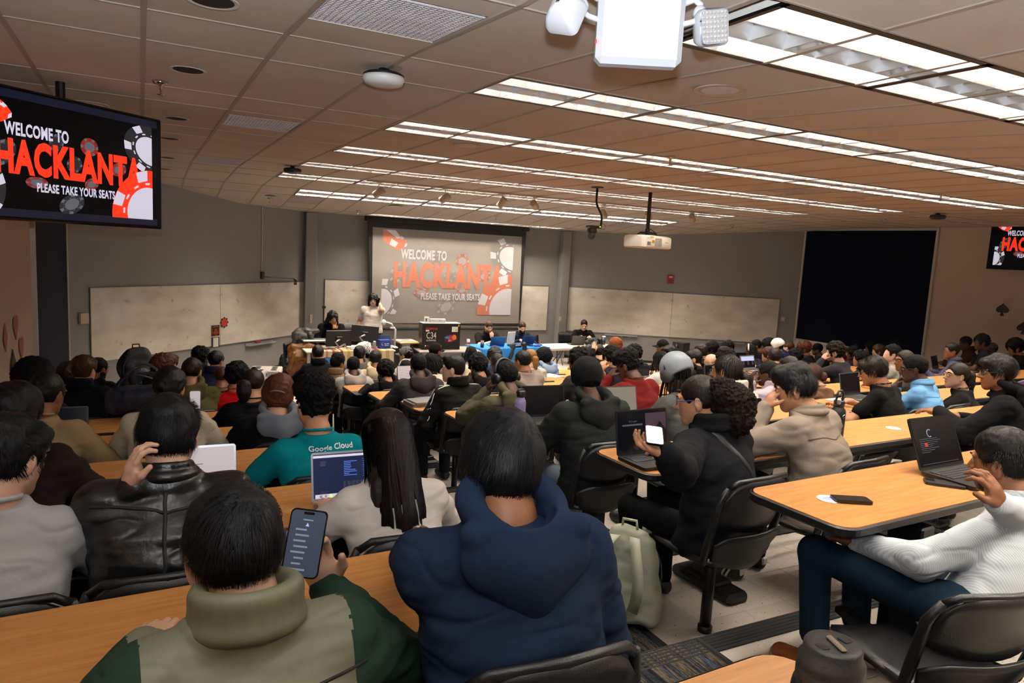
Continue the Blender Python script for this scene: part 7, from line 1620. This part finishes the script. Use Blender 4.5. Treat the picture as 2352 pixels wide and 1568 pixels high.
for (x, y, Y, rz, l) in ((688, 835, 13.6, 200, 'black chair buried under jackets beside the desk'), (764, 800, 14.25, 175, 'black chair of the seated hoodie at the monitors'), (1123, 800, 14.1, 178, 'black chair of the black polo shirt'), (1199, 800, 14.2, 172, 'black chair of the navy pullover'), (1232, 800, 14.5, 190, 'empty black chair right of the blue laptop'), (1338, 800, 14.7, 165, 'black chair of the black sweatshirt at the folding table'), (812, 790, 14.75, 180, 'black high backed chair behind the standing white t-shirt'), (1306, 800, 14.9, 170, 'black chair with a coat over its back by the folding table')):
    p = at_y(x, y, Y); simple_chair(p.x, Y, rz, l, h_=1.05 if 'high' in l else .82)
# wood topped cart
def cart():
    a = at_y(914, 778, 13.5); b = at_y(963, 786, 13.3); x0, x1 = a.x, at_y(964, 786, 13.3).x; zt = b.z; t = thing('media_cart', 'black media cart with pale wood top and door beside the desk', 'cart', (x0, 13.3, 0)); L = x1-x0
    m = MB(); m.box((L/2, .25, zt-.015), (L+.03, .54, .03), .006); m.build('top', 'wood_pale', t)
    for x in (.012, L-.012): m = MB(); m.box((x, .25, zt/2+.02), (.024, .5, zt-.1), .004); m.build('side_panel', 'black_plastic', t)
    m = MB(); m.box((L/2, .02, .3), (L-.06, .02, .5), .004); m.build('door', 'wood_pale', t); m = MB(); m.box((L/2, .25, .58), (L-.05, .48, .02), .003); m.build('shelf', 'black_plastic', t)
    for x in (.05, L-.05):
        for y in (.05, .45): m = MB(); m.cyl((x-.012, y, .03), (x+.012, y, .03), .03, n=12); m.build('caster', 'rubber', t)
    p = smallbox('stapled_papers', 'black and white papers lying on the pale wood cart top', 'paper', (x0+L*.42, 13.55, zt+.001), (.34, .24, .012), 'paper', .2, .002); m = MB(); m.box((.03, .02, .014), (.2, .1, .003)); m.build('print', 'dark_grey', p)
cart()
# grey table with the monitor carton
def carton():
    zt = .74; a = at_z(963, 806, zt); b = at_z(1106, 806, zt); t = thing('side_table', 'grey folding table carrying the large monitor carton', 'table', (a.x, a.y, 0)); L = (b-a).length; th = math.atan2(b.y-a.y, b.x-a.x); t.rotation_euler = (0, 0, th); m = MB(); m.box((L/2, .35, zt-.02), (L, .7, .035), .012); m.build('tabletop', 'table_grey', t)
    for x in (.2, L-.2): m = MB(); m.tube([(x, .08, .02), (x, .08, zt-.04), (x, .62, zt-.04), (x, .62, .02)], .018, 8); m.build('leg', 'black_metal', t)
    c = at_z(969, 803, zt); d = at_z(1056, 802.5, zt); W = (d-c).length; H = .52; rz = math.atan2(d.y-c.y, d.x-c.x); t = thing('monitor_carton', 'large black carton printed C34 with a colourful picture', 'box', (c.x, c.y, zt+.003), rz)
    m = MB(); m.box((W/2, .14, H/2), (W, .26, H), .004); m.build('carton', 'carton_black', t); m = MB(); m.box((W/2, .14, H+.003), (W-.01, .25, .006)); m.build('lid_flap', 'box_white', t)
    y = .009
    def tx(s, u, v, w_, h_, k, bold=.0): m = MB(); text_on(m, s, (u*W, y-.001, v*H), (w_*W, 0, 0), (0, 0, h_*H), bold); m.build('lettering', k, t)
    tx('SCEPTRE', .09, .75, .3, .08, 'carton_red', .04); tx('C34', .11, .42, .25, .24, 'print_white', -.005); tx('ULTRAWIDE', .11, .32, .25, .06, 'print_white', .0)
    m = MB(); m.box((.13*W, y, .72*H), (.09*W, .003, .06*H)); m.build('sticker', 'box_white', t)
    for i in range(5): m = MB(); m.ell(((.09+.065*i)*W, y, .14*H), (.014, .003, .014), 8); m.build('icon', 'print_white' if i % 2 == 0 else 'carton_red', t)
    rs = random.Random(2)
    for i, (k, u, v, w_, h_) in enumerate((('carton_pic_a', .72, .42, .3, .34), ('carton_pic_b', .78, .44, .2, .24), ('carton_pic_c', .84, .46, .12, .2), ('carton_pic_d', .66, .46, .14, .1), ('carton_pic_c', .72, .34, .1, .08))):
        pts = [(u+w_/2*math.cos(a)*(.8+.4*rs.random()), v+h_/2*math.sin(a)*(.8+.4*rs.random())) for a in [q*2*math.pi/12 for q in range(12)]]; m = MB(); m.add([(p[0]*W, y-.001*i-.001, p[1]*H) for p in pts], [tuple(range(12))]); m.build('picture', k, t)
    m = MB(); m.box((.85*W, y, .78*H), (.16*W, .003, .2*H)); m.build('label_sheet', 'box_white', t); m = MB(); m.box((.88*W, y-.003, .75*H), (.05*W, .002, .05*H)); m.box((.95*W, y-.003, .92*H), (.03*W, .002, .08*H)); m.build('yellow_mark', 'label_yellow', t)
    for (u, w_, h_, l, k) in ((.14, .085, .11, 'small white and blue box on the carton, leftmost of three', 'box_white'), (.28, .09, .075, 'small square white box on the carton, middle of three', 'box_white'), (.48, .23, .075, 'wide white box on the carton, rightmost of three', 'box_white')):
        q = Vector((c.x+math.cos(rz)*u*W-math.sin(rz)*.12, c.y+math.sin(rz)*u*W+math.cos(rz)*.12, zt+.003+H+.007)); o = smallbox('small_box', l, 'box', q, (w_, .09, h_), k, rz); m = MB(); m.box((-w_*.25 if u < .2 else 0, -.046, h_*.5), (w_*.3, .002, h_*.5 if u < .2 else .006)); m.build('print', 'lap_blue' if u < .2 else 'dark_grey', o)
carton()
# blue cloth table
def blue_table():
    zt = .76; a = at_z(1110, 802, zt); b = at_z(1261, 797, zt); L = (b-a).length; rz = math.atan2(b.y-a.y, b.x-a.x); D = .72; t = thing('cloth_table', 'folding table under a bright blue cloth', 'table', (a.x, a.y, 0), rz)
    m = MB(); m.box((L/2, D/2, zt-.03), (L-.02, D-.02, .03), .006); m.build('tabletop', 'table_grey', t)
    for x in (.2, L-.2): m = MB(); m.tube([(x, .1, .02), (x, .1, zt-.05), (x, D-.1, zt-.05), (x, D-.1, .02)], .018, 8); m.build('leg', 'black_metal', t)
    tc = thing('blue_tablecloth', 'bright blue cloth with dark lettering draped over the front table', 'tablecloth', (a.x, a.y, 0), rz); top = [(-.01, -.01), (L+.01, -.01), (L+.01, D+.01), (-.01, D+.01)]; per = []
    for (p, q) in zip(top, top[1:]+top[:1]): n = 36; per += [(p[0]+(q[0]-p[0])*i/n, p[1]+(q[1]-p[1])*i/n) for i in range(n)]
    cx, cy = L/2, D/2; rows = [[(x, y, zt+.004) for x, y in per]]
    for j, f in enumerate((.02, .3, .6, .97)):
        r = []
        for i, (x, y) in enumerate(per): k = .022*math.sin(i*.9)*f+.02*math.sin(i*.37)*f+.012; dx, dy = x-cx, y-cy; ex = 1 if abs(abs(dx)-L/2-.01) < 1e-3 else 0; ey = 1 if abs(abs(dy)-D/2-.01) < 1e-3 else 0; r.append((x+ex*math.copysign(k, dx), y+ey*math.copysign(k, dy), zt-.01-f*(zt-.03)))
        rows.append(r)
    m = MB(); m.grid(rows, closed_u=True); n = len(per); m.add([(x, y, zt+.004) for x, y in per], [tuple(range(n))]); m.build('drape', 'cloth_blue', tc, True); smooth_by_angle(tc.children[0], 50)
    m = MB(); text_on(m, 'KE', (L*.62, -.055, .3), (.22, 0, 0), (0, 0, .12), .03); m.build('lettering', 'cloth_blue_dark', tc)
    W = lambda u, v, z=.0: Vector((a.x+math.cos(rz)*u*L-math.sin(rz)*v*D, a.y+math.sin(rz)*u*L+math.cos(rz)*v*D, zt+.006+z))

    for (u, v, l, col, r2) in ((.31, .42, 'teal laptop open towards the black polo shirt', 'lap_teal', 172), (.78, .45, 'dark blue laptop open towards the navy pullover', 'lap_blue', 184)):
        q = W(u, v); o = front_laptop(1000, 790, 13, zt+.006, r2, l, col, .32, .22, 24); o.location = q
    q = W(.52, .42); o = thing('table_sign', 'white printed sign standing on the blue table', 'sign', q, rz+.1); m = MB(); m.box((0, 0, .17), (.2, .012, .27), .003, Matrix.Rotation(R_(8), 3, 'X')); m.build('board', 'print_white', o); m = MB()
    for z, w_ in ((.29, .12),): m.box((0, -.018, z), (w_, .002, .012))
    for s in (-1, 1): m.box((s*.07, -.008-.0, .19), (.004, .002, .16), 0, Matrix.Rotation(R_(8), 3, 'X'))
    m.build('printed_frame', 'dark_grey', o); m = MB(); m.box((0, 0, .018), (.15, .06, .036), .004); m.build('stand', 'dark_grey', o)
    q = W(.06, .3); o = thing('cup', 'dark blue cup of pens with white rim on the blue table', 'cup', q); m = MB(); m.lathe([(0, 0), (.035, 0), (.04, .1), (.037, .1), (.033, .01), (0, .01)], 18); m.build('body', 'tumbler_navy', o, True); m = MB()
    for i in range(6): m.cyl((.01*math.cos(i), .01*math.sin(i), .02), (.03*math.cos(i*1.1), .03*math.sin(i*1.1), .14), .006, n=6)
    m.build('pens', 'print_white', o)
    q = W(-.03, .75); o = thing('drink_can', 'white and red can at the left end of the blue table', 'can', q); m = MB(); m.lathe([(0, 0), (.026, 0), (.032, .01), (.032, .12), (.027, .13), (0, .128)], 16); m.build('body', 'print_white', o, True); m = MB(); m.lathe([(.0325, .03), (.0325, .07)], 16); m.build('label_band', 'carton_red', o)
    rs = random.Random(11)
    for i in range(16):
        u, v = ((.18+.12*rs.random(), .12+.25*rs.random()) if i < 7 else (.66+.3*rs.random(), .1+.3*rs.random())); q = W(u, v); o = thing('giveaway_pouch', 'small blue giveaway pouch among others, %s on the blue table' % ('left by the cup' if i < 7 else 'right by the dark blue laptop'), 'pouch', q, rs.random()*6, 'blue giveaways on the cloth table'); m = MB(); m.ell((0, 0, .018), (.045+.02*rs.random(), .03, .018), 10); m.build('pouch', rs.choice(['box_blue', 'cloth_blue_dark', 'box_blue', 'lap_blue']), o, True); m = MB(); m.tube([(.04, 0, .02), (.06, .01, .015), (.075, -.01, .008)], .004, 5); m.build('cord', 'cloth_blue_dark', o)
    q = W(.5, .12); soft('black_scarf', 'heap of black knitwear on the blue table by the sign', 'clothing', q, [((0, 0, .02), (.13, .05, .03)), ((.08, .01, .025), (.07, .05, .03))], '0c0c0e', 3, .02)
    return W
blue_table()
def beige_table():
    zt = .74; a = at_z(1277, 800.5, zt); b = at_z(1420, 796, zt); L = 1.83; rz = math.atan2(b.y-a.y, b.x-a.x)*.6; t = thing('folding_table', 'pale beige plastic folding table right of the blue cloth', 'table', (a.x, a.y, 0), rz); m = MB(); m.prism(rrect(-.1, 0, L-.1, .76, .05, 4), .045, zt-.045); m.build('tabletop', 'plastic_beige', t)
    for x in (.1, L-.3):
        m = MB(); m.tube([(x, .06, .02), (x, .1, zt-.05)], .014, 8); m.tube([(x, .7, .02), (x, .66, zt-.05)], .014, 8); m.tube([(x, .08, .3), (x, .68, .3)], .01, 6); m.tube([(x, .38, .3), (x+.35*(1 if x < .5 else -1), .38, zt-.06)], .01, 6); m.build('leg', 'alu_dark', t)
    W = lambda u, v: Vector((a.x+math.cos(rz)*u-math.sin(rz)*v, a.y+math.sin(rz)*u+math.cos(rz)*v, zt+.002))
    q = W(.86, .42); o = front_laptop(1000, 790, 13, zt, 172, 'dark grey laptop on the beige folding table', 'dark_grey', .33, .22, 20); o.location = q
    soft('coat_heap', 'black coat heaped on the beige folding table', 'clothing', W(1.22, .35), [((0, 0, .06), (.2, .13, .08)), ((.02, 0, .12), (.1, .08, .06))], '0b0b0d', 7, .03)
    q = W(1.58, .4); o = thing('tumbler', 'dark navy insulated tumbler on the beige folding table', 'tumbler', q); m = MB(); m.lathe([(0, 0), (.036, 0), (.04, .05), (.042, .18), (0, .181)], 20); m.build('body', 'tumbler_navy', o, True); m = MB(); m.lathe([(.043, .178), (.043, .19), (.02, .2), (0, .2)], 20); m.build('lid', 'white_plastic', o, True)
beige_table()
# giant dice, pink board, loudspeaker
def die(label, x, y, Y, s, rz):
    p = at_y(x, y, Y); t = thing('giant_die', label, 'dice', (p.x, Y, max(0, p.z-s)), R_(rz)); m = MB(); m.box((0, 0, s/2), (s, s, s), s*.03); m.build('cube', 'dice_white', t); h = s/2; sp = s*.27
    F_ = {'-y': [(-1, -1), (1, 1), (-1, 1), (1, -1)], '+x': [(-1, -1), (0, 0), (1, 1)], '-x': [(0, 0)], 'z': [(-1, -1), (1, 1), (-1, 1), (1, -1), (-1, 0), (1, 0)]}
    for f, pts in F_.items():
        for u, v in pts:
            m = MB(); c = {'-y': ((u*sp, -h, h+v*sp), (0, -1, 0)), '+x': ((h, u*sp, h+v*sp), (1, 0, 0)), '-x': ((-h, u*sp, h+v*sp), (-1, 0, 0)), 'z': ((u*sp, v*sp, s), (0, 0, 1))}[f]; a = Vector(c[0]); n = Vector(c[1]); m.cyl(tuple(a-n*.002), tuple(a+n*.004), s*.1, n=16); m.build('pip', 'dice_dot', t)
    m = MB(); m.box((h-.015, -h-.003, h), (.03, .008, s-.02)); m.build('edge_tape', 'dice_gold', t)
die('giant white die with black dots, larger of two on the floor at left', 611, 846, 10.9, .44, -14); die('giant white die with black dots, smaller of two, half hidden', 584, 851, 10.45, .30, -20)
p = at_y(634, 868, 11.0); smallbox('foam_board', 'pink foam board leaning behind the giant dice', 'board', (p.x, 11.15, .02), (.16, .3, .36), 'pink_card', .3, .004)
def loudspeaker():
    p = at_y(1563, 815, 11.9); t = thing('loudspeaker', 'black boxy loudspeaker on a stand near the right front wall', 'loudspeaker', (p.x, 11.9, 0), R_(20)); zt = at_y(1563, 786, 11.9).z; m = MB(); m.prism([(-.14, -.13), (.14, -.13), (.17, .1), (-.1, .16)], .42, zt-.42); m.build('cabinet', 'black_plastic', t); m = MB(); m.cyl((0, 0, .0), (0, 0, zt-.42), .02, n=10); m.build('pole', 'black_metal', t); m = MB(); m.tube([(-.14, 0, zt-.1), (-.3, -.05, zt-.02), (-.36, -.1, zt-.1)], .02, 8); m.build('arm', 'black_metal', t, True)
    for a in (90, 210, 330): m = MB(); m.tube([(0, 0, .35), (.3*math.cos(R_(a)), .3*math.sin(R_(a)), .01)], .012, 6); m.build('leg', 'black_metal', t)
loudspeaker()
for (x, y, k, l, m1, m2) in ((1692, 850, 5, 'green and yellow drink can beside the thumbnails laptop', 'can_green', 'label_yellow'),):
    p = at_z(x, y, Zk(k)); t = thing('drink_can', l, 'can', p); m = MB(); m.lathe([(0, 0), (.026, 0), (.033, .01), (.033, .12), (.028, .13), (0, .128)], 16); m.build('body', m1, t, True); m = MB(); m.lathe([(.0335, .02), (.0335, .08)], 16); m.build('label_band', m2, t)
